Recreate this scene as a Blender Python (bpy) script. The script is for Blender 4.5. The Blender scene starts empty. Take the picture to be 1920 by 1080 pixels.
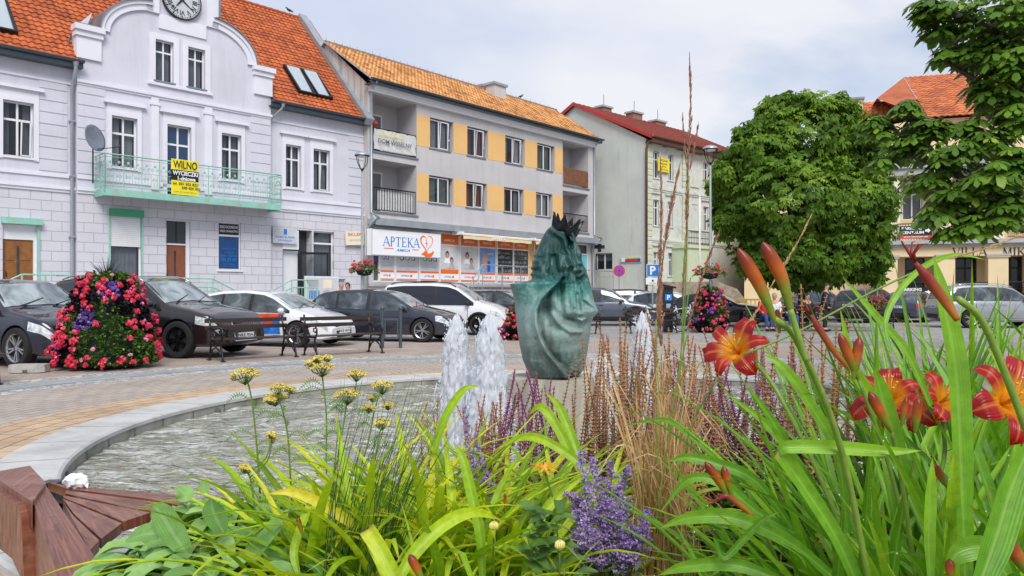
import bpy, math, random
import numpy as np
from mathutils import Vector, Matrix, noise as mn
R = math.radians
sc = bpy.context.scene
col = sc.collection
random.seed(7); np.random.seed(7)
FPX = 1440.0; CH = 1.37; HY = 550.0
# ---------------- camera, world, sun ----------------
cam_d = bpy.data.cameras.new('camera'); cam = bpy.data.objects.new('camera', cam_d); col.objects.link(cam)
cam.location = (0, 0, CH); cam.rotation_euler = (R(90), 0, 0)
cam_d.sensor_width = 36; cam_d.lens = 27; cam_d.shift_y = 10/1920; cam_d.clip_start = 0.05; cam_d.clip_end = 2000
sc.camera = cam
sc.view_settings.view_transform = 'Standard'; sc.view_settings.look = 'None'; sc.view_settings.gamma = 1
sc.view_settings.use_curve_mapping = False
sc.view_settings.exposure = 0.70
SUN_EL, SUN_AZ = 46, 168     # azimuth clockwise from +Y (north)
w = bpy.data.worlds.new('World'); sc.world = w; w.use_nodes = True
nt = w.node_tree; nt.nodes.clear()
def N(t, typ, **kw):
 n = t.nodes.new(typ)
 for k, v in kw.items(): setattr(n, k, v)
 return n
def ramp(t, fac, stops, interp='LINEAR'):
 r = N(t, 'ShaderNodeValToRGB'); r.color_ramp.interpolation = interp
 e = r.color_ramp.elements
 while len(e) > 1: e.remove(e[-1])
 e[0].position = stops[0][0]; e[0].color = (*stops[0][1], 1)
 for p, c in stops[1:]:
  q = e.new(p); q.color = (*c, 1)
 if fac is not None: t.links.new(fac, r.inputs[0])
 return r.outputs[0]
def mixc(t, fac, a, b, mode='MIX'):
 m = N(t, 'ShaderNodeMix', data_type='RGBA', blend_type=mode)
 for idx, v in ((0, fac), (6, a), (7, b)):
  if isinstance(v, (int, float)): m.inputs[idx].default_value = v
  elif isinstance(v, (tuple, list)): m.inputs[idx].default_value = (*v[:3], 1)
  else: t.links.new(v, m.inputs[idx])
 return m.outputs[2]
def math_(t, op, a, b=None, c=None):
 m = N(t, 'ShaderNodeMath', operation=op)
 for i, v in enumerate((a, b, c)):
  if v is None: continue
  if isinstance(v, (int, float)): m.inputs[i].default_value = v
  else: t.links.new(v, m.inputs[i])
 return m.outputs[0]
def noise(t, vec, scale, detail=4, rough=.55, dist=0, out=0):
 n = N(t, 'ShaderNodeTexNoise'); n.inputs['Scale'].default_value = scale; n.inputs['Detail'].default_value = detail
 n.inputs['Roughness'].default_value = rough; n.inputs['Distortion'].default_value = dist
 if vec is not None: t.links.new(vec, n.inputs['Vector'])
 return n.outputs[out]
sky = N(nt, 'ShaderNodeTexSky'); sky.sky_type = 'NISHITA'; sky.sun_disc = False
sky.sun_elevation = R(SUN_EL); sky.sun_rotation = R(SUN_AZ); sky.air_density = 1.0; sky.dust_density = 1.5
tc = N(nt, 'ShaderNodeTexCoord')
mp = N(nt, 'ShaderNodeMapping'); mp.inputs['Scale'].default_value = (1, 1, 2.6); mp.inputs['Location'].default_value = (.3, .1, .25)
nt.links.new(tc.outputs['Generated'], mp.inputs[0])
n1 = noise(nt, mp.outputs[0], 2.1, 7, .5, .4)
n2 = noise(nt, mp.outputs[0], 1.3, 5, .5, .2)
cover = ramp(nt, n1, [(.27, (0, 0, 0)), (.46, (1, 1, 1))])
ccol = ramp(nt, n2, [(.36, (5.2, 5.9, 7.7)), (.52, (6.3, 6.9, 8.3)), (.64, (8.1, 8.3, 8.8))])
skyc = mixc(nt, .55, sky.outputs[0], (5.2, 6.6, 9.2))
cm = mixc(nt, cover, skyc, ccol)
bg = N(nt, 'ShaderNodeBackground'); bg.inputs[1].default_value = 0.066
nt.links.new(cm, bg.inputs[0])
wo = N(nt, 'ShaderNodeOutputWorld'); nt.links.new(bg.outputs[0], wo.inputs[0])
sd = bpy.data.lights.new('sun', 'SUN'); sd.energy = 1.9; sd.angle = R(28); sd.color = (1, .96, .9)
sun = bpy.data.objects.new('sun', sd); col.objects.link(sun)
a = R(SUN_AZ); e_ = R(SUN_EL)
sdir = Vector((math.sin(a)*math.cos(e_), math.cos(a)*math.cos(e_), math.sin(e_)))
sun.rotation_euler = (-sdir).to_track_quat('-Z', 'Y').to_euler(); sun.location = (0, 0, 60)
# ---------------- materials ----------------
M = {}
def newmat(name):
 m = bpy.data.materials.new(name); m.use_nodes = True; t = m.node_tree; t.nodes.clear()
 out = N(t, 'ShaderNodeOutputMaterial'); b = N(t, 'ShaderNodeBsdfPrincipled'); t.links.new(b.outputs[0], out.inputs[0])
 M[name] = m
 return m, t, b, out
def bump(t, b, h, strength=.3, dist=.01):
 bp = N(t, 'ShaderNodeBump'); bp.inputs['Strength'].default_value = strength; bp.inputs['Distance'].default_value = dist
 t.links.new(h, bp.inputs['Height']); t.links.new(bp.outputs[0], b.inputs['Normal'])
def pm(name, c, rough=.6, metal=0, var=.12, scale=3, bmp=0, bscale=30, coat=0, dirt=None, dscale=1.5, spec=.5):
 m, t, b, o = newmat(name)
 b.inputs['Roughness'].default_value = rough; b.inputs['Metallic'].default_value = metal
 b.inputs['Coat Weight'].default_value = coat; b.inputs['Coat Roughness'].default_value = .05
 b.inputs['Specular IOR Level'].default_value = spec
 tc = N(t, 'ShaderNodeTexCoord').outputs['Object']
 if var:
  n = noise(t, tc, scale, 6, .6)
  lo = tuple(x*(1-var) for x in c); hi = tuple(min(1, x*(1+var)) for x in c)
  cc = ramp(t, n, [(.3, lo), (.7, hi)])
  if dirt:
   n2 = noise(t, tc, dscale, 8, .7, .5)
   f = ramp(t, n2, [(.5, (0, 0, 0)), (.72, (1, 1, 1))])
   cc = mixc(t, f, cc, dirt)
  t.links.new(cc, b.inputs['Base Color'])
 else: b.inputs['Base Color'].default_value = (*c, 1)
 if bmp: bump(t, b, noise(t, tc, bscale, 5, .6), bmp)
 return m
def vertical_streaks(name, c, dark, rough=.85, amt=(.55, .8), bmp=.25):
 m, t, b, o = newmat(name); b.inputs['Roughness'].default_value = rough
 tc = N(t, 'ShaderNodeTexCoord').outputs['Object']
 mp = N(t, 'ShaderNodeMapping'); mp.inputs['Scale'].default_value = (2.2, 2.2, .22); t.links.new(tc, mp.inputs[0])
 n = noise(t, mp.outputs[0], 1.3, 8, .65, .6); n2 = noise(t, tc, .6, 5)
 f = ramp(t, n, [(amt[0], (0, 0, 0)), (amt[1], (1, 1, 1))])
 base = ramp(t, n2, [(.3, tuple(x*.9 for x in c)), (.7, tuple(min(1, x*1.05) for x in c))])
 t.links.new(mixc(t, f, base, dark), b.inputs['Base Color'])
 bump(t, b, noise(t, tc, 60, 4), bmp, .004)
 return m
def ashlar(name, c, mortar, bw, bh, ax='xz', msize=.012):
 m, t, b, o = newmat(name); b.inputs['Roughness'].default_value = .8
 tc = N(t, 'ShaderNodeTexCoord').outputs['Object']
 s = N(t, 'ShaderNodeSeparateXYZ'); t.links.new(tc, s.inputs[0])
 c_ = N(t, 'ShaderNodeCombineXYZ'); t.links.new(s.outputs[0], c_.inputs[0]); t.links.new(s.outputs[2 if ax == 'xz' else 1], c_.inputs[1])
 br = N(t, 'ShaderNodeTexBrick'); t.links.new(c_.outputs[0], br.inputs['Vector'])
 br.inputs['Scale'].default_value = 1; br.inputs['Brick Width'].default_value = bw; br.inputs['Row Height'].default_value = bh
 br.inputs['Mortar Size'].default_value = msize; br.inputs['Mortar Smooth'].default_value = .2
 br.inputs['Color1'].default_value = (*c, 1); br.inputs['Color2'].default_value = (*[x*.95 for x in c], 1); br.inputs['Mortar'].default_value = (*mortar, 1)
 n = noise(t, tc, 1.2, 6, .6)
 t.links.new(mixc(t, 1.0, br.outputs[0], ramp(t, n, [(.3, (.9, .9, .9)), (.7, (1, 1, 1))]), 'MULTIPLY'), b.inputs['Base Color'])
 inv = math_(t, 'SUBTRACT', 1, br.outputs[1])
 bump(t, b, inv, .8, .02)
 return m
def polar_pave(name, c1, c2, mortar, bw, bh, msize=.012, offset=.5, rough=.75, bmp=.5):
 m, t, b, o = newmat(name); b.inputs['Roughness'].default_value = rough
 uv = N(t, 'ShaderNodeUVMap').outputs[0]
 br = N(t, 'ShaderNodeTexBrick'); t.links.new(uv, br.inputs['Vector']); br.offset = offset
 br.inputs['Scale'].default_value = 1; br.inputs['Brick Width'].default_value = bw; br.inputs['Row Height'].default_value = bh
 br.inputs['Mortar Size'].default_value = msize; br.inputs['Mortar Smooth'].default_value = .3; br.inputs['Bias'].default_value = 0
 br.inputs['Color1'].default_value = (*c1, 1); br.inputs['Color2'].default_value = (*c2, 1); br.inputs['Mortar'].default_value = (*mortar, 1)
 n = noise(t, uv, 1.1, 8, .65); n2 = noise(t, uv, 30, 4)
 c = mixc(t, 1.0, br.outputs[0], ramp(t, n, [(.3, (.72, .72, .74)), (.7, (1.08, 1.06, 1.04))]), 'MULTIPLY')
 c = mixc(t, .5, c, ramp(t, n2, [(.3, (.8, .8, .8)), (.7, (1, 1, 1))]), 'MULTIPLY')
 t.links.new(c, b.inputs['Base Color'])
 bump(t, b, math_(t, 'ADD', math_(t, 'SUBTRACT', 1, br.outputs[1]), math_(t, 'MULTIPLY', n2, .3)), bmp, .012)
 return m
def cobble(name, stops, scale=7, coord='Object', rough=.8):
 m, t, b, o = newmat(name); b.inputs['Roughness'].default_value = rough
 tc = N(t, 'ShaderNodeTexCoord').outputs[coord]
 v = N(t, 'ShaderNodeTexVoronoi'); v.inputs['Scale'].default_value = scale; t.links.new(tc, v.inputs['Vector'])
 v2 = N(t, 'ShaderNodeTexVoronoi', feature='DISTANCE_TO_EDGE'); v2.inputs['Scale'].default_value = scale; t.links.new(tc, v2.inputs['Vector'])
 s = N(t, 'ShaderNodeSeparateColor'); t.links.new(v.outputs['Color'], s.inputs[0])
 c = ramp(t, s.outputs[0], stops)
 e = ramp(t, v2.outputs[0], [(0.0, (.35, .33, .3)), (.07, (1, 1, 1))])
 c = mixc(t, 1.0, c, e, 'MULTIPLY')
 n = noise(t, tc, .5, 6); c = mixc(t, 1.0, c, ramp(t, n, [(.3, (.8, .8, .8)), (.7, (1.05, 1.05, 1.05))]), 'MULTIPLY')
 t.links.new(c, b.inputs['Base Color'])
 bump(t, b, ramp(t, v2.outputs[0], [(0, (0, 0, 0)), (.15, (1, 1, 1))]), .7, .015)
 return m
def leafmat(name, ramp_r, along=None, rough=.45, transl=.35, rib=.0, nscale=60, ribc=(.5, .6, .2), drops=False, spec=.5, bmp=0):
 """colour from the point attribute dat: r = random per leaf, g = along, b = across"""
 m, t, b, o = newmat(name); b.inputs['Roughness'].default_value = rough; b.inputs['Specular IOR Level'].default_value = spec
 at = N(t, 'ShaderNodeAttribute', attribute_name='dat'); s = N(t, 'ShaderNodeSeparateColor'); t.links.new(at.outputs['Color'], s.inputs[0])
 c = ramp(t, s.outputs[0], ramp_r)
 if along:
  for mode, stops in along:
   if mode == 'MULTIPLY': c = mixc(t, 1.0, c, ramp(t, s.outputs[1], stops), 'MULTIPLY')
   else:
    fac = ramp(t, s.outputs[1], [(p, (f, f, f)) for p, f, cc in stops]); c = mixc(t, fac, c, stops[0][2])
 tc = N(t, 'ShaderNodeTexCoord').outputs['Object']
 n = noise(t, tc, nscale, 4)
 c = mixc(t, 1.0, c, ramp(t, n, [(.3, (.8, .8, .8)), (.7, (1.12, 1.12, 1.12))]), 'MULTIPLY')
 if rib:
  f = ramp(t, s.outputs[2], [(.40, (0, 0, 0)), (.49, (rib, rib, rib)), (.51, (rib, rib, rib)), (.60, (0, 0, 0))])
  c = mixc(t, f, c, ribc)
 sv = math_(t, 'SINE', math_(t, 'MULTIPLY', s.outputs[2], 60))
 t.links.new(c, b.inputs['Base Color'])
 if bmp: bump(t, b, math_(t, 'ADD', sv, math_(t, 'MULTIPLY', n, 2)), bmp, .002)
 if transl:
  tr = N(t, 'ShaderNodeBsdfTranslucent'); t.links.new(mixc(t, 1.0, c, (1.0, 1.0, .55), 'MULTIPLY'), tr.inputs[0])
  mx = N(t, 'ShaderNodeMixShader'); mx.inputs[0].default_value = transl
  t.links.new(b.outputs[0], mx.inputs[1]); t.links.new(tr.outputs[0], mx.inputs[2]); t.links.new(mx.outputs[0], o.inputs[0])
 return m
def glassmat(name, c=(.02, .03, .04), fac=.75, rough=.02):
 m, t, b, o = newmat(name)
 b.inputs['Base Color'].default_value = (*c, 1); b.inputs['Roughness'].default_value = rough; b.inputs['Specular IOR Level'].default_value = .9
 tr = N(t, 'ShaderNodeBsdfTransparent'); tr.inputs[0].default_value = (.85, .9, .92, 1)
 mx = N(t, 'ShaderNodeMixShader'); mx.inputs[0].default_value = fac
 t.links.new(tr.outputs[0], mx.inputs[1]); t.links.new(b.outputs[0], mx.inputs[2]); t.links.new(mx.outputs[0], o.inputs[0])
 return m
pm('white_paint', (.74, .74, .77), .5, var=.05)
pm('window_white', (.78, .78, .8), .35, var=.03)
vertical_streaks('lilac', (.64, .635, .71), (.50, .49, .55), amt=(.5, .95))
pm('lilac_trim', (.74, .74, .80), .8, var=.05, scale=1.2, bmp=.1)
ashlar('lilac_ashlar', (.66, .65, .71), (.42, .40, .45), .66, .36, msize=.009)
vertical_streaks('grey_render', (.56, .54, .55), (.40, .39, .39), amt=(.5, .95))
pm('ochre_render', (.80, .49, .19), .85, var=.05, scale=.8, bmp=.2, bscale=60)
pm('loggia_grey', (.50, .48, .48), .85, var=.05)
vertical_streaks('green_render', (.62, .65, .60), (.40, .42, .38), amt=(.56, .86))
vertical_streaks('old_render', (.52, .50, .47), (.16, .14, .13), amt=(.48, .7))
pm('green_trim', (.63, .65, .60), .8, var=.08, dirt=(.4, .42, .36))
pm('pale_green', (.56, .63, .44), .85, var=.05)
pm('cream', (.78, .62, .38), .85, var=.06, scale=.8)
pm('cream_light', (.80, .72, .55), .8, var=.05)
pm('stone_grey', (.42, .42, .42), .8, var=.15, dirt=(.25, .25, .24))
pm('zinc', (.26, .29, .32), .4, .7, var=.15, scale=2)
pm('zinc_light', (.42, .46, .50), .45, .6, var=.12, scale=2)
pm('gutter', (.10, .12, .14), .4, .6, var=.1)
pm('dark_metal', (.02, .022, .026), .4, .6, var=.1)
pm('iron_black', (.008, .009, .012), .35, .3, var=.2, coat=.3)
pm('steel', (.55, .57, .6), .3, .9, var=.05)
pm('galv', (.48, .52, .56), .45, .6, var=.1)
pm('brown_pipe', (.14, .07, .045), .5, .3)
pm('mint', (.26, .56, .46), .55, var=.1, scale=4, dirt=(.4, .36, .28), dscale=3)
pm('mint_green', (.05, .34, .17), .5, var=.08)
pm('door_brown', (.26, .10, .025), .5, var=.25, scale=6, bmp=.2)
pm('door_red', (.24, .075, .035), .5, var=.15, scale=5)
pm('room_dark', (.045, .047, .055), .9, var=.4)
pm('room_mid', (.10, .10, .10), .9, var=.4, scale=1)
pm('curtain', (.62, .62, .62), .9, var=.1)
pm('curtain_grey', (.40, .40, .45), .9, var=.2)
pm('curtain_green', (.24, .30, .26), .9, var=.2)
pm('curtain_red', (.30, .06, .05), .9, var=.3)
glassmat('glass', (.03, .036, .048), .45)
glassmat('glass_blue', (.02, .05, .13), .85)
pm('skylight_glass', (.42, .47, .52), .05, 0, var=.05)
pm('brick_chimney', (.25, .16, .12), .85, var=.3, scale=10, bmp=.4)
pm('orange', (.85, .16, .02), .5, var=.03)
pm('sign_white', (.86, .87, .9), .4, var=.02)
pm('sign_blue', (.015, .10, .42), .4, var=.03)
pm('sign_blue_bright', (.02, .20, .62), .4, var=.03)
pm('poster_grey', (.58, .59, .62), .35, var=.12, scale=3)
pm('poster_blue', (.16, .30, .62), .35, var=.25, scale=2)
pm('poster_teal', (.15, .5, .6), .35, var=.15, scale=2)
pm('purple_sign', (.10, .03, .28), .4)
pm('black_sign', (.008, .008, .01), .4, var=.1)
pm('yellow_sign', (.85, .72, .02), .5, var=.04)
pm('red_sign', (.68, .03, .02), .5, var=.05)
pm('navy_sign', (.01, .06, .20), .25, var=.3, scale=3)
pm('purple_round', (.16, .08, .5), .4)
pm('awning', (.72, .60, .38), .8, var=.1)
pm('skin', (.55, .30, .20), .55, var=.06)
pm('hair_grey', (.28, .27, .26), .8); pm('hair_dark', (.03, .02, .015), .7)
pm('cloth_red', (.55, .02, .02), .85); pm('cloth_blue', (.03, .07, .19), .85); pm('cloth_dark', (.02, .025, .04), .85)
pm('cloth_grey', (.4, .4, .42), .85); pm('cloth_white', (.7, .72, .75), .85); pm('cloth_black', (.015, .015, .018), .85)
pm('red_roof_metal', (.34, .09, .065), .45, .2, var=.12)
pm('red_trim', (.42, .035, .03), .5, var=.1)
pm('meter_body', (.02, .025, .035), .4, .3)
pm('barrier_yellow', (.80, .42, .02), .5)
pm('stone_wall', (.33, .27, .21), .9, var=.4, scale=5, bmp=.6)
pm('concrete', (.42, .41, .38), .85, var=.15, scale=6, bmp=.4, bscale=80, dirt=(.26, .25, .22), dscale=4)
pm('rim_stone', (.50, .50, .48), .75, var=.12, scale=3, bmp=.3, bscale=120, dirt=(.36, .36, .34), dscale=2)
pm('basin_wall', (.33, .32, .28), .6, var=.2, scale=5, dirt=(.13, .13, .10), dscale=2)
pm('joint_dark', (.10, .10, .09), .9)
pm('soil', (.045, .03, .02), .95, var=.4, scale=20, bmp=.8)
pm('tissue', (.82, .83, .86), .8, var=.03)
pm('grate', (.02, .02, .02), .5)
# ---------------- mesh helpers ----------------
SPLIT = {'quoins', 'ochre_panel', 'poster', 'loggia_back', 'pillar', 'upper_pillar', 'blind_window', 'leg', 'post', 'coping', 'moulding', 'cornice', 'flashing', 'shoes', 'pictures', 'curtain', 'wiper', 'bumper_insert', 'shelf_goods', 'balcony_railing', 'door_frame', 'side_wing', 'capital', 'lettering_x', 'sill', 'shutter_rail'}
class MB:
 def __init__(s): s.v = []; s.f = []; s.m = []; s.d = []
 def add(s, vs, fs, mi=0, dat=None):
  o = len(s.v); s.v += [tuple(x) for x in vs]
  for f in fs: s.f.append([i+o for i in f]); s.m.append(mi)
  if dat is not None: s.d += dat
  else: s.d += [(.5, .5, .5)]*len(vs)
 def box(s, x0, x1, y0, y1, z0, z1, mi=0):
  v = [(x, y, z) for z in (z0, z1) for y in (y0, y1) for x in (x0, x1)]
  s.add(v, [(0, 2, 3, 1), (4, 5, 7, 6), (0, 1, 5, 4), (2, 6, 7, 3), (0, 4, 6, 2), (1, 3, 7, 5)], mi)
 def quad(s, a, b, c, d, mi=0): s.add([a, b, c, d], [(0, 1, 2, 3)], mi)
 def tube(s, pts, rad, n=8, mi=0, cap=True, dat=None):
  pts = [Vector(p) for p in pts]; k = len(pts)
  rr = rad if isinstance(rad, (list, tuple)) else [rad]*k
  vs = []; fs = []; up = None
  for i, p in enumerate(pts):
   t = (pts[min(i+1, k-1)]-pts[max(i-1, 0)]);
   if t.length < 1e-9: t = Vector((0, 0, 1))
   t.normalize()
   if up is None: up = Vector((0, 0, 1)) if abs(t.z) < .9 else Vector((1, 0, 0))
   a = t.cross(up)
   if a.length < 1e-6: a = t.orthogonal()
   a.normalize(); b = a.cross(t).normalized(); up = b
   for j in range(n):
    q = 2*math.pi*j/n; vs.append(p+a*(rr[i]*math.cos(q))+b*(rr[i]*math.sin(q)))
  for i in range(k-1):
   for j in range(n):
    j2 = (j+1) % n; fs.append((i*n+j, i*n+j2, (i+1)*n+j2, (i+1)*n+j))
  if cap: fs.append(tuple(range(n))[::-1]); fs.append(tuple((k-1)*n+j for j in range(n)))
  s.add(vs, fs, mi, None if dat is None else [dat]*len(vs))
 def prism(s, poly, y0, y1, mi=0):
  """poly in (x,z), extruded along y"""
  n = len(poly); vs = [(x, y0, z) for x, z in poly]+[(x, y1, z) for x, z in poly]
  fs = [tuple(range(n)), tuple(range(2*n-1, n-1, -1))]
  for i in range(n): j = (i+1) % n; fs.append((i, i+n, j+n, j))
  s.add(vs, fs, mi)
 def prism_z(s, poly, z0, z1, mi=0):
  n = len(poly); vs = [(x, y, z0) for x, y in poly]+[(x, y, z1) for x, y in poly]
  fs = [tuple(range(n))[::-1], tuple(range(n, 2*n))]
  for i in range(n): j = (i+1) % n; fs.append((i, j, j+n, i+n))
  s.add(vs, fs, mi)
 def lathe(s, prof, n=16, mi=0, c=(0, 0, 0), axis='z', a0=0, a1=2*math.pi):
  full = abs(a1-a0-2*math.pi) < 1e-6; k = n if full else n+1
  vs = []
  for r, h in prof:
   for j in range(k):
    q = a0+(a1-a0)*j/n; x, y = r*math.cos(q), r*math.sin(q)
    vs.append((c[0]+x, c[1]+y, c[2]+h) if axis == 'z' else (c[0]+x, c[1]+h, c[2]+y))
  fs = []
  for i in range(len(prof)-1):
   for j in range(n):
    j2 = (j+1) % k
    f = (i*k+j, i*k+j2, (i+1)*k+j2, (i+1)*k+j)
    fs.append(f if axis == 'z' else f[::-1])
  s.add(vs, fs, mi)
 def ball(s, c, r, n=8, mi=0, dat=None):
  rx, ry, rz = r if isinstance(r, (tuple, list)) else (r, r, r)
  vs = []; m = max(3, n//2)
  for i in range(m+1):
   p = math.pi*i/m
   for j in range(n):
    q = 2*math.pi*j/n; vs.append((c[0]+rx*math.sin(p)*math.cos(q), c[1]+ry*math.sin(p)*math.sin(q), c[2]+rz*math.cos(p)))
  fs = []
  for i in range(m):
   for j in range(n): j2 = (j+1) % n; fs.append((i*n+j, (i+1)*n+j, (i+1)*n+j2, i*n+j2))
  s.add(vs, fs, mi, None if dat is None else [dat]*len(vs))
 def grid(s, P, mi=0, close=False, dat=None):
  """P[i][j] points"""
  a = len(P); b = len(P[0]); vs = [p for row in P for p in row]; fs = []
  for i in range(a-1):
   for j in range(b if close else b-1):
    j2 = (j+1) % b; fs.append((i*b+j, i*b+j2, (i+1)*b+j2, (i+1)*b+j))
  s.add(vs, fs, mi, dat)
 def parts(s):
  n = len(s.v); par = list(range(n))
  def fd(i):
   while par[i] != i: par[i] = par[par[i]]; i = par[i]
   return i
  for f in s.f:
   a = fd(f[0])
   for i in f[1:]: par[fd(i)] = a
  gr = {}
  for i in range(n): gr.setdefault(fd(i), []).append(i)
  bx = [(k, [min(s.v[i][c] for i in v)-.012 for c in range(3)], [max(s.v[i][c] for i in v)+.012 for c in range(3)]) for k, v in gr.items()]
  for a in range(len(bx)):
   for b in range(a):
    if all(bx[a][1][c] < bx[b][2][c] and bx[b][1][c] < bx[a][2][c] for c in range(3)): par[fd(bx[a][0])] = fd(bx[b][0])
  out = {}
  for f, m in zip(s.f, s.m):
   k = fd(f[0]); o, mp = out.setdefault(k, (MB(), {}))
   for i in f:
    if i not in mp: mp[i] = len(o.v); o.v.append(s.v[i]); o.d.append(s.d[i])
   o.f.append([mp[i] for i in f]); o.m.append(m)
  return [o for o, _ in out.values()]
 def build(s, name, mats, parent=None, smooth=False, loc=None, angle=None):
  if name in SPLIT and parent is not None:
   ps = s.parts()
   if 1 < len(ps) <= 60: return [p._build(name, mats, parent, smooth, loc, angle) for p in ps][0]
  return s._build(name, mats, parent, smooth, loc, angle)
 def _build(s, name, mats, parent=None, smooth=False, loc=None, angle=None):
  me = bpy.data.meshes.new(name); me.from_pydata(s.v, [], s.f)
  if not isinstance(mats, (list, tuple)): mats = [mats]
  for m in mats: me.materials.append(M[m] if isinstance(m, str) else m)
  me.polygons.foreach_set('material_index', s.m)
  if smooth: me.polygons.foreach_set('use_smooth', [True]*len(s.f))
  if any(d != (.5, .5, .5) for d in s.d[:400]):
   at = me.attributes.new('dat', 'FLOAT_COLOR', 'POINT')
   at.data.foreach_set('color', np.hstack([np.array(s.d, dtype=np.float32), np.ones((len(s.d), 1), np.float32)]).ravel())
  me.update()
  if angle is not None: me.set_sharp_from_angle(angle=R(angle))
  o = bpy.data.objects.new(name, me); col.objects.link(o)
  if parent: o.parent = parent
  if loc is not None: o.location = loc
  return o
def tag(o, label=None, cat=None, group=None, kind=None):
 if label: o['label'] = label
 if cat: o['category'] = cat
 if group: o['group'] = group
 if kind: o['kind'] = kind
 return o
def thing(name, label, cat, loc=(0, 0, 0), rz=0, group=None):
 o = bpy.data.objects.new(name, None); col.objects.link(o); o.location = loc; o.rotation_euler = (0, 0, rz)
 o.empty_display_size = .2
 return tag(o, label, cat, group)
def dup(root, loc=None, rz=None, label=None, group=None, scale=None):
 def cp(o, par):
  c = o.copy(); col.objects.link(c); c.parent = par
  for ch in list(o.children): cp(ch, c)
  return c
 c = cp(root, None)
 if loc is not None: c.location = loc
 if rz is not None: c.rotation_euler = (0, 0, rz)
 if label: c['label'] = label
 if group: c['group'] = group
 if scale: c.scale = (scale,)*3 if isinstance(scale, (int, float)) else scale
 return c
def pt(px, py, Y): return Vector(((px-960)/FPX*Y, Y, CH-(py-HY)/FPX*Y))
def gp(px, py, z=0):
 Y = (CH-z)*FPX/(py-HY); return Vector(((px-960)/FPX*Y, Y, z))
def text_mesh(s, size=1, bold=0.0, align='CENTER', ext=0, shear=0, xs=1):
 c = bpy.data.curves.new('t', 'FONT'); c.body = s; c.size = size; c.align_x = align; c.align_y = 'CENTER'; c.offset = bold; c.extrude = ext; c.shear = shear
 c.resolution_u = 3
 o = bpy.data.objects.new('t', c); col.objects.link(o)
 dg = bpy.context.evaluated_depsgraph_get(); me = bpy.data.meshes.new_from_object(o.evaluated_get(dg))
 bpy.data.objects.remove(o); bpy.data.curves.remove(c)
 vs = [(v.co.x*xs, v.co.y, v.co.z) for v in me.vertices]; fs = [list(p.vertices) for p in me.polygons]
 bpy.data.meshes.remove(me)
 return vs, fs
def text_on(mb, s, u, z, width, height, y, mi=0, bold=0, shear=0):
 """text centred at (u,z), facing -y, fitted into width x height (local facade space)"""
 vs, fs = text_mesh(s, 1, bold, shear=shear)
 if not vs: return
 xs = [v[0] for v in vs]; ys = [v[1] for v in vs]; w = max(xs)-min(xs); h = max(ys)-min(ys); cx = (max(xs)+min(xs))/2; cy = (max(ys)+min(ys))/2
 mb.add([(u+(v[0]-cx)/w*width, y, z+(v[1]-cy)/h*height) for v in vs], fs, mi)
SER = {'A': ([((0, 0), (.45, 1), .07), ((.45, 1), (.9, 0), .15), ((.2, .36), (.7, .36), .06)], [(0, 0), (.9, 0)], .9),
'P': ([((.17, 0), (.17, 1), .15)], [(.17, 0)], .72, ), 'T': ([((.4, 0), (.4, 1), .15), ((0, .96), (.8, .96), .07), ((.03, .98), (.03, .76), .05), ((.77, .98), (.77, .76), .05)], [(.4, 0)], .8),
'E': ([((.17, 0), (.17, 1), .15), ((.05, .97), (.7, .97), .07), ((.17, .52), (.55, .52), .06), ((.05, .03), (.72, .03), .07), ((.69, .98), (.69, .78), .05), ((.71, .02), (.71, .24), .05), ((.55, .42), (.55, .62), .05)], [(.17, 0)], .78),
'K': ([((.17, 0), (.17, 1), .15), ((.2, .42), (.75, .97), .07), ((.36, .56), (.8, .03), .15)], [(.17, 0), (.17, 1), (.76, 1), (.8, 0)], .88),
'V': ([((.02, 1), (.42, 0), .15), ((.42, 0), (.82, 1), .07)], [(.05, 1), (.8, 1)], .85), 'I': ([((.15, 0), (.15, 1), .15)], [(.15, 0), (.15, 1)], .3),
'L': ([((.17, 0), (.17, 1), .15), ((.05, .03), (.68, .03), .07), ((.67, .02), (.67, .26), .05)], [(.17, 1), (.17, 0)], .72),
'N': ([((.14, 0), (.14, 1), .07), ((.14, 1), (.72, 0), .15), ((.72, 0), (.72, 1), .07)], [(.14, 0), (.14, 1), (.72, 1)], .85),
'M': ([((.12, 0), (.15, 1), .07), ((.15, 1), (.5, .1), .14), ((.5, .1), (.85, 1), .07), ((.85, 1), (.88, 0), .15)], [(.12, 0), (.88, 0)], 1.0)}
def serif_text(mb, s, u0, u1, z0, z1, y, mi=0):
 tot = sum(SER[c][2]+.12 if c != ' ' else .5 for c in s); k = (u1-u0)/tot; h = z1-z0; x = u0; n = 0
 def bar(a, b, w):
  nonlocal n
  A = Vector((x+a[0]*k, z0+a[1]*h)); B = Vector((x+b[0]*k, z0+b[1]*h)); d = (B-A).normalized(); p = Vector((-d.y, d.x))*w*k/2
  yy = y-.0006*(n % 7); n += 1
  mb.add([(A.x-p.x, yy, A.y-p.y), (B.x-p.x, yy, B.y-p.y), (B.x+p.x, yy, B.y+p.y), (A.x+p.x, yy, A.y+p.y)], [(0, 1, 2, 3)], mi)
 for c in s:
  if c == ' ': x += .5*k; continue
  st, se, wd = SER[c][:3]
  for a, b, w_ in st: bar(a, b, w_)
  for q in se: bar((q[0]-.15, q[1]*.96+.02), (q[0]+.15, q[1]*.96+.02), .045)
  if c == 'P':
   for i in range(8):
    q0 = math.pi/2-math.pi*i/8; q1 = math.pi/2-math.pi*(i+1)/8
    bar((.3+.32*math.cos(q0), .73+.25*math.sin(q0)), (.3+.32*math.cos(q1), .73+.25*math.sin(q1)), .07+.08*math.sin(math.pi*(i+.5)/8))
   bar((.17, .98), (.32, .98), .06); bar((.17, .48), (.32, .48), .06)
  x += (wd+.12)*k
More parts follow.
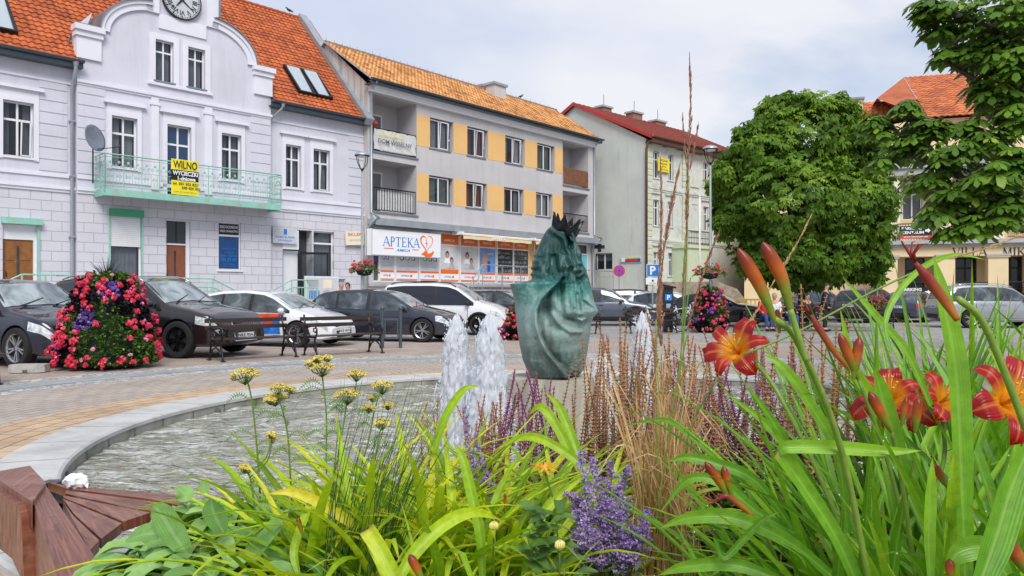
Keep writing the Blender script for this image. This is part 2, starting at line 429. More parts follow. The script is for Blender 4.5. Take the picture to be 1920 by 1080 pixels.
class Facade:
 """local x along the wall, local y into the building, z up"""
 def __init__(s, px, Y, vpx=None, d=None):
  s.O = Vector(((px-960)/FPX*Y, Y, 0))
  if d is None:
   v = Vector((vpx-960, FPX)) if vpx > 960 else Vector((960-vpx, -FPX)); d = v.normalized()
  s.d = Vector((d[0], d[1])).normalized(); s.rz = math.atan2(s.d.y, s.d.x)
 def uz(s, px, py, dep=0):
  k = (px-960)/FPX; ox = s.O.x-s.d.y*dep; oy = s.O.y+s.d.x*dep
  u = (k*oy-ox)/(s.d.x-k*s.d.y); Y = oy+u*s.d.y
  return u, CH-(py-HY)/FPX*Y
 def u(s, px, dep=0): return s.uz(px, 0, dep)[0]
 def z(s, px, py, dep=0): return s.uz(px, py, dep)[1]
 def hit_u(s, px, py, u):
  k = (px-960)/FPX; ox = s.O.x+u*s.d.x; oy = s.O.y+u*s.d.y
  t = (ox-k*oy)/(s.d.y+k*s.d.x); Y = oy+s.d.x*t
  return t, CH-(py-HY)/FPX*Y
 def world(s, u, dep, z): return Vector((s.O.x+u*s.d.x-dep*s.d.y, s.O.y+u*s.d.y+dep*s.d.x, z))
 def empty(s, name, label, cat, group=None): return thing(name, label, cat, s.O, s.rz, group)
def wall(mb, u0, u1, z0, z1, holes=(), y=0, rev=.18, mi=0, rmi=None):
 us = sorted({u0, u1}|{min(max(h[i], u0), u1) for h in holes for i in (0, 1)}); zs = sorted({z0, z1}|{min(max(h[i], z0), z1) for h in holes for i in (2, 3)})
 for a, b in zip(us, us[1:]):
  for c, d in zip(zs, zs[1:]):
   mu, mz = (a+b)/2, (c+d)/2
   if any(h[0] < mu < h[1] and h[2] < mz < h[3] for h in holes): continue
   mb.quad((a, y, c), (b, y, c), (b, y, d), (a, y, d), mi)
 r = mi if rmi is None else rmi
 for h in holes:
  a, b, c, d = h[:4]; dp = h[4] if len(h) > 4 else rev
  mb.quad((a, y, c), (a, y, d), (a, y+dp, d), (a, y+dp, c), r); mb.quad((b, y, c), (b, y+dp, c), (b, y+dp, d), (b, y, d), r)
  mb.quad((a, y, d), (b, y, d), (b, y+dp, d), (a, y+dp, d), r); mb.quad((a, y, c), (a, y+dp, c), (b, y+dp, c), (b, y, c), r)
def window(parent, u0, u1, z0, z1, y=.14, cols=2, transom=.33, curtain='curtain_grey', sill='lilac_trim', glass='glass', fr='window_white', name='window', tilt=None, sillw=.06, surround=None, sdep=0, room='room_dark', cfrac=1.0, th=.055, lowrail=True):
 f = MB(); w = th
 f.box(u0, u0+w, y, y+.07, z0, z1); f.box(u1-w, u1, y, y+.07, z0, z1); f.box(u0+w, u1-w, y, y+.07, z1-w, z1)
 f.box(u0+w, u1-w, y, y+.07, z0, z0+w)
 zt = z1-(z1-z0)*transom if transom else z1-w
 if transom: f.box(u0+w, u1-w, y-.004, y+.07, zt-w*.7, zt+w*.7)
 for i in range(1, cols):
  uc = u0+(u1-u0)*i/cols
  f.box(uc-w*.6, uc+w*.6, y-.008, y+.06, z0+w, (zt-w*.7) if transom else z1-w)
  if transom: f.box(uc-w*.6, uc+w*.6, y-.008, y+.06, zt+w*.7, z1-w)
 if tilt:      # a casement standing ajar
  a, b = tilt; ww = b-a
  for (x0, x1_, za, zb) in ((a, a+.05, z0+.05, zt), (b-.05, b, z0+.05, zt), (a, b, z0+.05, z0+.1), (a, b, zt-.05, zt)):
   f.add([(x0, y-.02-.10*(za-z0)/(zt-z0), za), (x1_, y-.02-.10*(za-z0)/(zt-z0), za), (x1_, y-.02-.10*(zb-z0)/(zt-z0), zb), (x0, y-.02-.10*(zb-z0)/(zt-z0), zb)], [(0, 1, 2, 3)])
 wo = f.build(name, fr, parent)
 p = MB(); p.quad((u0+w, y+.03, z0+w), (u1-w, y+.03, z0+w), (u1-w, y+.03, z1-w), (u0+w, y+.03, z1-w)); p.build('pane', glass, wo)
 q = MB(); q.box(u0+.01, u1-.01, y+.09, y+.6, z0+.01, z1-.01); q.f = [f_ for i, f_ in enumerate(q.f) if i != 2]; q.m = q.m[:5]; q.build('room_behind', room, wo)
 if curtain:
  c = MB(); n = 24; P = []
  spans = [(u0+w, u1-w)] if cfrac >= 1 else [(u0+w, u0+w+(u1-u0-2*w)*cfrac/2), (u1-w-(u1-u0-2*w)*cfrac/2, u1-w)]
  for (a, b) in spans:
   P = [[(a+(b-a)*i/n, y+.16+.03*math.sin(i*1.9)+.01*math.sin(i*5), zz) for i in range(n+1)] for zz in (z0+.03, z1-.03)]
   c.grid(P)
  c.build('curtain', curtain, wo, smooth=True)
 if sill:
  s_ = MB(); s_.box(u0-.08, u1+.08, -sillw-sdep, y+.02, z0-.07, z0); s_.build('sill', sill, wo)
 if surround:
  s_ = MB(); e, t_, mat_ = surround; yy = -sdep-t_
  s_.box(u0-e, u0, yy, -sdep+.01, z0-.1, z1+e); s_.box(u1, u1+e, yy, -sdep+.01, z0-.1, z1+e); s_.box(u0, u1, yy, -sdep+.01, z1, z1+e)
  s_.box(u0-e-.14, u1+e+.14, yy-.10, -sdep+.01, z1+e+.28, z1+e+.38); s_.box(u0-e, u1+e, yy+.01, -sdep+.01, z1+e, z1+e+.28)
  s_.build('surround', mat_, wo)
 return wo
def tile_mat(name, stops, rough=.75):
 m, t, b, o = newmat(name); b.inputs['Roughness'].default_value = rough
 at = N(t, 'ShaderNodeAttribute', attribute_name='dat'); s = N(t, 'ShaderNodeSeparateColor'); t.links.new(at.outputs['Color'], s.inputs[0])
 c = ramp(t, s.outputs[0], stops)
 tc = N(t, 'ShaderNodeTexCoord').outputs['Object']
 c = mixc(t, 1.0, c, ramp(t, noise(t, tc, .7, 9, .75), [(.32, (.55, .52, .5)), (.5, (.95, .95, .95)), (.65, (1.05, 1.05, 1.05))]), 'MULTIPLY')
 t.links.new(c, b.inputs['Base Color'])
 return m
tile_mat('tile_orange', [(0, (.36, .075, .02)), (.5, (.47, .11, .028)), (1, (.58, .15, .04))])
tile_mat('tile_old', [(0, (.36, .13, .04)), (.25, (.56, .25, .08)), (.6, (.66, .33, .11)), (1, (.74, .42, .17))])
tile_mat('tile_red', [(0, (.46, .12, .04)), (.5, (.56, .16, .05)), (1, (.66, .22, .08))])
def tile_roof(name, parent, u0, u1, e, r, mat, tw=.3, rh=.34, amp=.05, step=.05, sub=6):
 """e=(y,z) eave, r=(y,z) ridge ; wavy interlocking tiles with stepped rows"""
 e = Vector(e); r = Vector(r); d = r-e; L = d.length; d /= L; nrm = Vector((-d.y, d.x))
 if nrm.y < 0: nrm = -nrm
 nr = max(1, int(L/rh)); nc = max(1, int((u1-u0)/tw)); mb = MB()
 rng = np.random.RandomState(int(abs(u1*100)) % 1000)
 for i in range(nr):
  s0, s1 = L*i/nr, L*(i+1)/nr
  tint = rng.rand(nc+1)
  rows = []; dat = []
  for (s, h) in ((s0, step*.1), (s0+.004, step), (s1, step*.12)):
   row = []
   for j in range(nc*sub+1):
    x = u0+(u1-u0)*j/(nc*sub); ph = (j % sub)/sub
    hh = h+amp*(.5+.5*math.sin(2*math.pi*ph))
    wob = .012*math.sin(j*.9+i*2.1)
    q = e+d*(s+wob*(s > s0))+nrm*hh
    row.append((x, q.x, q.y)); dat.append((tint[j//sub], .2, .2))
   rows.append(row)
  mb.grid(rows, dat=dat)
 return mb.build(name, mat, parent, smooth=True, angle=50)
# ======================= LILAC HOUSE =======================
F1 = Facade(135, 28, 2300)
b1 = F1.empty('town_house', 'pale lilac two-storey town house with a clock gable and mint green balcony', 'house')
SD = .22                                   # the middle part stands proud by this much
ZE, ZB = 9.75, 5.2
uL = -9.0; uA = F1.u(140); uB = F1.u(503); uR = F1.u(685)
def hole(F, x0, y0, x1, y1, dep=0, rev=.18):
 u0, za = F.uz(x0, y0, dep); u1, _ = F.uz(x1, y0, dep); zb = F.z(x0, y1, dep); return (u0, u1, min(za, zb), max(za, zb), rev)
WIN_U = (6.13, 8.05)
hl = (F1.u(5), F1.u(63), *WIN_U); hd = (F1.u(5), F1.u(70), 1.0, 3.75, .25)
mb = MB(); wall(mb, uL, uA, ZB, ZE, [hl], mi=0); wall(mb, uL, uA, 0, ZB, [hd], mi=1);
RW1 = (F1.u(535), F1.u(564), *WIN_U); RW2 = (F1.u(587), F1.u(618), *WIN_U)
g1 = (F1.u(530), F1.u(585), .9, 4.25, .5); g2 = (F1.u(588), F1.u(626), 2.1, 4.25)
wall(mb, uB, uR, ZB, ZE, [RW1, RW2]); wall(mb, uB, uR, 0, ZB, [g1, g2], mi=1)
W1 = (F1.u(209, -SD), F1.u(257, -SD), *WIN_U); W2 = (F1.u(313, -SD), F1.u(358, -SD), 5.25, 8.05); W3 = (F1.u(415, -SD), F1.u(452, -SD), *WIN_U)
G1 = (F1.u(207, -SD), F1.u(265, -SD), 1.95, 4.3); G2 = (F1.u(312, -SD), F1.u(357, -SD), .95, 4.25, .3); G3 = (F1.u(410, -SD), F1.u(452, -SD), 2.35, 4.35)
wall(mb, uA, uB, ZB, 9.14, [W1, W2, W3], y=-SD); wall(mb, uA, uB, 0, ZB, [G1, G2, G3], y=-SD, mi=1)
for u in (uA, uB): mb.quad((u, -SD, 0), (u, 0, 0), (u, 0, ZE+.8), (u, -SD, ZE+.8), 0)
mb.build('wall', ['lilac', 'lilac_ashlar'], b1)
mb = MB(); mb.quad((uR, 0, 0), (uR, 12, 0), (uR, 12, 9.7), (uR, 0, 9.7)); mb.quad((uL, 12, 0), (uR, 12, 0), (uR, 12, 9.7), (uL, 12, 9.7)); mb.quad((uL, 0, 0), (uL, 12, 0), (uL, 12, 9.7), (uL, 0, 9.7))
t_, zr = F1.hit_u(570, 38, uR); mb.add([(uR, 0, 9.7), (uR, 12, 9.7), (uR, t_, zr)], [(0, 1, 2)]); mb.build('rear_wall', 'old_render', b1)
def gp1(x, y): return F1.uz(x, y, -SD)
g1a, g2a = (F1.u(291, -SD), F1.u(325, -SD), 9.7, 11.3), (F1.u(352, -SD), F1.u(384, -SD), 9.7, 11.3)
gl = [(137, 60), (190, 60), (193, 48), (201, 32), (214, 20), (232, 14), (246, 13)]
uc = (uA+uB)/2
def arc(c, r, a0, a1, n=10): return [(c[0]+r[0]*math.cos(R(a0+(a1-a0)*i/n)), c[1]+r[1]*math.sin(R(a0+(a1-a0)*i/n))) for i in range(n+1)]
zs0 = 11.15
left = [(uA, 9.14), (uA, zs0), (uA+.75, zs0)]+arc((uc-1.0, zs0), (uc-1.0-(uA+.75), 1.55), 180, 96, 12)+[(uc-1.45, 12.75), (uc-1.45, 14.2)]+arc((uc, 14.2), (1.45, 1.2), 180, 90, 10)
right = [(2*uc-x, z) for x, z in left[::-1]][1:]
poly = left+right
mb = MB(); hs = [g1a, g2a]
def topz(u):
 best = 9.14; pts = poly
 for (a, za), (b, zb) in zip(pts, pts[1:]):
  if min(a, b)-1e-6 <= u <= max(a, b)+1e-6:
   z = max(za, zb) if abs(b-a) < 1e-6 else za+(zb-za)*(u-a)/(b-a); best = max(best, z)
 return best
xs = sorted({round(p[0], 4) for p in poly}|{h[i] for h in hs for i in (0, 1)}|{uA+.01, uB-.01, uc-1.449, uc+1.449, uA+.751, 2*uc-uA-.751})
for a, b in zip(xs, xs[1:]):
 e = 1e-4; za, zb = topz(a+e), topz(b-e); m = (a+b)/2
 h = [q for q in hs if q[0] < m < q[1]]
 if h:
  q = h[0]; mb.quad((a, -SD, 9.14), (b, -SD, 9.14), (b, -SD, q[2]), (a, -SD, q[2])); mb.quad((a, -SD, q[3]), (b, -SD, q[3]), (b, -SD, zb), (a, -SD, za))
 else: mb.quad((a, -SD, 9.14), (b, -SD, 9.14), (b, -SD, zb), (a, -SD, za))
 mb.quad((a, .25, 9.14), (b, .25, 9.14), (b, .25, zb), (a, .25, za))
wall(mb, 0, 0, 0, 0, [(h[0], h[1], h[2], h[3], .18) for h in hs], y=-SD)
mb.build('gable_wall', 'lilac', b1)
def offset_strip(mb, pts, w_in, y0, y1, mi=0, out=0):
 n = len(pts); P = [Vector(p) for p in pts]; nr = []
 for i in range(n):
  d = (P[min(i+1, n-1)]-P[max(i-1, 0)]).normalized(); nr.append(Vector((d.y, -d.x)))
 for i in range(n-1):
  a, b = P[i]-nr[i]*out, P[i+1]-nr[i+1]*out; c, d = P[i+1]+nr[i+1]*w_in, P[i]+nr[i]*w_in
  v = [(a.x, y0, a.y), (b.x, y0, b.y), (c.x, y0, c.y), (d.x, y0, d.y), (a.x, y1, a.y), (b.x, y1, b.y), (c.x, y1, c.y), (d.x, y1, d.y)]
  mb.add(v, [(0, 3, 2, 1), (4, 5, 6, 7), (0, 1, 5, 4), (3, 7, 6, 2), (0, 4, 7, 3), (1, 2, 6, 5)], mi)
la = left[2:16]; ra = [(2*uc-x, z) for x, z in la][::-1]
mb = MB()
for p in (la, ra):
 offset_strip(mb, p, .36, -SD-.09, -SD+.02); offset_strip(mb, p, .14, -SD-.15, -SD-.09)
for s in (0, 1):
 a, b = (uA, uA+.78) if s == 0 else (uB-.78, uB)
 mb.box(a-.03, b+.03, -SD-.09, .02, 9.95, 10.75); mb.box(a-.08, b+.08, -SD-.16, .02, 10.75, 10.95); mb.box(a-.12, b+.12, -SD-.24, .02, 10.95, zs0)
mb.box(uc-1.45, uc-.95, -SD-.09, -SD+.01, 12.3, 14.3); mb.box(uc+.95, uc+1.45, -SD-.09, -SD+.01, 12.3, 14.3)
mb.box(uc-.95, uc+.95, -SD-.055, -SD+.01, 11.75, 12.3)
mb.box(uA-.02, uB+.02, -SD-.10, -SD+.01, 9.06, 9.17); mb.box(uA, uB, -SD-.05, -SD+.01, 8.98, 9.06)
for x0, x1 in ((283, 297), (383, 397)):
 a, b = F1.u(x0, -SD), F1.u(x1, -SD); mb.box(a, b, -SD-.06, -SD+.01, 5.4, 8.98); mb.box(a-.05, b+.05, -SD-.09, -SD+.01, 8.7, 8.8)
for h in hs:
 a, b, c, d = h[:4]; e = .22
 mb.box(a-e, a, -SD-.05, -SD+.01, c-.1, d+e); mb.box(b, b+e, -SD-.05, -SD+.01, c-.1, d+e); mb.box(a, b, -SD-.05, -SD+.01, d, d+e)
mb.box(g1a[0]-.3, g2a[1]+.3, -SD-.09, -SD+.01, 9.5, 9.6)
for a, b, y in ((uL, uA, 0), (uA, uB, -SD), (uB, uR, 0)):
 mb.box(a, b, y-.05, y+.01, 5.55, 5.68); mb.box(a, b, y-.10, y+.01, 5.12, 5.22); mb.box(a, b, y-.05, y+.01, 5.02, 5.12)
for a, b in ((uL, uA), (uB, uR)): mb.box(a, b, -.05, .01, 8.95, 9.02)
mb.build('moulding', 'lilac_trim', b1)
mb = MB(); z = 5.75
while z < 8.8:
 for a, b, y in ((uA-1.15, uA-.25, 0), (uA+.02, uA+.95, -SD), (uB-.95, uB-.02, -SD), (uR-1.0, uR-.02, 0)):
  mb.box(a, b, y-.025, y+.01, z, z+.37)
 z += .42
mb.build('quoins', 'lilac', b1)
mb = MB()
for p in (left[1:], right[:-1]): offset_strip(mb, p, .0, -SD-.22, .35, out=.035)
mb.build('coping', 'zinc', b1)
ck = MB(); cu, cz = F1.uz(341, 0, -SD-.1); cr = (F1.u(378, -SD-.1)-F1.u(305, -SD-.1))/2*.98
ck.lathe([(0, -.05), (cr, -.05), (cr, .05)], 40, 0, (cu, -SD-.06, cz), 'y')
cko = ck.build('clock', 'poster_grey', b1, smooth=True, angle=40)
cm_ = MB(); cm_.lathe([(cr*.97, -.08), (cr*1.03, -.08), (cr*1.03, .02)], 40, 0, (cu, -SD-.06, cz), 'y')
for i in range(60):
 q = 2*math.pi*i/60; r0, r1 = (.86, .94) if i % 5 else (.82, .94)
 d = Vector((math.sin(q), math.cos(q))); p = Vector((d.y, -d.x))*(.010 if i % 5 else .022)
 a, b = d*cr*r0, d*cr*r1; y = -SD-.122
 cm_.add([(cu+a.x-p.x, y, cz+a.y-p.y), (cu+b.x-p.x, y, cz+b.y-p.y), (cu+b.x+p.x, y, cz+b.y+p.y), (cu+a.x+p.x, y, cz+a.y+p.y)], [(0, 3, 2, 1)])
for i, s_ in enumerate(['XII', 'I', 'II', 'III', 'IV', 'V', 'VI', 'VII', 'VIII', 'IX', 'X', 'XI']):
 vs, fs = text_mesh(s_, .27, .004); q = 2*math.pi*i/12; c_, n_ = math.cos(q), math.sin(q)
 cm_.add([(cu+(v[0]*.9*c_+(v[1]+cr*.66)*n_), -SD-.124, cz+(-v[0]*.9*n_+(v[1]+cr*.66)*c_)) for v in vs], fs)
cm_.build('clock_face_marks', 'black_sign', cko)
hm = MB()
for ang, l, w_ in ((128, .78, .035), (218, .5, .05)):
 q = R(ang); d = Vector((math.sin(q), math.cos(q))); p = Vector((d.y, -d.x))*w_; a = -d*cr*.15; b = d*cr*l; y = -SD-.14-.004*l
 hm.add([(cu+a.x-p.x, y, cz+a.y-p.y), (cu+b.x-p.x*.3, y, cz+b.y-p.y*.3), (cu+b.x+p.x*.3, y, cz+b.y+p.y*.3), (cu+a.x+p.x, y, cz+a.y+p.y)], [(0, 3, 2, 1)])
hm.build('clock_hand', 'black_sign', cko)
TR = (.16, .05, 'lilac_trim')
window(b1, *hl[:4], curtain='curtain_grey', cfrac=.5, surround=TR, tilt=(hl[0]+.55, hl[1]-.06))
window(b1, *RW1, curtain='curtain_grey', cfrac=.7, surround=TR); window(b1, *RW2, curtain='curtain_grey', cfrac=.9, surround=TR, tilt=(RW2[0]+.4, RW2[1]-.05))
for h, cu_ in ((W1, 'curtain'), (W3, 'curtain_grey')): window(b1, *h[:4], y=.14-SD, curtain=cu_, surround=TR, sdep=SD, cfrac=.8)
w2 = window(b1, *W2[:4], y=.14-SD, curtain=None, surround=TR, sdep=SD, transom=.27, glass='glass_blue', sill=None, room='room_mid')
for h in hs: window(b1, *h[:4], y=.12-SD, curtain='curtain_grey', sdep=SD, transom=.28, sill='zinc', th=.045)
rf_l = tile_roof('roof', b1, uL, uA-.0, (-.45, 9.72), (t_, zr), 'tile_orange', tw=.235, rh=.29, amp=.045, step=.045)
rf_r = tile_roof('roof', b1, uB+.05, uR-.35, (-.45, 9.72), (t_, zr), 'tile_orange', tw=.235, rh=.29, amp=.045, step=.045)
fm = (.32+.45)/(t_+.45); tile_roof('roof', b1, uA-.05, uB+.1, (.32, 9.72+(zr-9.72)*fm), (t_, zr), 'tile_orange', tw=.235, rh=.29, amp=.045, step=.045)
tile_roof('rear_roof', b1, uL, uR-.1, (12.3, 9.72), (t_, zr), 'tile_orange', tw=.6, rh=.7)
mb = MB()
for i in range(int((uR-uL)/.38)):
 u = uL+i*.38; mb.lathe([(.10, 0), (.125, .36)], 8, 0, (0, 0, 0), 'z'); k = len(mb.v)-16
 for j in range(k, k+16):
  x, y, z = mb.v[j]; mb.v[j] = (u+z, t_+x, zr+.03+y)
mb.build('ridge', 'tile_orange', b1, smooth=True)
dv = Vector((0, t_+.45, zr-9.72)); dn = Vector((0, -dv.z, dv.y)).normalized()
def verge(u0, u1, h0, h1, m, name='parapet', ext=.15):
 mb = MB(); a = Vector((0, -.45-ext*.6, 9.72-ext)); b = Vector((0, t_, zr))+Vector((0, .0, .05))
 vs = []
 for p in (a, b):
  for u in (u0, u1):
   for h in (h0, h1): q = p+dn*h; vs.append((u, q.y, q.z))
 mb.add(vs, [(0, 1, 3, 2), (4, 6, 7, 5), (0, 4, 5, 1), (2, 3, 7, 6), (1, 5, 7, 3), (0, 2, 6, 4)]); return mb.build(name, m, b1)
verge(uR-.42, uR+.02, -.1, .26, 'zinc_light'); verge(uR+.02, uR+.34, -.35, .06, 'red_trim', 'verge_board')
mb = MB(); mb.add([(uA-.5, -.3, 9.85), (uA+.1, .26, 10.1), (uA+.9, .9, 12.1), (uA+.2, .75, 11.3)], [(0, 1, 2, 3)]);
for (a, za), (b, zb) in zip(la, la[1:]): mb.quad((a, .25, za), (b, .25, zb), (b, 1.3, zb+.1), (a, 1.3, za+.1))
for (a, za), (b, zb) in zip(ra, ra[1:]): mb.quad((a, .25, za), (b, .25, zb), (b, 1.3, zb+.1), (a, 1.3, za+.1))
mb.build('flashing', 'zinc', b1)
def slope(F_t, s): return -.45+(t_+.45)*s, 9.72+(zr-9.72)*s
def skylight(u0, u1, s0, s1, name='skylight'):
 sl = Vector((t_+.45, zr-9.72)).normalized(); nn = Vector((-sl.y, sl.x))
 def P(u, s, h): y, z = slope(0, s); return (u, y+nn.x*h, z+nn.y*h)
 mb = MB(); e = .09; ds = e/Vector((t_+.45, zr-9.72)).length
 for (a, b, c, d) in ((u0, u0+e, s0, s1), (u1-e, u1, s0, s1), (u0+e, u1-e, s0, s0+ds), (u0+e, u1-e, s1-ds, s1)):
  vs = [P(a, c, .02), P(b, c, .02), P(b, d, .02), P(a, d, .02), P(a, c, .2), P(b, c, .2), P(b, d, .2), P(a, d, .2)]
  mb.add(vs, [(4, 5, 6, 7), (0, 1, 5, 4), (1, 2, 6, 5), (2, 3, 7, 6), (3, 0, 4, 7)])
 o = mb.build(name, 'dark_metal', b1)
 g = MB(); g.quad(P(u0+e, s0+ds, .1), P(u1-e, s0+ds, .1), P(u1-e, s1-ds, .22), P(u0+e, s1-ds, .22)); g.build('pane', 'skylight_glass', o)
ua = F1.u(545); skylight(9.5, 10.35, .12, .36); skylight(10.43, 11.28, .12, .36); skylight(F1.u(0)-.85, F1.u(0)+.55, .1, .42)
def gutter(F, b, u0, u1, y, z, r=.09, name='gutter', m='gutter', fascia=.2):
 mb = MB(); P = [[(u, y+r*math.cos(q), z+r*math.sin(q)) for q in [math.pi*(1+i/8) for i in range(9)]] for u in (u0, u1)]
 mb.grid(P); P = [[(u, y+(r-.012)*math.cos(q), z+(r-.012)*math.sin(q)) for q in [math.pi*(1+i/8) for i in range(9)]] for u in (u0, u1)]; mb.grid(P)
 mb.box(u0, u1, y+r, y+r+.04, z-fascia, z+.03); mb.box(u0, u1, y+r, .0, z-fascia-.05, z-fascia-.002)
 for u in (u0, u1): mb.add([(u, y+r*math.cos(q), z+r*math.sin(q)) for q in [math.pi*(1+i/8) for i in range(9)]], [tuple(range(9))])
 return mb.build(name, m, b, smooth=False)
gutter(F1, b1, uL, uA+.15, -.55, 9.78, .1); gutter(F1, b1, uB-.1, uR+.12, -.55, 9.78, .1)
mb = MB(); ud = F1.u(135, -.1)
mb.tube([(ud, -.5, 9.7), (ud, -.48, 9.45), (ud, -.3, 9.1), (ud, -.12, 8.85), (ud, -.12, .1)], .065, 10); mb.tube([(ud, -.5, 9.75), (ud, -.5, 9.55)], [.13, .07], 10)
for z in (7.6, 5.6, 3.4): mb.box(ud-.09, ud+.09, -.2, 0, z, z+.05)
mb.build('downpipe', 'zinc_light', b1, smooth=True, angle=40)
mb = MB(); ud = F1.u(505, -.05)
mb.tube([(ud+.4, -.5, 9.7), (ud+.38, -.45, 9.5), (ud+.1, -.2, 9.1), (ud, -.08, 8.9), (ud, -.08, 5.3)], .05, 10); mb.tube([(ud+.4, -.5, 9.75), (ud+.4, -.5, 9.55)], [.12, .06], 10)
mb.tube([(ud, -.06, 5.3), (ud, -.06, .8)], .02, 6)
mb.build('downpipe', 'zinc_light', b1, smooth=True, angle=40)
def door(b, u0, u1, z0, z1, y, m, name='door', strip=True, panels=True):
 d = MB(); d.box(u0, u1, y, y+.06, z0, z1); w_ = u1-u0
 if panels:
  for (a, b_) in ((.08, .38), (.62, .92)):
   for (c, e) in ((.06, .28), (.34, .62), (.68, .94)): d.box(u0+w_*a, u0+w_*b_, y-.02, y, z0+(z1-z0)*c, z0+(z1-z0)*e)
 o = d.build(name, m, b)
 if strip: s_ = MB(); s_.box(u0+w_*.46, u0+w_*.54, y-.025, y, z0+(z1-z0)*.45, z0+(z1-z0)*.9); s_.build('glazed_strip', 'room_dark', o)
 h = MB(); h.tube([(u0+w_*.1, y-.06, z0+(z1-z0)*.42), (u0+w_*.1, y-.06, z0+(z1-z0)*.5)], .015, 6); h.build('handle', 'dark_metal', o)
 return o
door(b1, hd[0]+.03, hd[1]-.1, 1.0, 3.25, .15, 'door_brown')
mb = MB(); mb.box(hd[0], hd[1], .10, .14, 3.25, 3.75); mb.box(hd[1]-.1, hd[1], .08, .2, 1.0, 3.25); mb.build('door_frame', 'window_white', b1)
mb = MB(); mb.box(hd[0]-.06, hd[1]+.12, -.2, .02, 3.78, 4.0); mb.box(hd[1]-.01, hd[1]+.07, -.04, .01, 1.0, 3.78); mb.build('shutter_box', 'mint', b1)
window(b1, G1[0], G1[1], G1[2], G1[3], y=.10-SD, cols=1, transom=None, curtain='curtain_grey', sdep=SD, cfrac=1)
mb = MB()
for i in range(16): z = 3.15+i*.072; mb.box(G1[0]+.02, G1[1]-.02, .03-SD, .06-SD, z, z+.066)
mb.build('roller_shutter', 'window_white', b1)
mb = MB(); mb.box(G1[0]-.04, G1[1]+.04, -SD-.16, -SD+.02, 4.28, 4.55); mb.build('shutter_box', 'mint_green', b1)
mb = MB(); mb.box(G1[0]-.06, G1[0], -SD-.03, -SD+.01, 1.95, 4.28); mb.box(G1[1], G1[1]+.06, -SD-.03, -SD+.01, 1.95, 4.28); mb.build('shutter_rail', 'mint', b1)
door(b1, G2[0]+.02, G2[1]-.14, .95, 3.3, .2-SD, 'door_red', panels=False)
mb = MB(); mb.box(G2[0], G2[1], .22-SD, .27-SD, .95, 4.25); mb.build('door_backing', 'room_dark', b1)
mb = MB(); mb.box(G2[1]-.12, G2[1]-.0, .12-SD, .21-SD, .95, 4.25); mb.box(G2[0], G2[1]-.12, .16-SD, .21-SD, 3.3, 3.36); mb.build('door_frame', 'lilac_trim', b1)
mb = MB(); mb.quad((G2[0], .19-SD, 3.36), (G2[1]-.12, .19-SD, 3.36), (G2[1]-.12, .19-SD, 4.25), (G2[0], .19-SD, 4.25)); mb.build('transom_pane', 'glass', b1)
o = window(b1, *G3[:4], y=.10-SD, cols=1, transom=.28, curtain=None, sdep=SD)
mb = MB(); yy = .09-SD; zt = G3[3]-(G3[3]-G3[2])*.28
mb.quad((G3[0]+.06, yy, zt+.05), (G3[1]-.06, yy, zt+.05), (G3[1]-.06, yy, G3[3]-.06), (G3[0]+.06, yy, G3[3]-.06), 0)
mb.quad((G3[0]+.06, yy, G3[2]+.06), (G3[1]-.06, yy, G3[2]+.06), (G3[1]-.06, yy, zt-.05), (G3[0]+.06, yy, zt-.05), 1)
uc3 = (G3[0]+G3[1])/2; ww = G3[1]-G3[0]-.2
text_on(mb, 'BIURO RACHUNKOWE', uc3, zt+.36, ww, .12, yy-.004, 2, .01); text_on(mb, 'KSIĘGI I DORADZTWO', uc3, zt+.18, ww, .12, yy-.004, 2, .01)
for i, (s_, z_, h_, f_) in enumerate((('USŁUGI KSIĘGOWE', 3.25, .07, .8), ('KADRY', 3.08, .07, .5), ('PŁACE  PODATKI', 2.95, .07, .9), ('703 179 427', 2.78, .13, .85), ('biuro czynne', 2.6, .07, .6), ('pon-pt 8-16', 2.5, .06, .75))):
 text_on(mb, s_, uc3, z_, ww*f_, h_, yy-.004, 3, .005)
mb.build('window_sign', ['black_sign', 'navy_sign', 'sign_white', 'sign_blue_bright'], o)
mb = MB(); a, b = g1[0], g1[1]; m_ = a+(b-a)*.60
mb.box(a, a+.08, .1, .2, .9, 4.2); mb.build('door_frame', 'sign_blue_bright', b1)
mb = MB(); mb.box(a, b, .46, .5, .9, 4.25); mb.build('entrance_back', 'room_dark', b1)
d_ = MB(); d_.box(a+.1, m_, .25, .3, .9, 3.2); d_.box(a+.1, m_, .2, .3, 3.2, 3.3); do = d_.build('door', 'window_white', b1)
mb = MB()   # glazed leaf standing open, turned outwards
la_ = m_+.05; lb_ = F1.u(586, -.55)
mb.box(0, 1.25, -.03, .03, 0, .07); mb.box(0, 1.25, -.03, .03, 2.2, 2.3); mb.box(0, .08, -.03, .03, .07, 2.2); mb.box(1.17, 1.25, -.03, .03, .07, 2.2)
mb.box(.08, 1.17, -.03, .03, .07, .75)
o = mb.build('door', 'dark_metal', b1); o.location = (m_+.02, .05, .95); o.rotation_euler = (0, 0, R(-28))
g = MB(); g.quad((.08, 0, .75), (1.17, 0, .75), (1.17, 0, 2.2), (.08, 0, 2.2)); g.build('pane', 'glass', o)
mb = MB(); mb.box(a, m_-.1, -.02, .12, 3.35, 4.2); mb.build('transom_panel', 'sign_white', b1)
window(b1, *g2, y=.12, cols=1, transom=.26, curtain='curtain_grey')
mb = MB(); mb.box(F1.u(626)+.1, F1.u(626)+.55, -.12, 0, 2.0, 2.06); mb.build('sill', 'zinc', b1)
s1 = thing('wall_sign', 'pale blue office name board on the lilac wall above the open door', 'sign', F1.world(F1.u(532), -.14, 3.95), F1.rz)
mb = MB(); mb.box(-.62, .58, -.03, .03, -.36, .36); o = mb.build('board', 'poster_grey', s1)
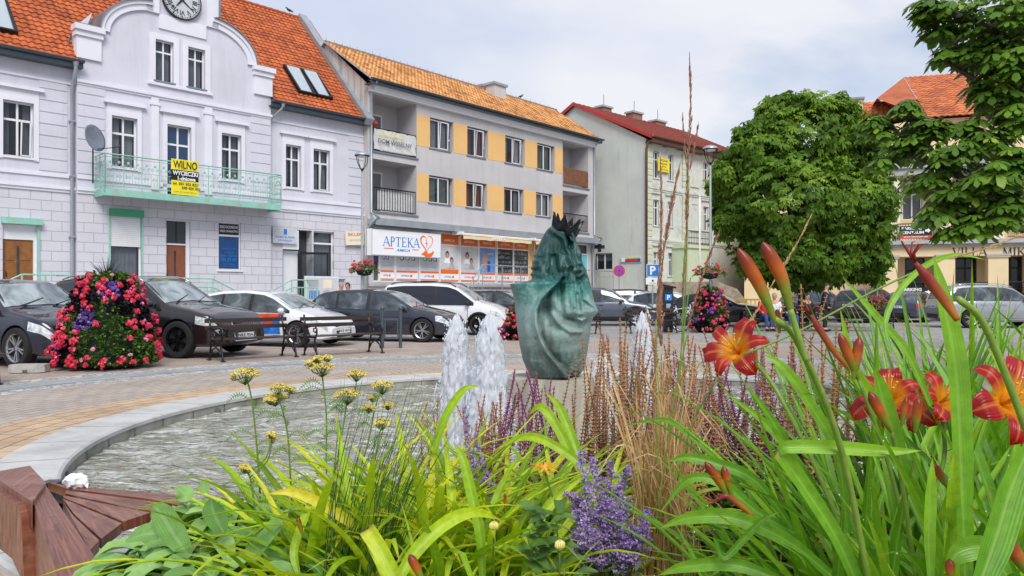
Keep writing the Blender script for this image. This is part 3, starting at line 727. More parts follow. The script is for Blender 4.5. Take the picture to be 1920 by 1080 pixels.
mb = MB(); text_on(mb, 'KANCELARIA', -.02, -.08, .95, .1, -.035, 0, .01); text_on(mb, 'NOTARIALNA', -.02, -.23, .7, .08, -.035, 0, .01); mb.box(-.1, .06, -.036, -.034, .03, .28, 0); mb.build('lettering', 'sign_blue_bright', o)
s1 = thing('wall_sign', 'small tilted shop sign with red edge beside the lamp post', 'sign', F1.world(F1.u(662), -.16, 4.02), F1.rz)
mb = MB(); mb.box(-.55, .5, -.03, .03, -.33, .33); o = mb.build('board', 'cream_light', s1); o.rotation_euler = (0, R(-3), 0)
mb = MB(); text_on(mb, 'SKLEP', -.02, .18, .8, .14, -.035, 0, .01); text_on(mb, 'upominki', 0, -.1, .7, .16, -.035, 1); mb.build('lettering', ['red_sign', 'stone_grey'], o)
ncase = thing('notice_case', 'white glazed notice case with photographs on the lilac house wall', 'notice board', F1.world(F1.u(604, -.6), -.6, 0), F1.rz)
mb = MB(); mb.box(-.88, .88, 0, .1, .95, 2.15); mb.box(-.75, -.68, 0, .1, 0, .95); mb.box(.68, .75, 0, .1, 0, .95); o = mb.build('case', 'white_paint', ncase)
mb = MB(); mb.box(-.82, .82, -.012, 0, 1.02, 2.08, 0)
for k, (a, b, c, d) in enumerate(((-.7, -.2, 1.6, 2.0), (.05, .5, 1.6, 2.0), (-.7, -.15, 1.12, 1.5), (.05, .4, 1.1, 1.5), (.45, .72, 1.1, 1.4))): mb.box(a, b, -.02, -.012, c, d, 1+k % 3)
mb.build('pictures', ['poster_grey', 'curtain_grey', 'cream_light', 'poster_blue'], o)
sp = F1.world(F1.u(178, -1.3), -1.3, CH+ (HY-262)/FPX*(F1.O.y+F1.u(178)*F1.d.y-.9))
dish = thing('satellite_dish', 'dark grey satellite dish on the end of the green balcony', 'satellite dish', sp, F1.rz)
mb = MB(); mb.lathe([(0, .1), (.22, .075), (.38, .03), (.46, 0), (.46, -.015), (.38, .015), (.22, .06), (0, .085)], 28, 0, (0, 0, 0), 'y'); o = mb.build('reflector', 'zinc', dish, smooth=True); o.rotation_euler = (R(-14), 0, R(25)); o.scale = (.95, 1, 1.08)
mb = MB(); mb.tube([(0, .1, 0), (0, .2, -.3), (0, .2, -1.6)], .025, 6); mb.tube([(0, .05, -.4), (.3, -.3, -.36), (.62, -.5, -.3)], .015, 6); mb.ball((.64, -.52, -.28), .05, 8); mb.build('arm', 'dark_metal', dish)
bal = F1.empty('balcony', 'mint green wrought iron balcony across the lilac house', 'balcony')
BD = -1.25
bu0, bu1 = F1.u(197, BD), F1.u(527, BD); bz = 5.08
mb = MB(); mb.box(bu0, bu1, BD, -SD, bz-.05, bz+.03, 1); mb.box(bu0, bu1, BD-.03, BD+.05, bz-.17, bz+.08, 0); mb.box(bu0-.03, bu0+.05, BD+.05, -SD, bz-.17, bz+.08, 0); mb.box(bu1-.05, bu1+.03, BD+.05, -SD, bz-.17, bz+.08, 0)
mb.build('floor_slab', ['mint', 'stone_grey'], bal)
mb = MB(); rt = 6.42
def spiral(mb, cx, cz, r, y, sgn, turns=1.3, n=16, axis=0, rad=.011):
 P = []
 for i in range(n+1):
  q = sgn*2*math.pi*turns*i/n+math.pi/2; rr = r*(1-.8*i/n); P.append((cx+rr*math.cos(q), y, cz+rr*math.sin(q)) if axis == 0 else (y, cx+rr*math.cos(q), cz+rr*math.sin(q)))
 mb.tube(P, rad, 4, cap=False)
def railrun(p0, p1, axis):
 L = p1-p0; nb = int(L/.11)
 def seg(a, za, b, zb, r=.012):
  f = (lambda s, z: (s, BD, z)) if axis == 0 else (lambda s, z: (YY, s, z)); mb.tube([f(a, za), f(b, zb)], r, 4)
 seg(p0, rt, p1, rt, .025); seg(p0, rt-.1, p1, rt-.1, .012); seg(p0, bz+.2, p1, bz+.2, .015); seg(p0, bz+.75, p1, bz+.75, .01)
 n = max(1, round(L/.62))
 for i in range(n+1): seg(p0+L*i/n, bz, p0+L*i/n, rt, .018)
 for i in range(nb):
  x = p0+L*(i+.5)/nb
  seg(x, bz+.2, x, bz+.45 if i % 2 else bz+.75, .009)
 for i in range(2*n):
  x = p0+L*(i+.5)/(2*n); w_ = L/(2*n)
  Y_ = BD if axis == 0 else YY
  spiral(mb, x-w_*.24, bz+.92, w_*.2, Y_, 1, axis=axis); spiral(mb, x+w_*.24, bz+.92, w_*.2, Y_, -1, axis=axis)
  spiral(mb, x-w_*.2, bz+.55, w_*.17, Y_, -1, axis=axis); spiral(mb, x+w_*.2, bz+.55, w_*.17, Y_, 1, axis=axis)
  c = (x, Y_-.01, bz+1.06) if axis == 0 else (Y_, x, bz+1.06)
  mb.ball(c, (.055, .02, .055) if axis == 0 else (.02, .055, .055), 8)
railrun(bu0, bu1, 0); YY = bu0; railrun(BD, -SD, 1); YY = bu1; railrun(BD, -SD, 1)
mb.build('railing', 'mint', bal)
bn = thing('banner', 'yellow and black trip banner hanging on the green balcony railing', 'banner', F1.world(F1.u(347, BD-.05), BD-.05, 0), F1.rz)
uw = (F1.u(373, BD)-F1.u(322, BD))/2
mb = MB(); P = [[(-uw+2*uw*i/10, .015*math.sin(i*1.3+j)*(1 if j < 5 else .3), 6.53-1.36*j/10) for i in range(11)] for j in range(11)]
for j in range(10):
 mi = 1 if 3 <= j < 6 else 0
 mb.grid(P[j:j+2], mi)
bo = mb.build('sheet', ['yellow_sign', 'black_sign'], bn, smooth=True)
mb = MB(); text_on(mb, 'WILNO', 0, 6.33, uw*1.75, .30, -.03, 0, .01); text_on(mb, 'WYCIECZKI', 0, 6.0, uw*1.85, .17, -.03, 1, .03); text_on(mb, '1-dniowe', .05, 5.80, uw*1.3, .16, -.03, 1, .03)
text_on(mb, 'tel. 501 202 832', 0, 5.60, uw*1.85, .1, -.03, 0, .02); text_on(mb, '698 424 362', .22, 5.45, uw*1.35, .1, -.03, 0, .02); text_on(mb, 'www.wycieczki-wilno.pl', 0, 5.28, uw*1.7, .06, -.03, 0)
mb.build('lettering', ['black_sign', 'sign_white'], bn)
def stairs(u0, u1, ztop, name, label, side, nsteps=5):
 t = F1.empty(name, label, 'steps')
 mb = MB(); D = 1.5
 mb.box(u0, u1, -D, -.23, 0, ztop)
 for i in range(nsteps):
  z = ztop*(nsteps-i)/(nsteps+1); a = u1+.3*i if side > 0 else u0-.3*(i+1)
  mb.box(a, a+.3, -D, -.23, 0, z)
 mb.build('treads', 'concrete', t)
 mb = MB(); s = side; ue = u1 if s > 0 else u0; uo = u0 if s > 0 else u1; n = nsteps*.3
 def bar(u_a, za, u_b, zb, y=-D+.05, r=.03): mb.tube([(u_a, y, za), (u_b, y, zb)], r, 6)
 for dz in (1.05, .72):
  bar(uo, ztop+dz, ue, ztop+dz); bar(ue, ztop+dz, ue+s*n, .15+dz)
 bar(uo, ztop+.08, ue, ztop+.08, r=.02); bar(ue, ztop+.08, ue+s*n, .2, r=.02)
 for u in (uo, (uo+ue)/2, ue): bar(u, ztop, u, ztop+1.05)
 bar(ue+s*n, 0, ue+s*n, 1.2)
 k = int(abs(ue-uo)/.14)
 for i in range(k): u = uo+(ue-uo)*(i+.5)/k; bar(u, ztop+.08, u, ztop+.72, r=.011)
 for i in range(int(n/.14)): f = (i+.5)/int(n/.14); u = ue+s*n*f; zz = (ztop+.08)*(1-f)+.2*f; bar(u, zz, u, zz+.62, r=.011)
 mb.tube([(uo, -D+.05, ztop+1.05), (uo, -.3, ztop+1.05)], .03, 6)
 mb.build('handrail', 'mint', t)
stairs(F1.u(42, -1.5), F1.u(128, -1.5), .95, 'entrance_steps', 'concrete steps with mint railing below the panelled brown door', -1)
stairs(F1.u(305, -1.5), F1.u(400, -1.5), .9, 'entrance_steps', 'concrete steps with mint railing below the reddish brown door', 1)
stairs(F1.u(548, -1.5), F1.u(578, -1.5)+.5, .9, 'entrance_steps', 'concrete steps with mint railing at the open office door', -1)
# ======================= PHARMACY BLOCK =======================
F2 = Facade(690, 37.2, 2200)
b2 = F2.empty('apartment_building', 'grey three-storey apartment building with ochre panels and a pharmacy below', 'building')
EU = F2.u(1114); ZG = 11.5
ly0, ly1 = F2.u(699), F2.u(781); ry0, ry1 = F2.u(1055), F2.u(1103)
UPW = [(806, 850), (876, 915), (947, 984), (1007, 1040)]; LOW = [(804, 850), (874, 913), (945, 982), (1005, 1036)]
hu = [(F2.u(a), F2.u(b), 9.0, 10.62, .3) for a, b in UPW]; hl2 = [(F2.u(a), F2.u(b), 6.12, 7.58, .3) for a, b in LOW]
LOG = [(ly0, ly1, 8.35, 11.1, 1.5), (ly0, ly1, 5.4, 7.95, 1.5), (ry0, ry1, 8.35, 11.1, 1.5), (ry0, ry1, 5.4, 7.95, 1.5)]
mb = MB(); wall(mb, 0, EU, 4.85, ZG, [*hu, *hl2, *LOG])
SZ0, SZ1 = 1.95, 4.55
shop = (F2.u(698, .1), F2.u(990, .1), SZ0, SZ1, .1); shop2 = (F2.u(1000), F2.u(1101), SZ0, SZ1, .1)
wall(mb, 0, EU, 0, 4.85, [shop, shop2])
mb.quad((EU, 0, 0), (EU, 7, 0), (EU, 7, ZG), (EU, 0, ZG))
mb.quad((0, 7, 0), (EU, 7, 0), (EU, 7, ZG), (0, 7, ZG))
t2, zr2 = F2.hit_u(612, 82, 0)
mb.add([(EU, 0, ZG), (EU, 7, ZG), (EU, t2, zr2)], [(0, 1, 2)]); mb.build('wall', 'grey_render', b2)
mb = MB(); mb.quad((0, 0, 0), (0, 7, 0), (0, 7, ZG), (0, 0, ZG)); mb.add([(0, 0, ZG), (0, 7, ZG), (0, t2, zr2)], [(0, 1, 2)]); mb.build('side_wall', 'old_render', b2)
mb = MB()   # ochre panels, 8 mm proud
for hs_, z0, z1 in ((hu, 9.0, 10.62), (hl2, 6.12, 7.58)):
 e = [ly1+.02]+[x for h in hs_ for x in (h[0], h[1])]+[ry0-.0]
 for i in range(0, len(e), 2): mb.box(e[i], e[i+1]-.001, -.012, 0, z0, z1)
mb.build('ochre_panel', 'ochre_render', b2)
cur = ['curtain_grey', 'curtain_red', 'curtain', 'curtain_green', 'curtain_green', 'curtain_red', 'curtain_grey', 'curtain']
for i, h in enumerate(hu+hl2):
 wo = window(b2, h[0]+.01, h[1]-.28, h[2]+.02, h[3]-.06, y=.1, cols=2, transom=None, curtain=cur[i], cfrac=(.9, .7, .5, 1)[i % 4], sill='zinc', sillw=.05, tilt=(h[0]+.75, h[1]-.34) if i in (0, 1, 2, 5) else None)
mb = MB()
for h in LOG:
 mb.box(h[0], h[1], 1.5, 1.6, h[2], h[3])
mb.build('loggia_back', 'loggia_grey', b2)
for i, h in enumerate(LOG):
 wd = h[1]-h[0]
 window(b2, h[0]+.05, h[0]+wd*.62, h[2]+.1, h[2]+2.2, y=1.43, cols=2, transom=None, curtain='curtain_grey' if i < 3 else 'curtain', sill=None, th=.09, room='room_dark')
 sb = MB(); sb.box(h[0]-.02, h[1]+.1, -.06, 0, h[2]-.1, h[2]-.02); sb.build('balcony_edge', 'zinc', b2)
def bars(parent, u0, u1, z0, z1, m, sp=.12, wood=False, top=.03):
 mb = MB();
 mb.box(u0, u1, -.05, -.01, z1-top, z1+top); mb.box(u0, u1, -.045, -.015, z0, z0+.04)
 n = int((u1-u0)/sp)
 for i in range(n+1):
  u = u0+(u1-u0)*i/n; w_ = sp*.42 if wood else .012
  mb.box(max(u0, u-w_), min(u1, u+w_), -.075 if wood else -.04, -.052 if wood else -.02, z0+.02, z1-top*1.02)
 return mb.build('balcony_railing', m, parent)
bars(b2, ly0+.03, ly1-.1, 5.45, 6.55, 'dark_metal', .17); bars(b2, ry0+.03, ry1-.12, 5.45, 6.5, 'dark_metal', .13)
pm('wood_rail', (.20, .085, .04), .6, var=.25, scale=4)
bars(b2, ry0+.03, ry1-.12, 8.4, 9.4, 'wood_rail', .14, True, .05)
mb = MB(); mb.box(ly0+.35, ly1-.15, .05, .09, 5.5, 6.45); mb.build('balcony_screen', 'curtain', b2)
mb = MB(); n = 30; mb.grid([[(ly0+.02+(ly1-ly0-.12)*i/n, -.06-.035*math.sin(i*.9+j*1.7)-.02*math.sin(i*2.3), z) for i in range(n+1)] for j, z in enumerate((8.42, 8.6, 8.8, 9.0, 9.2, 9.42))])
o = mb.build('balcony_cloth', 'curtain', b2, smooth=True)
mb = MB(); mb.box(ly0, ly1-.06, -.04, 0, 9.42, 9.48); mb.box(ly1-.1, ly1-.06, -.04, 0, 8.4, 9.42); mb.box(ly0, ly1-.06, -.03, 0, 8.3, 8.38); mb.build('balcony_railing', 'dark_metal', b2)
mb = MB(); text_on(mb, 'do wynajęcia', (ly0+ly1)/2-.4, 9.18, 1.6, .2, -.14, 0, .01); text_on(mb, 'DOM WESELNY', (ly0+ly1)/2-.1, 8.85, 2.2, .22, -.14, 1, .01); mb.build('lettering', ['yellow_sign', 'room_mid'], o)
tile_roof('roof', b2, -.15, EU+.1, (-.5, 11.62), (t2, zr2), 'tile_old', tw=.24, rh=.32, amp=.08, step=.06)
tile_roof('rear_roof', b2, -.15, EU+.1, (7.2, 11.62), (t2, zr2), 'tile_old', tw=.6, rh=.7)
mb = MB()
for i in range(int((EU)/.36)+1):
 mb.lathe([(.11, 0), (.14, .34)], 8); k = len(mb.v)-16
 for j in range(k, k+16): x, y, z = mb.v[j]; mb.v[j] = (-.1+i*.36+z, t2+x, zr2+.05+y)
for i in range(0, int(EU/.5)): mb.tube([(i*.5, t2, zr2+.1), (i*.5, t2, zr2+.32)], .012, 4)
mb.build('ridge', 'brick_chimney', b2, smooth=True)
mb = MB(); mb.add([(-.2, -.5, 11.62), (-.05, -.5, 11.55), (-.05, t2, zr2-.02), (-.2, t2, zr2+.05), (-.2, -.5, 11.75), (-.2, t2, zr2+.15)], [(0, 1, 2, 3), (0, 3, 5, 4)]); mb.build('verge', 'old_render', b2)
gutter(F2, b2, -.2, EU+.25, -.6, 11.68, .1)
mb = MB(); mb.box(0, EU, -.22, 0, 11.15, 11.4); mb.box(0, EU, -.40, 0, 11.4, 11.52); mb.build('cornice', 'white_paint', b2)
mb = MB(); mb.box(-.05, EU+.05, -.62, 0, 4.72, 4.98); mb.box(-.05, EU+.05, -.66, -.62, 4.66, 5.0); mb.build('ledge', 'zinc_light', b2)
for u in (.12, EU-.1):
 mb = MB(); mb.tube([(u, -.55, 11.6), (u, -.1, 11.2), (u, -.1, 5.3), (u, -.7, 5.0), (u-.25, -.7, 4.9), (u-.25, -.1, 4.5), (u-.25, -.1, .2)], .06, 8); mb.build('downpipe', 'zinc_light', b2, smooth=True)
def chimney(b, u, y, z0, z1, w_, d, m='old_render', name='chimney', capm='zinc_light'):
 mb = MB(); mb.box(u-w_/2, u+w_/2, y-d/2, y+d/2, z0, z1-.14); o = mb.build(name, m, b)
 mb = MB(); mb.box(u-w_/2-.1, u+w_/2+.1, y-d/2-.1, y+d/2+.1, z1-.14, z1); mb.build('cap', capm, o)
cu_, cz_ = F2.uz(930, 158, 2.6); chimney(b2, cu_, 2.6, 12.8, cz_, 1.1, .7, 'grey_render')
cu_, cz_ = F2.uz(905, 162, 4.2); chimney(b2, cu_, 4.2, 12.8, cz_, .9, .7, 'grey_render')
mb = MB(); mb.box(0.1, EU-.1, .12, .5, SZ0-.2, SZ1+.1); mb.build('shop_interior', 'room_mid', b2)
FR = MB(); PN = []
cols_ = [(712, 738, 'p'), (742, 782, 'p'), (787, 822, 'p'), (825, 859, 'f'), (863, 895, 'f'), (898, 928, 'b'), (932, 961, 'g'), (963, 990, 'g'), (1002, 1030, 'g'), (1034, 1062, 'g'), (1080, 1100, 't')]
F2u = lambda x: F2.u(x, .02)
FR.box(shop[0], shop[1], -.02, .06, SZ0-.02, SZ0+.05); FR.box(shop2[0], shop2[1], -.02, .06, SZ0-.02, SZ0+.05); FR.box(shop[0], shop2[1], -.02, .06, SZ1-.0, SZ1+.08)
prev = shop[0]
pu = MB(); pu.box(shop[0], F2u(711), -.0, .04, 2.9, 3.45); pu.box(shop[0], F2u(711), -.004, 0, 3.1, 3.15);
for a, b, k in cols_:
 FR.box(F2u(a)-.10, F2u(a), -.03, .06, SZ0, SZ1); FR.box(F2u(b), F2u(b)+.03, -.03, .06, SZ0, SZ1)
 FR.box(F2u(a), F2u(b), -.025, .06, 3.93, 3.99)
fo = FR.build('shop_window', 'window_white', b2)
pu.build('purple_panel', 'purple_sign', fo)
poster = MB(); MATS = ['poster_grey', 'orange', 'sign_white', 'poster_blue', 'poster_teal', 'curtain_grey', 'sign_blue', 'skin', 'hair_dark', 'cream_light', 'mint_green', 'purple_sign']
glz = MB()
for idx, (a, b, k) in enumerate(cols_):
 u0, u1 = F2u(a), F2u(b)+.0; w_ = u1-u0
 poster.box(u0, u1, .0, .02, 2.03, 2.42, 2); poster.box(u0, u1, -.006, 0, 2.05, 2.11, 1); poster.box(u0, u1, -.006, 0, 2.42, 2.52, 1)
 text_on(poster, 'APTEKA', u0+w_*.42, 2.26, w_*.4, .09, -.008, 6);
 hb = [(u0+w_*(.7+.06*math.cos(R(q))), 2.26+.07*math.sin(R(q))) for q in range(0, 360, 40)]; poster.add([(x, -.008, z) for x, z in hb], [tuple(range(9))], 1)
 if k != 't' and idx > 2:
  poster.box(u0, u1, .0, .02, 3.99, SZ1, 1); text_on(poster, 'AMICA' if idx % 2 else 'APTEKA', (u0+u1)/2, 4.22, w_*.6, .12, -.006, 2, .02)
 if k in 'pfbt':
  mi = {'p': 0, 'f': 0, 'b': 3, 't': 4}[k]; poster.box(u0, u1, .0, .02, 2.52, 3.93, mi)
 if k == 'g': glz.quad((u0, .03, 2.52), (u1, .03, 2.52), (u1, .03, 3.93), (u0, .03, 3.93))
 if k == 'p':
  for i in range(3 if idx else 2):
   c = u0+w_*(.2+.26*i); poster.box(c, c+w_*.17, -.006, 0, 3.05, 3.35, (6, 11, 10)[(i+idx) % 3]); poster.box(c+.02, c+w_*.12, -.008, -.006, 3.1, 3.2, 2)
  text_on(poster, 'kosmetyki i suplementy', (u0+u1)/2, 2.74, w_*.75, .07, -.006, 5, .01)
 if k == 'f':   # poster with people
  for (cx, cz, s) in ((.38, 3.42, 1.0), (.62, 3.12, .9)):
   x = u0+w_*cx
   poster.add([(x+.24*s*math.cos(R(q)), -.004-.0005*cx, cz-.42+.34*s*math.sin(R(q))) for q in range(0, 181, 20)], [tuple(range(10))[::-1]], 2 if cx < .5 else 5)
   poster.add([(x+.14*s*math.cos(R(q)), -.008, cz+.03+.2*s*math.sin(R(q))) for q in range(0, 360, 30)], [tuple(range(12))[::-1]], 8)
   poster.add([(x+.105*s*math.cos(R(q)), -.011, cz-.02+.15*s*math.sin(R(q))) for q in range(0, 360, 30)], [tuple(range(12))[::-1]], 7)
  if idx == 3: poster.box(u0, u1, -.014, -.004, 2.52, 2.66, 1)
  text_on(poster, 'rodzinna opieka', (u0+u1)/2, 2.72, w_*.6, .07, -.012, 5, .01)
 if k == 'b':
  x = u0+w_*.35; poster.add([(x+.22*math.cos(R(q)), -.006, 3.2+.45*math.sin(R(q))) for q in range(0, 360, 30)], [tuple(range(12))[::-1]], 7)
  poster.box(u0+w_*.5, u0+w_*.68, -.01, -.006, 2.6, 3.2, 6); text_on(poster, 'NOWE', u0+w_*.7, 3.6, w_*.35, .1, -.008, 2, .02)
poster.build('poster', MATS, fo); glz.build('pane', 'glass', fo)
mb = MB()
for a, b in ((932, 961), (963, 990), (1002, 1062)):
 u0, u1 = F2u(a), F2u(b)
 for i in range(5):
  z = 2.6+i*.26; mb.box(u0, u1, .07, .115, z, z+.02, 0)
  rr = random.Random(i+a)
  x = u0+.05
  while x < u1-.1:
   w_ = rr.uniform(.05, .12); h = rr.uniform(.08, .2); mb.box(x, x+w_, .075, .1, z+.02, z+.02+h, rr.choice((1, 2, 3, 1, 4))); x += w_+.03
mb.build('shelf_goods', ['stone_grey', 'sign_white', 'mint_green', 'poster_blue', 'cream_light'], fo)
for a, b in ((860, 988), (996, 1060)):
 mb = MB(); u0, u1 = F2.u(a, -.6), F2.u(b, -.6); mb.grid([[(u0+(u1-u0)*i/24, y, z+(.03*abs(math.sin(i*.7)) if k > 1 else 0)) for i in range(25)] for k, (y, z) in enumerate(((-.1, 4.55), (-.6, 4.62), (-.95, 4.42), (-.97, 4.26)))])
 o = mb.build('awning', 'awning', b2, smooth=True, angle=30); mb = MB(); mb.box(u0, u1, -1.0, -.93, 4.52, 4.6); mb.box(u0-.12, u0, -1.0, -.2, 4.5, 4.66); mb.build('awning_rail', 'sign_white', o)
 if a == 860: mb = MB(); text_on(mb, 'APTEKA', (u0+u1)/2-.1, 4.40, 1.2, .16, -1.01, 0, .02); mb.build('awning_lettering', 'sign_white', o)
mb = MB(); mb.box(F2.u(990), F2.u(1000), -.02, .0, SZ0, SZ1+.1); mb.build('ochre_pier', 'ochre_render', b2)
mb = MB(); mb.box(0, EU, -.12, 0, 1.72, 1.86); mb.build('plinth_ledge', 'stone_grey', b2)
sg = F2.empty('shop_sign', 'large white pharmacy sign box with blue letters and orange heart', 'sign')
sd_ = -.5; u0, u1 = F2.u(697, sd_), F2.u(827, sd_); z0, z1 = F2.z(697, 478, sd_), F2.z(697, 428, sd_)
mb = MB(); mb.box(u0, u1, sd_, -.02, z0, z1, 0); mb.build('box', 'sign_white', sg)
mb = MB(); W = u1-u0; Hh = z1-z0; y = sd_-.008
mb.box(u0, u1, sd_-.004, sd_, z0, z0+.03, 0); mb.box(u0, u1, sd_-.004, sd_, z1-.03, z1, 0); mb.box(u0, u0+.03, sd_-.004, sd_, z0+.03, z1-.03, 0); mb.box(u1-.03, u1, sd_-.004, sd_, z0+.03, z1-.03, 0)
serif_text(mb, 'APTEKA', u0+W*.155, u0+W*.675, z0+Hh*.37, z0+Hh*.74, y, 1)
text_on(mb, 'AMICA', u0+W*.43, z0+Hh*.235, W*.20, Hh*.1, y, 1, .02, shear=.3)
mb.box(u0+W*.16, u0+W*.30, y, y+.002, z0+Hh*.27, z0+Hh*.30, 2); mb.box(u0+W*.56, u0+W*.66, y, y+.002, z0+Hh*.27, z0+Hh*.30, 2)
H_ = []
for i in range(25):
 t = 2*math.pi*i/24; x = 16*math.sin(t)**3; z = 13*math.cos(t)-5*math.cos(2*t)-2*math.cos(3*t)-math.cos(4*t); H_.append((x/16, z/16))
hc, hz, hr = u0+W*.775, z0+Hh*.60, W*.10
for i in range(24):
 a, b = Vector(H_[i]), Vector(H_[i+1]); f = .80+.10*(H_[i][0] > 0)
 mb.add([(hc+a.x*hr, y-.001, hz+a.y*hr*1.05), (hc+b.x*hr, y-.001, hz+b.y*hr*1.05), (hc+b.x*hr*f, y-.001, hz+b.y*hr*1.05*f), (hc+a.x*hr*f, y-.001, hz+a.y*hr*1.05*f)], [(0, 3, 2, 1)], 2)
mb.box(hc-.02, hc+.02, y-.002, y, hz-.25, hz+.16, 2); mb.box(hc-.09, hc+.09, y-.003, y-.001, hz-.05, hz-.01, 2)
hand = [(-.3, -.02), (-.12, .04), (-.05, .1), (.1, .07), (.12, .0), (.05, -.02), (.35, .02), (.5, .09), (.58, .06), (.42, -.1), (.2, -.16), (0, -.15), (-.1, -.08), (-.3, -.06)]
mb.add([(hc-.05+p[0]*W*.22, y-.002, z0+Hh*.17+p[1]*W*.32) for p in hand], [tuple(range(len(hand)))[::-1]], 2)
mb.build('lettering', ['zinc_light', 'sign_blue_bright', 'orange'], sg)
cp = F2.world(EU, -.9, 0); cr_ = thing('pharmacy_cross', 'dark unlit pharmacy cross sticking out at the far corner of the grey building', 'sign', F2.world(F2.u(1124, -.3), -.3, F2.z(1124, 463, -.3)), 0)
mb = MB()
for k, (s, d, m_) in enumerate(((.40, .10, 0), (.345, .125, 1))):
 t3 = s/3; P = [(-t3, -s), (t3, -s), (t3, -t3), (s, -t3), (s, t3), (t3, t3), (t3, s), (-t3, s), (-t3, t3), (-s, t3), (-s, -t3), (-t3, -t3)]; mb.prism([(x, z) for x, z in P], -d, d, m_)
mb.build('cross', ['galv', 'black_sign'], cr_)
mb = MB(); mb.tube([(-.35, .0, 0), (-.8, .0, .0)], .04, 6); mb.build('bracket', 'galv', cr_)
rl = F2.empty('ramp_railing', 'stainless steel ramp railing in front of the pharmacy', 'railing')
mb = MB(); yR = -2.6
def bar2(p, q, r=.03): mb.tube([p, q], r, 6)
u0, u1, u2 = F2.u(862, yR), F2.u(905, yR), F2.u(1150, yR)
bar2((u0, yR, 1.05), (u1, yR, 2.85)); bar2((u1, yR, 2.85), (u2, yR, 2.75)); bar2((u0+.1, yR, .85), (u1+.1, yR, 2.6), .015); bar2((u1, yR, 1.75), (u2, yR, 1.65), .02); bar2((u1+.1, yR, 2.45), (u2, yR, 2.4), .015)
n = int((u2-u1)/1.4)
for i in range(n+1): u = u1+(u2-u1)*i/n; bar2((u, yR, .9), (u, yR, 2.84-.1*i/n))
for i in range(int((u2-u1)/.16)): u = u1+.16*i; bar2((u, yR, 1.7), (u, yR, 2.42), .008)
for i in range(5): f = i/5; u = u0+(u1-u0)*f; bar2((u, yR, .2), (u, yR, 1.05+1.8*f), .02)
mb.build('rails', 'steel', rl)
mb = MB(); mb.box(F2.u(905, yR), EU+2, -2.7, -.7, 0, 1.55); mb.build('ramp', 'concrete', rl)
# ======================= GREEN HOUSE =======================
F3 = Facade(1211, 50, 2470)
b3 = F3.empty('tenement_house', 'pale green three-storey house with red metal roof and bare gable wall', 'house')
E3 = F3.u(1400); zE = 11.45; t3_, zr3 = F3.hit_u(1079, 197, 0)
G3w = F3.hit_u(1052, 216, 0)
D3 = 2*t3_
mb = MB()
wz = [(9.0, 10.75), (5.85, 7.55), (2.55, 4.1)]
cx3 = [[(1224, 1235), (1252, 1262), (1318, 1328)], [(1224, 1235), (1251, 1261), (1318, 1327)], [(1224, 1233), (1252, 1261)]]
H3 = [(F3.u(a), F3.u(b), wz[k][0], wz[k][1], .15) for k in range(3) for a, b in cx3[k]]
wall(mb, 0, E3, 0, zE, H3)
def gu(px):
 return F3.hit_u(px, 500, 0)[0]
mb.build('wall', 'green_trim', b3)
mb = MB(); gw = (gu(1148), gu(1117), F3.hit_u(1148, 506, 0)[1], F3.hit_u(1148, 474, 0)[1]); gs = (gu(1076), gu(1069), 12.0, 12.5)
ys = sorted([0, D3, gw[0], gw[1]]);
for a, b in zip(ys, ys[1:]):
 if abs(a-gw[0]) < 1e-6: mb.quad((0, a, 0), (0, b, 0), (0, b, gw[2]), (0, a, gw[2])); mb.quad((0, a, gw[3]), (0, b, gw[3]), (0, b, zE), (0, a, zE))
 else: mb.quad((0, a, 0), (0, b, 0), (0, b, zE), (0, a, zE))
mb.add([(0, 0, zE), (0, t3_, zr3), (0, D3, zE)], [(0, 1, 2)])
mb.quad((0, D3, 0), (E3, D3, 0), (E3, D3, zE), (0, D3, zE)); mb.quad((E3, 0, 0), (E3, D3, 0), (E3, D3, zE), (E3, 0, zE)); mb.add([(E3, 0, zE), (E3, t3_, zr3), (E3, D3, zE)], [(0, 1, 2)])
mb.build('gable_wall', 'green_render', b3)
for h in H3: window(b3, *h[:4], y=.1, cols=2, transom=.3, curtain='curtain_grey', cfrac=.8, sill='green_trim', th=.05, surround=(.12, .04, 'green_trim'))
wo = MB(); a, b, c, d = gw; wo.box(.1, .16, a, a+.07, c, d); wo.box(.1, .16, b-.07, b, c, d); wo.box(.1, .16, a, b, c, c+.07); wo.box(.1, .16, a, b, d-.07, d); wo.box(.1, .16, (a+b)/2-.05, (a+b)/2+.05, c, d)
wo = wo.build('window', 'window_white', b3); mb = MB(); mb.quad((.13, a, c), (.13, b, c), (.13, b, d), (.13, a, d)); mb.build('pane', 'glass', wo); mb = MB(); mb.box(.3, .35, a-.1, b+.1, c-.1, d+.1); mb.build('room_behind', 'room_dark', wo)
mb = MB(); mb.box(.2, .22, a, b, c+(d-c)*.55, d); mb.build('curtain', 'curtain_grey', wo)
mb = MB(); mb.box(-.01, .03, gs[0], gs[1], gs[2], gs[3]); mb.build('vent', 'room_dark', b3)
mb = MB()
for z in (8.25, 4.85): mb.box(-.05, E3, -.10, 0, z, z+.14); mb.box(-.05, E3, -.05, 0, z-.12, z)
mb.box(-.02, E3, -.06, 0, 10.95, 11.1)
for a, b in ((F3.u(1279), F3.u(1286)), (0.0, .55)):
 mb.box(a, b, -.07, 0, 0, 10.95)
z = .2
mb.build('moulding', 'green_trim', b3)
mb = MB(); z = .3
while z < 10.8:
 for a, b in ((F3.u(1278), F3.u(1287)), (-.01, .6)):
  if not (8.0 < z < 8.4 or 4.5 < z < 4.9): mb.box(a, b, -.10, -.071, z, z+.28)
 z += .4
mb.build('quoins', 'pale_green', b3)
mb = MB(); a, b = F3.u(1297), F3.u(1307)
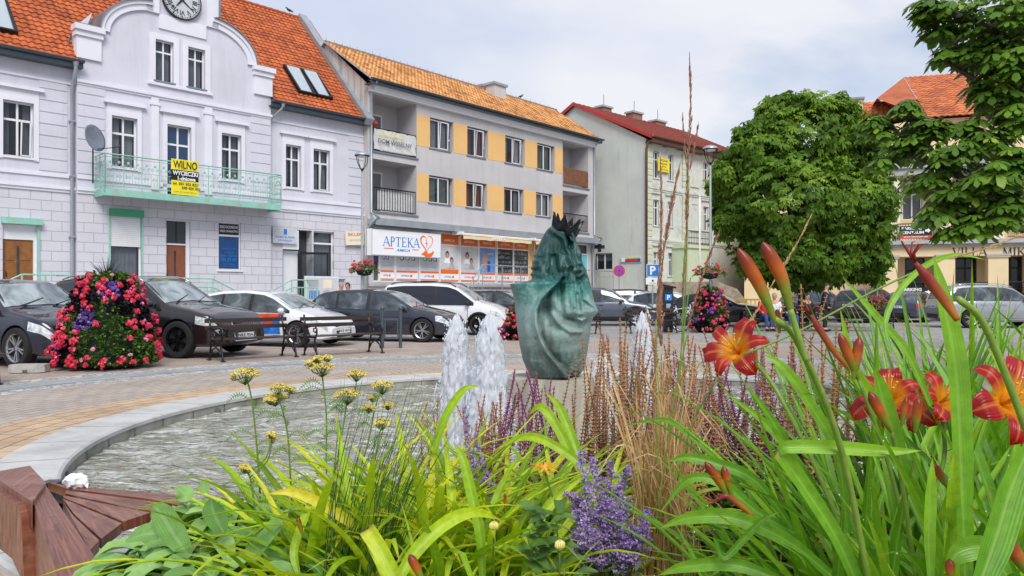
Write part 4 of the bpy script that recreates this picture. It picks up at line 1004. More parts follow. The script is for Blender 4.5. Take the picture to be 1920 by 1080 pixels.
for z0_, z1_ in ((8.9, 10.8), (5.8, 7.6)):
 mb.box(a-.1, a, -.04, 0, z0_, z1_); mb.box(b, b+.1, -.04, 0, z0_, z1_); mb.box(a-.1, b+.1, -.04, 0, z1_, z1_+.1); mb.box(a-.2, b+.2, -.08, 0, z0_-.1, z0_)
mb.build('blind_window', 'green_trim', b3)
def flatroof(b, u0, u1, e, r, m, name='roof', seams=.5):
 mb = MB(); mb.quad((u0, *e), (u1, *e), (u1, *r), (u0, *r)); mb.quad((u0, e[0], e[1]-.12), (u1, e[0], e[1]-.12), (u1, *e), (u0, *e)); mb.quad((u0, e[0], e[1]-.12), (u0, *e), (u0, *r), (u0, r[0], r[1]-.12))
 d = Vector((r[0]-e[0], r[1]-e[1])).normalized(); nn = Vector((-d.y, d.x)); nn = nn if nn.y > 0 else -nn
 n = int((u1-u0)/seams)
 for i in range(n+1):
  u = u0+(u1-u0)*i/n; q = nn*.05
  mb.add([(u, *e), (u+.04, *e), (u+.04, *r), (u, *r), (u, e[0]+q.x, e[1]+q.y), (u+.04, e[0]+q.x, e[1]+q.y), (u+.04, r[0]+q.x, r[1]+q.y), (u, r[0]+q.x, r[1]+q.y)], [(4, 5, 6, 7), (0, 4, 7, 3), (1, 2, 6, 5), (0, 1, 5, 4)])
 return mb.build(name, m, b)
flatroof(b3, -.2, E3+.3, (-.6, zE+.12), (t3_, zr3+.12), 'red_roof_metal'); flatroof(b3, -.2, E3+.3, (D3+.6, zE+.12), (t3_, zr3+.12), 'red_roof_metal', 'rear_roof')
mb = MB()
for e in ((-.6, zE+.13), (D3+.6, zE+.13)):
 mb.add([(-.26, e[0], e[1]-.22), (-.2, e[0], e[1]-.22), (-.2, t3_, zr3-.08), (-.26, t3_, zr3-.08), (-.26, e[0], e[1]+.04), (-.2, e[0], e[1]+.04), (-.2, t3_, zr3+.18), (-.26, t3_, zr3+.18)], [(0, 3, 7, 4), (4, 7, 6, 5), (0, 1, 2, 3), (1, 5, 6, 2)])
mb.build('verge_board', 'red_trim', b3)
gutter(F3, b3, -.1, E3+.3, -.68, zE+.08, .09, m='brown_pipe', fascia=.3)
mb = MB(); mb.tube([(.1, -.6, zE), (-.08, -.2, zE-.35), (-.1, -.12, zE-.7), (-.1, -.12, .2)], .085, 8); mb.build('downpipe', 'brown_pipe', b3, smooth=True)
for px, py, y, w_ in ((1132, 200, t3_+.6, 1.0), (1189, 211, t3_, 1.15), (1233, 227, t3_+.2, 1.25)):
 u, z = F3.uz(px, py, y); chimney(b3, u, y, 13.2, z, w_, .7, 'brick_chimney', capm='concrete')
 mb = MB(); mb.tube([(u, y, z), (u, y, z+.9)], .02, 5); mb.build('antenna', 'dark_metal', b3)
pc = F3.empty('porch', 'pale green porch with iron balcony railing on the green house', 'porch'); u0, u1 = F3.u(1288, -1.2), F3.u(1332, -1.2)
mb = MB(); mb.box(u0, u1, -1.3, 0, 0, 4.4); mb.box(u0-.1, u1+.1, -1.4, 0, 4.4, 4.62); mb.build('porch_wall', 'pale_green', pc)
mb = MB()
for z in (4.75, 5.1, 5.55): mb.tube([(u0, -1.3, z), (u1, -1.3, z)], .025, 5)
for i in range(16): u = u0+(u1-u0)*i/15; mb.tube([(u, -1.3, 4.62), (u, -1.3, 5.55)], .016, 4)
mb.build('railing', 'dark_metal', pc)
mb = MB(); mb.box(F3.u(1272), F3.u(1281), -.08, .0, 2.3, 3.9); mb.build('blue_door', 'sign_blue', b3)
bn = F3.empty('banner', 'small yellow banner between the top windows of the green house', 'banner'); u0, u1 = F3.u(1233, -.1), F3.u(1254, -.1)
mb = MB(); mb.box(u0, u1, -.16, -.12, 9.45, 10.35); o = mb.build('sheet', 'yellow_sign', bn)
mb = MB(); text_on(mb, 'SPRZEDAM', (u0+u1)/2, 10.2, .8, .14, -.165, 0, .02); text_on(mb, 'MIESZKANIE', (u0+u1)/2, 9.98, .75, .12, -.165, 0, .02); text_on(mb, '58 m2', (u0+u1)/2, 9.8, .5, .12, -.165, 0, .02); text_on(mb, '604 212 118', (u0+u1)/2, 9.6, .8, .12, -.165, 0, .02); mb.build('lettering', 'room_mid', bn)
ws = F3.empty('wall_sign', 'long narrow shop sign with blue and red ends on the bare green gable wall', 'sign'); a, b = gu(1204), gu(1163); z = F3.hit_u(1183, 487, 0)[1]
mb = MB(); mb.box(-.06, -.01, a, b, z-.2, z+.2, 0); mb.box(-.075, -.06, a+.1, b-.1, z-.16, z+.06, 1); mb.box(-.085, -.075, a+.35, b-.5, z-.12, z+.02, 2); mb.box(-.09, -.06, b-.45, b-.15, z-.12, z+.14, 3)
mb.box(-.07, -.06, a+.1, b-.6, z+.08, z+.17, 4); mb.build('board', ['poster_grey', 'sign_blue', 'red_sign', 'sign_white', 'yellow_sign'], ws)
mb = MB(); mb.box(-.3, E3, -1.5, -1.2, 0, 1.2); mb.build('retaining_wall', 'stone_wall', b3)
# ======================= VILLA =======================
F4 = Facade(1590, 46, -3500)
b4 = F4.empty('villa', 'cream villa with pillared front and orange tiled roof', 'house')
cz = lambda y: CH-(y-HY)/FPX*44.5
e4 = F4.u(2250); uw0 = F4.u(1650)
mb = MB(); wall(mb, uw0, e4, 0, 11.8, [(F4.u(1706), F4.u(1745), 1.0, 3.5, .3), (F4.u(1803), F4.u(1846), 1.35, 3.5, .3), (F4.u(1890), F4.u(1935), 1.35, 3.5, .3)]+[(F4.u(x), F4.u(x+40), 5.8, 8.0, .25) for x in (1700, 1790, 1890, 2000)], y=1.6)
mb.quad((uw0, 1.6, 0), (uw0, 14, 0), (uw0, 14, 11.8), (uw0, 1.6, 11.8)); mb.quad((e4, 1.6, 0), (e4, 14, 0), (e4, 14, 11.8), (e4, 1.6, 11.8)); mb.quad((uw0, 14, 0), (e4, 14, 0), (e4, 14, 11.8), (uw0, 14, 11.8))
mb.build('wall', 'cream', b4)
mb = MB(); mb.box(-6, uw0, 3.0, 12, 0, 7.6); mb.box(-6, uw0, 2.9, 12, 3.7, 3.95); mb.build('side_wing', 'cream', b4)
mb = MB()
for x0, x1 in ((1655, 1683), (1757, 1791), (1853, 1891), (1945, 1985), (2060, 2100)):
 a, b = F4.u(x0), F4.u(x1); mb.box(a, b, -.0, .75, 0, 3.5); mb.box(a-.08, b+.08, -.08, .8, 3.42, 3.52)
mb.box(F4.u(1655), e4, .02, .75, 3.52, 4.22); mb.build('pillar', 'cream', b4)
mb = MB(); mb.box(F4.u(1648), e4, -.35, 1.6, 4.22, 4.45); mb.box(F4.u(1652), e4, -.2, 1.6, 4.1, 4.22)
for x0, x1 in ((1655, 1683), (1757, 1791), (1853, 1891), (1945, 1985)): mb.box(F4.u(x0)-.1, F4.u(x1)+.1, -.12, .85, 3.5, 3.62)
mb.box(F4.u(1660), e4, .1, 1.6, 8.3, 8.7); mb.box(F4.u(1655), e4, -.05, 1.6, 8.7, 9.0)
mb.build('cornice', 'stone_grey', b4)
mb = MB()
for x0, x1 in ((1657, 1690), (1762, 1788), (1858, 1886), (1950, 1980)): mb.box(F4.u(x0), F4.u(x1), .3, .95, 4.45, 8.3)
mb.build('upper_pillar', 'cream_light', b4)
for x0, x1, z0_, z1_ in ((1706, 1745, 1.0, 3.5), (1803, 1846, 1.35, 3.5), (1890, 1935, 1.35, 3.5)): window(b4, F4.u(x0)+.02, F4.u(x1)-.02, z0_, z1_, y=1.75, cols=2, transom=.3, curtain=None, sill=None, fr='dark_metal', th=.07)
for x in (1700, 1790, 1890, 2000): window(b4, F4.u(x)+.02, F4.u(x+40)-.02, 5.8, 8.0, y=1.75, cols=2, transom=.3, curtain='curtain_grey', sill=None, th=.07)
mb = MB()
for zb in (1.05, 4.5):
 for x0, x1 in ((1683, 1757), (1791, 1853), (1891, 1945), (1985, 2060)):
  a, b = F4.u(x0), F4.u(x1); mb.tube([(a, .1, zb+.95), (b, .1, zb+.95)], .03, 5); mb.tube([(a, .1, zb+.1), (b, .1, zb+.1)], .02, 5)
  n = 14
  for i in range(n+1): u = a+(b-a)*i/n; mb.tube([(u, .1, zb), (u, .1, zb+.95)], .014, 4)
  for i in range(5): spiral(mb, a+(b-a)*(i+.5)/5, zb+.6, .14, .08, 1, rad=.014)
mb.build('balcony_railing', 'iron_black', b4)
mb = MB(); serif_text(mb, 'VILLA', F4.u(1787), F4.u(1852), F4.z(1820, 481), F4.z(1820, 464), -.0, 0); serif_text(mb, 'MIK', F4.u(1880), F4.u(1925), F4.z(1900, 480), F4.z(1900, 464), -.0, 0); serif_text(mb, 'ANA', F4.u(1928), F4.u(1975), F4.z(1900, 480), F4.z(1900, 464), -.0, 0)
mb.build('lettering', 'room_dark', b4)
rY = 5.5
def r4(px, py, dep): return F4.uz(px, py, dep)
u_a, z_a = r4(1600, 200, 7.5); u_b, _ = r4(1735, 185, 7.5); zt1 = F4.z(1660, 190, 7.5)
tile_roof('roof', b4, F4.u(1565, 1), F4.u(1790), (1.4, F4.z(1640, 312, 1.4)), (7.5, zt1), 'tile_red', tw=.32, rh=.42)
zt2 = F4.z(1790, 138, 9.0)
L_, R_ = F4.u(1715, 5), e4+.5
tile_roof('upper_roof', b4, L_, R_, (1.0, 11.8), (9.0, zt2), 'tile_red', tw=.32, rh=.42, sub=5)
mb = MB(); a = F4.u(1700, 5);
mb.add([(L_-2.2, 5.2, zt1-.3), (L_, 1.0, 11.8), (L_, 9.0, zt2), (L_-2.2, 9, zt1-.3)], [(0, 1, 2, 3)]); mb.build('hip_slope', 'tile_red', b4)
tile_roof('rear_roof', b4, F4.u(1565, 1), R_, (14.5, 11.4), (8.5, zt1), 'tile_red', tw=.7, rh=.8)
u, z = r4(1600, 186, 7); chimney(b4, u, 7, 9, z, 1.1, .9, 'cream', capm='zinc')
for py0, py1, lab in ((424, 447, 'black parking banner with red strip on the upper balcony of the villa'), (538, 563, 'black parking banner with red strip on the lower railing of the villa')):
 s = F4.empty('parking_banner', lab, 'banner'); a, b = F4.u(1687), F4.u(1747); z1_, z0_ = F4.z(1700, py0), F4.z(1700, py1)
 h = z1_-z0_; mb = MB(); mb.box(a, b, -.06, -.02, z0_+h*.22, z1_, 0); mb.box(a, b, -.06, -.02, z0_, z0_+h*.22, 1); o = mb.build('panel', ['black_sign', 'red_sign'], s)
 mb = MB(); w_ = b-a; text_on(mb, 'PARKING', a+w_*.37, z0_+h*.80, w_*.62, h*.24, -.065, 0, .03); text_on(mb, 'CENTRUM', a+w_*.40, z0_+h*.46, w_*.70, h*.24, -.065, 0, .03); text_on(mb, 'MONITOROWANY 24H', a+w_*.5, z0_+h*.11, w_*.75, h*.1, -.065, 0, .02)
 ax, az = a+w_*.79, z0_+h*.6; s_ = w_*.17
 A = [(0, -.22), (.5, -.22), (.5, -.5), (1, 0), (.5, .5), (.5, .22), (0, .22)]; mb.add([(ax+p[0]*s_, -.065, az+p[1]*s_) for p in A], [tuple(range(7))], 0); mb.build('lettering', 'sign_white', s)
# ======================= GROUND =======================
cobble('setts', [(0, (.30, .29, .28)), (.5, (.38, .37, .35)), (1, (.48, .46, .43))], 9)
cobble('cobbles', [(0, (.30, .30, .30)), (.5, (.46, .45, .43)), (1, (.62, .60, .56))], 9)
polar_pave('paver_tan', (.52, .36, .21), (.60, .45, .30), (.22, .15, .10), .30, .20, .010)
polar_pave('paver_grey', (.44, .38, .32), (.50, .43, .36), (.17, .15, .14), .30, .145, .008)
polar_pave('paver_pink', (.43, .35, .29), (.49, .40, .33), (.18, .15, .13), .2, .1, .006)
polar_pave('slab_blue', (.34, .37, .38), (.38, .40, .41), (.2, .2, .2), .5, .6, .006)
pm('road', (.25, .245, .24), .85, var=.2, scale=3, bmp=.4, bscale=90, dirt=(.13, .13, .13), dscale=1)
pm('line_white', (.7, .7, .7), .6, var=.1)
BX, BY, RI, RO = 1.0, 7.8, 4.82, 5.35
def sheet(name, mat, x0, x1, y0, y1, z, sub=1):
 me = bpy.data.meshes.new(name); me.from_pydata([(x0, y0, z), (x1, y0, z), (x1, y1, z), (x0, y1, z)], [], [(0, 1, 2, 3)])
 uvl = me.uv_layers.new();
 for i, l in enumerate(me.loops): v = me.vertices[l.vertex_index].co; uvl.data[i].uv = (v.x, v.y)
 me.materials.append(M[mat]); o = bpy.data.objects.new(name, me); col.objects.link(o); tag(o, kind='structure'); return o
def annulus(name, mat, r0, r1, z, n=128, a0=0, a1=360):
 vs = []; fs = []; uv = []
 for i in range(n+1):
  q = R(a0+(a1-a0)*i/n)
  for r in (r0, r1): vs.append((BX+r*math.cos(q), BY+r*math.sin(q), z)); uv.append((q*(r0+r1)/2, r))
 for i in range(n): fs.append((2*i, 2*i+1, 2*i+3, 2*i+2))
 me = bpy.data.meshes.new(name); me.from_pydata(vs, [], fs); uvl = me.uv_layers.new()
 for i, l in enumerate(me.loops): uvl.data[i].uv = uv[l.vertex_index]
 me.materials.append(M[mat]); o = bpy.data.objects.new(name, me); col.objects.link(o); tag(o, kind='structure'); return o
mb = MB(); n = 64; ring = [(BX+RO*math.cos(2*math.pi*i/n), BY+RO*math.sin(2*math.pi*i/n), -.016) for i in range(n)]
big = []
for i in range(n):
 c, s = math.cos(2*math.pi*i/n), math.sin(2*math.pi*i/n); k = 600/max(abs(c), abs(s)); big.append((BX+k*c, BY+k*s, -.016))
mb.add(ring+big, [(i, i+n, (i+1) % n+n, (i+1) % n) for i in range(n)]); g = mb.build('ground', 'road'); tag(g, kind='structure')
annulus('pavement', 'paver_pink', 9.8, 15.0, -.012)
annulus('cobble_band', 'cobbles', 8.3, 9.8, -.008)
annulus('drain_ring', 'slab_blue', 8.75, 9.25, -.004, a0=95, a1=185)
annulus('plaza_paving', 'paver_grey', 6.3, 8.3, -.004)
annulus('paved_ring', 'paver_tan', RO-.02, 6.3, 0.0)
sheet('parking_setts', 'setts', -40, 60, 22, 36, -.014)
for i in range(9):
 mb = MB(); p = Vector((-9.5+1.9*i, 15.2+2.1*i)); d = Vector((.95, -.31)); q = Vector((.31, .95))*.06; a = p-d*3.2; b = p+d*2.0
 mb.add([(a.x-q.x, a.y-q.y, -.006), (b.x-q.x, b.y-q.y, -.006), (b.x+q.x, b.y+q.y, -.006), (a.x+q.x, a.y+q.y, -.006)], [(0, 1, 2, 3)]); tag(mb.build('parking_line', 'line_white'), kind='structure')
mb = MB()
def strip(F, u0, u1, d0, d1, z, h=.12):
 a, b, c, d = F.world(u0, d0, z), F.world(u1, d0, z), F.world(u1, d1, z), F.world(u0, d1, z)
 mb.add([a, b, c, d, a-Vector((0, 0, h)), b-Vector((0, 0, h)), c-Vector((0, 0, h)), d-Vector((0, 0, h))], [(0, 1, 2, 3), (4, 5, 1, 0), (5, 6, 2, 1), (7, 4, 0, 3)])
strip(F1, -14, F1.u(690), -3.4, 0, .12); strip(F2, -.5, 22, -3.4, 0, .116); strip(F3, -4, 16, -3.0, 0, .112); strip(F4, -8, 40, -2.5, 1.6, .12)
tag(mb.build('sidewalk', 'concrete'), kind='structure')
# ======================= FOUNTAIN =======================
fb = thing('fountain_basin', 'round sunken fountain basin with a pale stone rim', 'fountain', (BX, BY, 0))
def bring(mb, prof, mi=0, n=160): mb.lathe(prof, n, mi)
mb = MB(); bring(mb, [(RO, -.05), (RO, .045), (RO-.02, .06), (RI+.02, .06), (RI, .045), (RI, .01)]); mb.build('rim', 'rim_stone', fb, smooth=True, angle=30)
mb = MB(); bring(mb, [(RI+.015, .01), (RI+.015, -.40)]); mb.f = [f[::-1] for f in mb.f]; mb.build('basin_wall', 'basin_wall', fb, smooth=True)
mb = MB()
for i in range(40):
 q = 2*math.pi*(i+.3)/40; c, s = math.cos(q), math.sin(q); t = Vector((-s, c))*.004
 for r0, r1, z in ((RI+.0, RO, .0612),): mb.add([(r0*c-t.x, r0*s-t.y, z), (r1*c-t.x, r1*s-t.y, z), (r1*c+t.x, r1*s+t.y, z), (r0*c+t.x, r0*s+t.y, z)], [(0, 1, 2, 3)])
for i in range(54):
 q = 2*math.pi*i/54; c, s = math.cos(q), math.sin(q); t = Vector((-s, c))*.006; r = RI+.010
 mb.add([(r*c-t.x, r*s-t.y, .0), (r*c+t.x, r*s+t.y, .0), (r*c+t.x, r*s+t.y, -.3), (r*c-t.x, r*s-t.y, -.3)], [(0, 1, 2, 3)])
for px, py in ((438, 768), (140, 884)):
 p = gp(px, py, -.03)-Vector((BX, BY, 0)); q = math.atan2(p.y, p.x); c, s = math.cos(q), math.sin(q)
 mb.ball(((RI+.0)*c, (RI+.0)*s, -.065), .045, 8)
mb.build('joints', 'joint_dark', fb)
pm('basin_floor', (.42, .41, .34), .8, var=.2, scale=2, dirt=(.20, .18, .12), dscale=2)
mb = MB(); bring(mb, [(0, -.38), (4.15, -.38), (4.15, -.42), (RI+.02, -.42)]); mb.build('basin_floor', 'basin_floor', fb)
m, t, b, o_ = newmat('water'); b.inputs['Roughness'].default_value = .03; b.inputs['IOR'].default_value = 1.38
tcw = N(t, 'ShaderNodeTexCoord').outputs['Object']
mpw = N(t, 'ShaderNodeMapping'); mpw.inputs['Scale'].default_value = (.8, 1.6, 1); t.links.new(tcw, mpw.inputs[0])
nA = noise(t, mpw.outputs[0], 3.6, 2.5, .55, 1.4); nB = noise(t, mpw.outputs[0], 11, 2, .5, 1.0)
foam = ramp(t, noise(t, mpw.outputs[0], 2.4, 5, .6, 1.8), [(.34, (.26, .26, .19)), (.50, (.40, .40, .33)), (.60, (.60, .61, .56)), (.72, (.86, .88, .87))])
t.links.new(foam, b.inputs['Base Color']); b.inputs['Specular IOR Level'].default_value = .8
bump(t, b, math_(t, 'ADD', nA, math_(t, 'MULTIPLY', nB, .22)), 1.0, .20)
tr = N(t, 'ShaderNodeBsdfTransparent'); tr.inputs[0].default_value = (.75, .8, .72, 1); mx = N(t, 'ShaderNodeMixShader'); mx.inputs[0].default_value = .8
t.links.new(tr.outputs[0], mx.inputs[1]); t.links.new(b.outputs[0], mx.inputs[2]); t.links.new(mx.outputs[0], o_.inputs[0])
JETS = [(856, 597, 54), (917, 596, 64), (1205, 590, 44), (1128, 670, 56)]
JY = [7.35, 7.2, 8.6, 8.2]
def wz_(x, y):
 z = .020*mn.noise(Vector((x*1.6, y*3.0, 0)))+.030*mn.noise(Vector((x*3+y, y*6.5, 3)))+.012*mn.noise(Vector((x*8, y*13, 7)))
 for (jx, jt, w_), jy in zip(JETS, JY):
  X = (jx-960)/FPX*jy; r = math.hypot(x+BX-X, y+BY-jy); z += .018*math.sin(r*16)*math.exp(-r*1.1)
 return z
mb = MB(); P = []
for i in range(150):
 r = RI*1.001*(i/149)
 P.append([(r*math.cos(2*math.pi*j/300), r*math.sin(2*math.pi*j/300), wz_(r*math.cos(2*math.pi*j/300), r*math.sin(2*math.pi*j/300))) for j in range(300)])
mb.grid(P, close=True); mb.f = [f[::-1] for f in mb.f]; wt = mb.build('water', 'water', None, smooth=True, loc=(BX, BY, -.075)); tag(wt, kind='structure')
SY = 7.75; SX = (1043-960)/FPX*SY
ped = thing('pedestal', 'rough round concrete pedestal carrying the king statue', 'pedestal', (SX-.08, SY, 0))
pz = CH-(712-HY)/FPX*(SY-.3)
mb = MB(); P = []
rng = np.random.RandomState(3)
for i, z in enumerate(np.linspace(-.4, pz, 12)):
 row = []
 for j in range(40):
  q = 2*math.pi*j/40; r = .44+.008*rng.rand()+(0 if i < 11 else -.012); row.append((r*1.05*math.cos(q), r*.9*math.sin(q), z))
 P.append(row)
P.append([(p[0]*.01, p[1]*.01, pz+.003) for p in P[-1]]); mb.grid(P, close=True)
vertical_streaks('pedestal_concrete', (.46, .43, .36), (.18, .16, .12), amt=(.45, .7), bmp=.6)
mb.build('block', 'pedestal_concrete', ped, smooth=True, angle=40)
# ---------- statue ----------
m, t, b, o_ = newmat('bronze')
tcw = N(t, 'ShaderNodeTexCoord').outputs['Object']; s = N(t, 'ShaderNodeSeparateXYZ'); t.links.new(tcw, s.inputs[0])
na = noise(t, tcw, 3.6, 9, .75, 1.4); nb = noise(t, tcw, 16, 8, .8)
hgt = math_(t, 'ADD', math_(t, 'DIVIDE', s.outputs[2], 1.7), math_(t, 'MULTIPLY', math_(t, 'SUBTRACT', na, .5), .5))
base = ramp(t, hgt, [(.02, (.07, .10, .085)), (.14, (.15, .20, .175)), (.28, (.27, .36, .33)), (.44, (.24, .40, .37)), (.52, (.03, .20, .17)), (.60, (.005, .07, .06)), (.85, (.006, .050, .045)), (1, (.04, .12, .12))])
mpz = N(t, 'ShaderNodeMapping'); mpz.inputs['Scale'].default_value = (5, 5, 1.1); t.links.new(tcw, mpz.inputs[0])
st = ramp(t, noise(t, mpz.outputs[0], 2.2, 8, .7, 1.0), [(.50, (0, 0, 0)), (.66, (.62, .62, .62))])
c = mixc(t, st, base, (.20, .36, .33)); c = mixc(t, ramp(t, nb, [(.54, (0, 0, 0)), (.66, (.55, .55, .55))]), c, (.02, .05, .05))
t.links.new(c, b.inputs['Base Color']); b.inputs['Roughness'].default_value = .36; b.inputs['Metallic'].default_value = .0
bump(t, b, math_(t, 'ADD', nb, na), .8, .02)
pm('bronze_dark', (.012, .016, .018), .35, .5, var=.4, scale=6)
st_ = thing('statue', 'green patinated bronze king bust in a swept cloak on the fountain pedestal', 'statue', (SX, SY, pz))
CS = 1/3.0/FPX*SY      # metres per crop pixel
def cz_(y): return (998-y)*CS
def cx_(x): return (x-433)*CS
Ly = [(1000, 285), (960, 268), (900, 243), (820, 226), (750, 216), (680, 208), (600, 200), (540, 190), (500, 178), (478, 172), (462, 268), (455, 292), (440, 296), (425, 286), (405, 300), (390, 288), (372, 298), (350, 296), (335, 312), (320, 306), (300, 316), (285, 325), (268, 330), (240, 342), (210, 358), (180, 376), (165, 388), (152, 408), (146, 428)]
Ry = [(1000, 510), (985, 566), (960, 584), (900, 600), (820, 612), (750, 622), (690, 630), (665, 640), (645, 660), (628, 668), (608, 655), (580, 645), (540, 636), (500, 628), (450, 616), (400, 600), (370, 584), (340, 574), (310, 575), (280, 562), (250, 548), (220, 540), (195, 532), (170, 500), (152, 478), (146, 470)]
def prof(tab, y): t_ = sorted(tab); return np.interp(y, [a for a, _ in t_], [b_ for _, b_ in t_])
edge = [(1000, 505), (930, 455), (850, 385), (760, 340), (690, 322), (620, 322), (570, 342), (520, 385), (470, 440), (436, 462), (425, 300), (420, 200)]
def sstep(a, b_, v): t_ = np.clip((v-a)/(b_-a), 0, 1); return t_*t_*(3-2*t_)
def segd(px, py, pts):
 best = 1e9
 for (a, b_), (c_, d) in zip(pts, pts[1:]):
  vx, vy = c_-a, d-b_; tt = max(0, min(1, ((px-a)*vx+(py-b_)*vy)/(vx*vx+vy*vy+1e-9))); best = min(best, math.hypot(px-a-vx*tt, py-b_-vy*tt))
 return best
def front(x, y):
 """relief in crop pixels added toward the viewer"""
 h = 0
 ee = np.interp(y, [a for a, _ in sorted(edge)], [b_ for _, b_ in sorted(edge)])
 if y > 436:      # swept cloak in front on the left, its rim raised
  d = ee-x
  h += 62*sstep(-6, 8, d)
  h += 26*math.exp(-((d-14)/16)**2)*(1 if d > -6 else 0)
  h -= 45*math.exp(-(max(0, -d)/40)**1.5)*(1 if d < 0 else 0)*sstep(1000, 900, y)*sstep(430, 520, y)
  h += 12*mn.noise(Vector((d/60, y/260, 4)))*(1 if d > 20 else 0)
 G = lambda cx, cy, rx, ry, a: a*math.exp(-((x-cx)/rx)**2-((y-cy)/ry)**2)
 h += G(372, 612, 22, 50, -75)+G(447, 525, 26, 45, -60)+G(520, 660, 45, 16, -35)+G(430, 720, 50, 30, -18)
 lip = [(455, 648), (520, 668), (560, 688), (610, 668), (665, 630)]
 ly_ = np.interp(x, [p[0] for p in lip], [p[1] for p in lip])
 if x > 450: h += 52*sstep(4, -10, y-ly_)*sstep(450, 520, x)*sstep(470, 620, y)
 ck = [(380, 160), (470, 230), (500, 330), (520, 400), (590, 400)]
 dd = segd(x, y, ck); h += 40*math.exp(-(dd/15)**2)
 h += 36*math.exp(-(segd(x, y, [(530, 200), (560, 300), (575, 360)])/18)**2)
 h -= 52*math.exp(-(segd(x, y, [(492, 200), (505, 250), (500, 280)])/12)**2)
 h += 30*math.exp(-(segd(x, y, [(500, 215), (512, 240)])/7)**2)
 h -= 30*math.exp(-(segd(x, y, [(510, 400), (560, 385), (590, 410)])/12)**2); h += 30*math.exp(-(segd(x, y, [(545, 440), (590, 415), (610, 440)])/10)**2)
 h -= 36*math.exp(-(((x-572)/22)**2+((y-462)/26)**2)); h += 40*math.exp(-(((x-573)/9)**2+((y-462)/18)**2))
 h += 20*math.exp(-(segd(x, y, [(480, 430), (460, 560), (480, 640)])/14)**2); h += 16*math.exp(-(segd(x, y, [(530, 480), (520, 600)])/10)**2)
 h += 26*sstep(-8, 8, y-(300+.45*(x-430)))*sstep(420, 450, x)*sstep(420, 380, y)-20*math.exp(-(segd(x, y, [(415, 330), (430, 420)])/16)**2)
 h += 34*math.exp(-(segd(x, y, [(560, 470), (575, 560), (640, 610)])/12)**2)-30*math.exp(-(segd(x, y, [(535, 540), (545, 620)])/14)**2)+18*math.exp(-(segd(x, y, [(400, 640), (440, 700), (500, 740), (560, 740)])/12)**2)
 if y < 470:
  hw = sstep(430, 330, x)*sstep(150, 240, y)
  h += hw*(12*mn.noise(Vector((x/26, y/36, 2))))
  h += 30*mn.noise(Vector((x/30+.3*math.sin(y/50), y/150, 7)))*sstep(500, 420, x)
 h += 8*mn.noise(Vector((x/50, y/70, 1)))+(10*mn.noise(Vector((x/22, y/75, 5))) if x > ee+5 or y < 470 else 2*mn.noise(Vector((x/30, y/42, 5))))
 return h
mb = MB(); NZ, NX = 240, 170; ys_ = np.linspace(1000, 147, NZ); rows = []
for y in ys_:
 l0, r_ = prof(Ly, y), prof(Ry, y); l = float(np.mean([prof(Ly, min(452, y+k)) for k in range(-45, 46, 5)])) if y < 452 else l0; mid = (l+r_)/2; hw = (r_-l)/2; row = []
 dep = min(hw*.85, 175) * (1.0 if y > 480 else .95)
 for j in range(NX):       # front half then back half
  q = math.pi*(j/(NX-1)); sx = -math.cos(q); x = mid+hw*sx+(l0-l)*((1-sx)/2)**5; c_ = math.sin(q)
  f = front(x, y)*min(1, c_*1.6)
  row.append((cx_(x), -(dep*c_**.75+f)*CS, cz_(y)))
 for j in range(1, 60):
  q = math.pi*(j/60); sx = math.cos(q); x = mid+hw*sx+(l0-l)*((1-sx)/2)**5; c_ = math.sin(q)
  row.append((cx_(x), (dep*.9*c_**.8+10*c_*mn.noise(Vector((x/40, y/60, 8))))*CS, cz_(y)))
 rows.append(row)
mb.grid(rows, close=True); n_ = len(rows[0]); mb.f.append(list(range(n_))[::-1]); mb.m.append(0); k0 = (NZ-1)*n_; mb.f.append([k0+i for i in range(n_)]); mb.m.append(0)
mb.build('bust', 'bronze', st_, smooth=True, angle=60)
mb = MB(); ccx, ccz = cx_(478), cz_(170); rad = 72*CS
NP = 6; P0 = []; P1 = []; P2 = []
rng = random.Random(4)
for i in range(NP*8+1):
 q = 2*math.pi*i/(NP*8)+.25; ph = (i % 8)/8; tip = abs(ph-.5)*2; up = (tip**1.5)*66*CS+30*CS
 if i//8 % NP == 0: pass
 flare = 1+.30*tip**2
 base = Vector((math.cos(q)*rad*.70, math.sin(q)*rad*.60, -30*CS)); top = Vector((math.cos(q)*rad*1.02*flare, math.sin(q)*rad*.8*flare, up))
 P0.append(base); P1.append(top); P2.append(base+(top-base)*.5+Vector((math.cos(q), math.sin(q), 0))*.012)
outer = [[tuple(p) for p in P0], [tuple(p) for p in P2], [tuple(p) for p in P1]]
inner = [[tuple(p*.86+Vector((0, 0, p.z*.1))) for p in row] for row in (P1, P2, P0)]
mb.grid(outer+inner)
cr = mb.build('crown', 'bronze_dark', st_, smooth=True, angle=50); cr.location = (ccx, 0, ccz-18*CS); cr.rotation_euler = (R(4), R(16), 0)
sol = cr.modifiers.new('thick', 'SOLIDIFY'); sol.thickness = .03
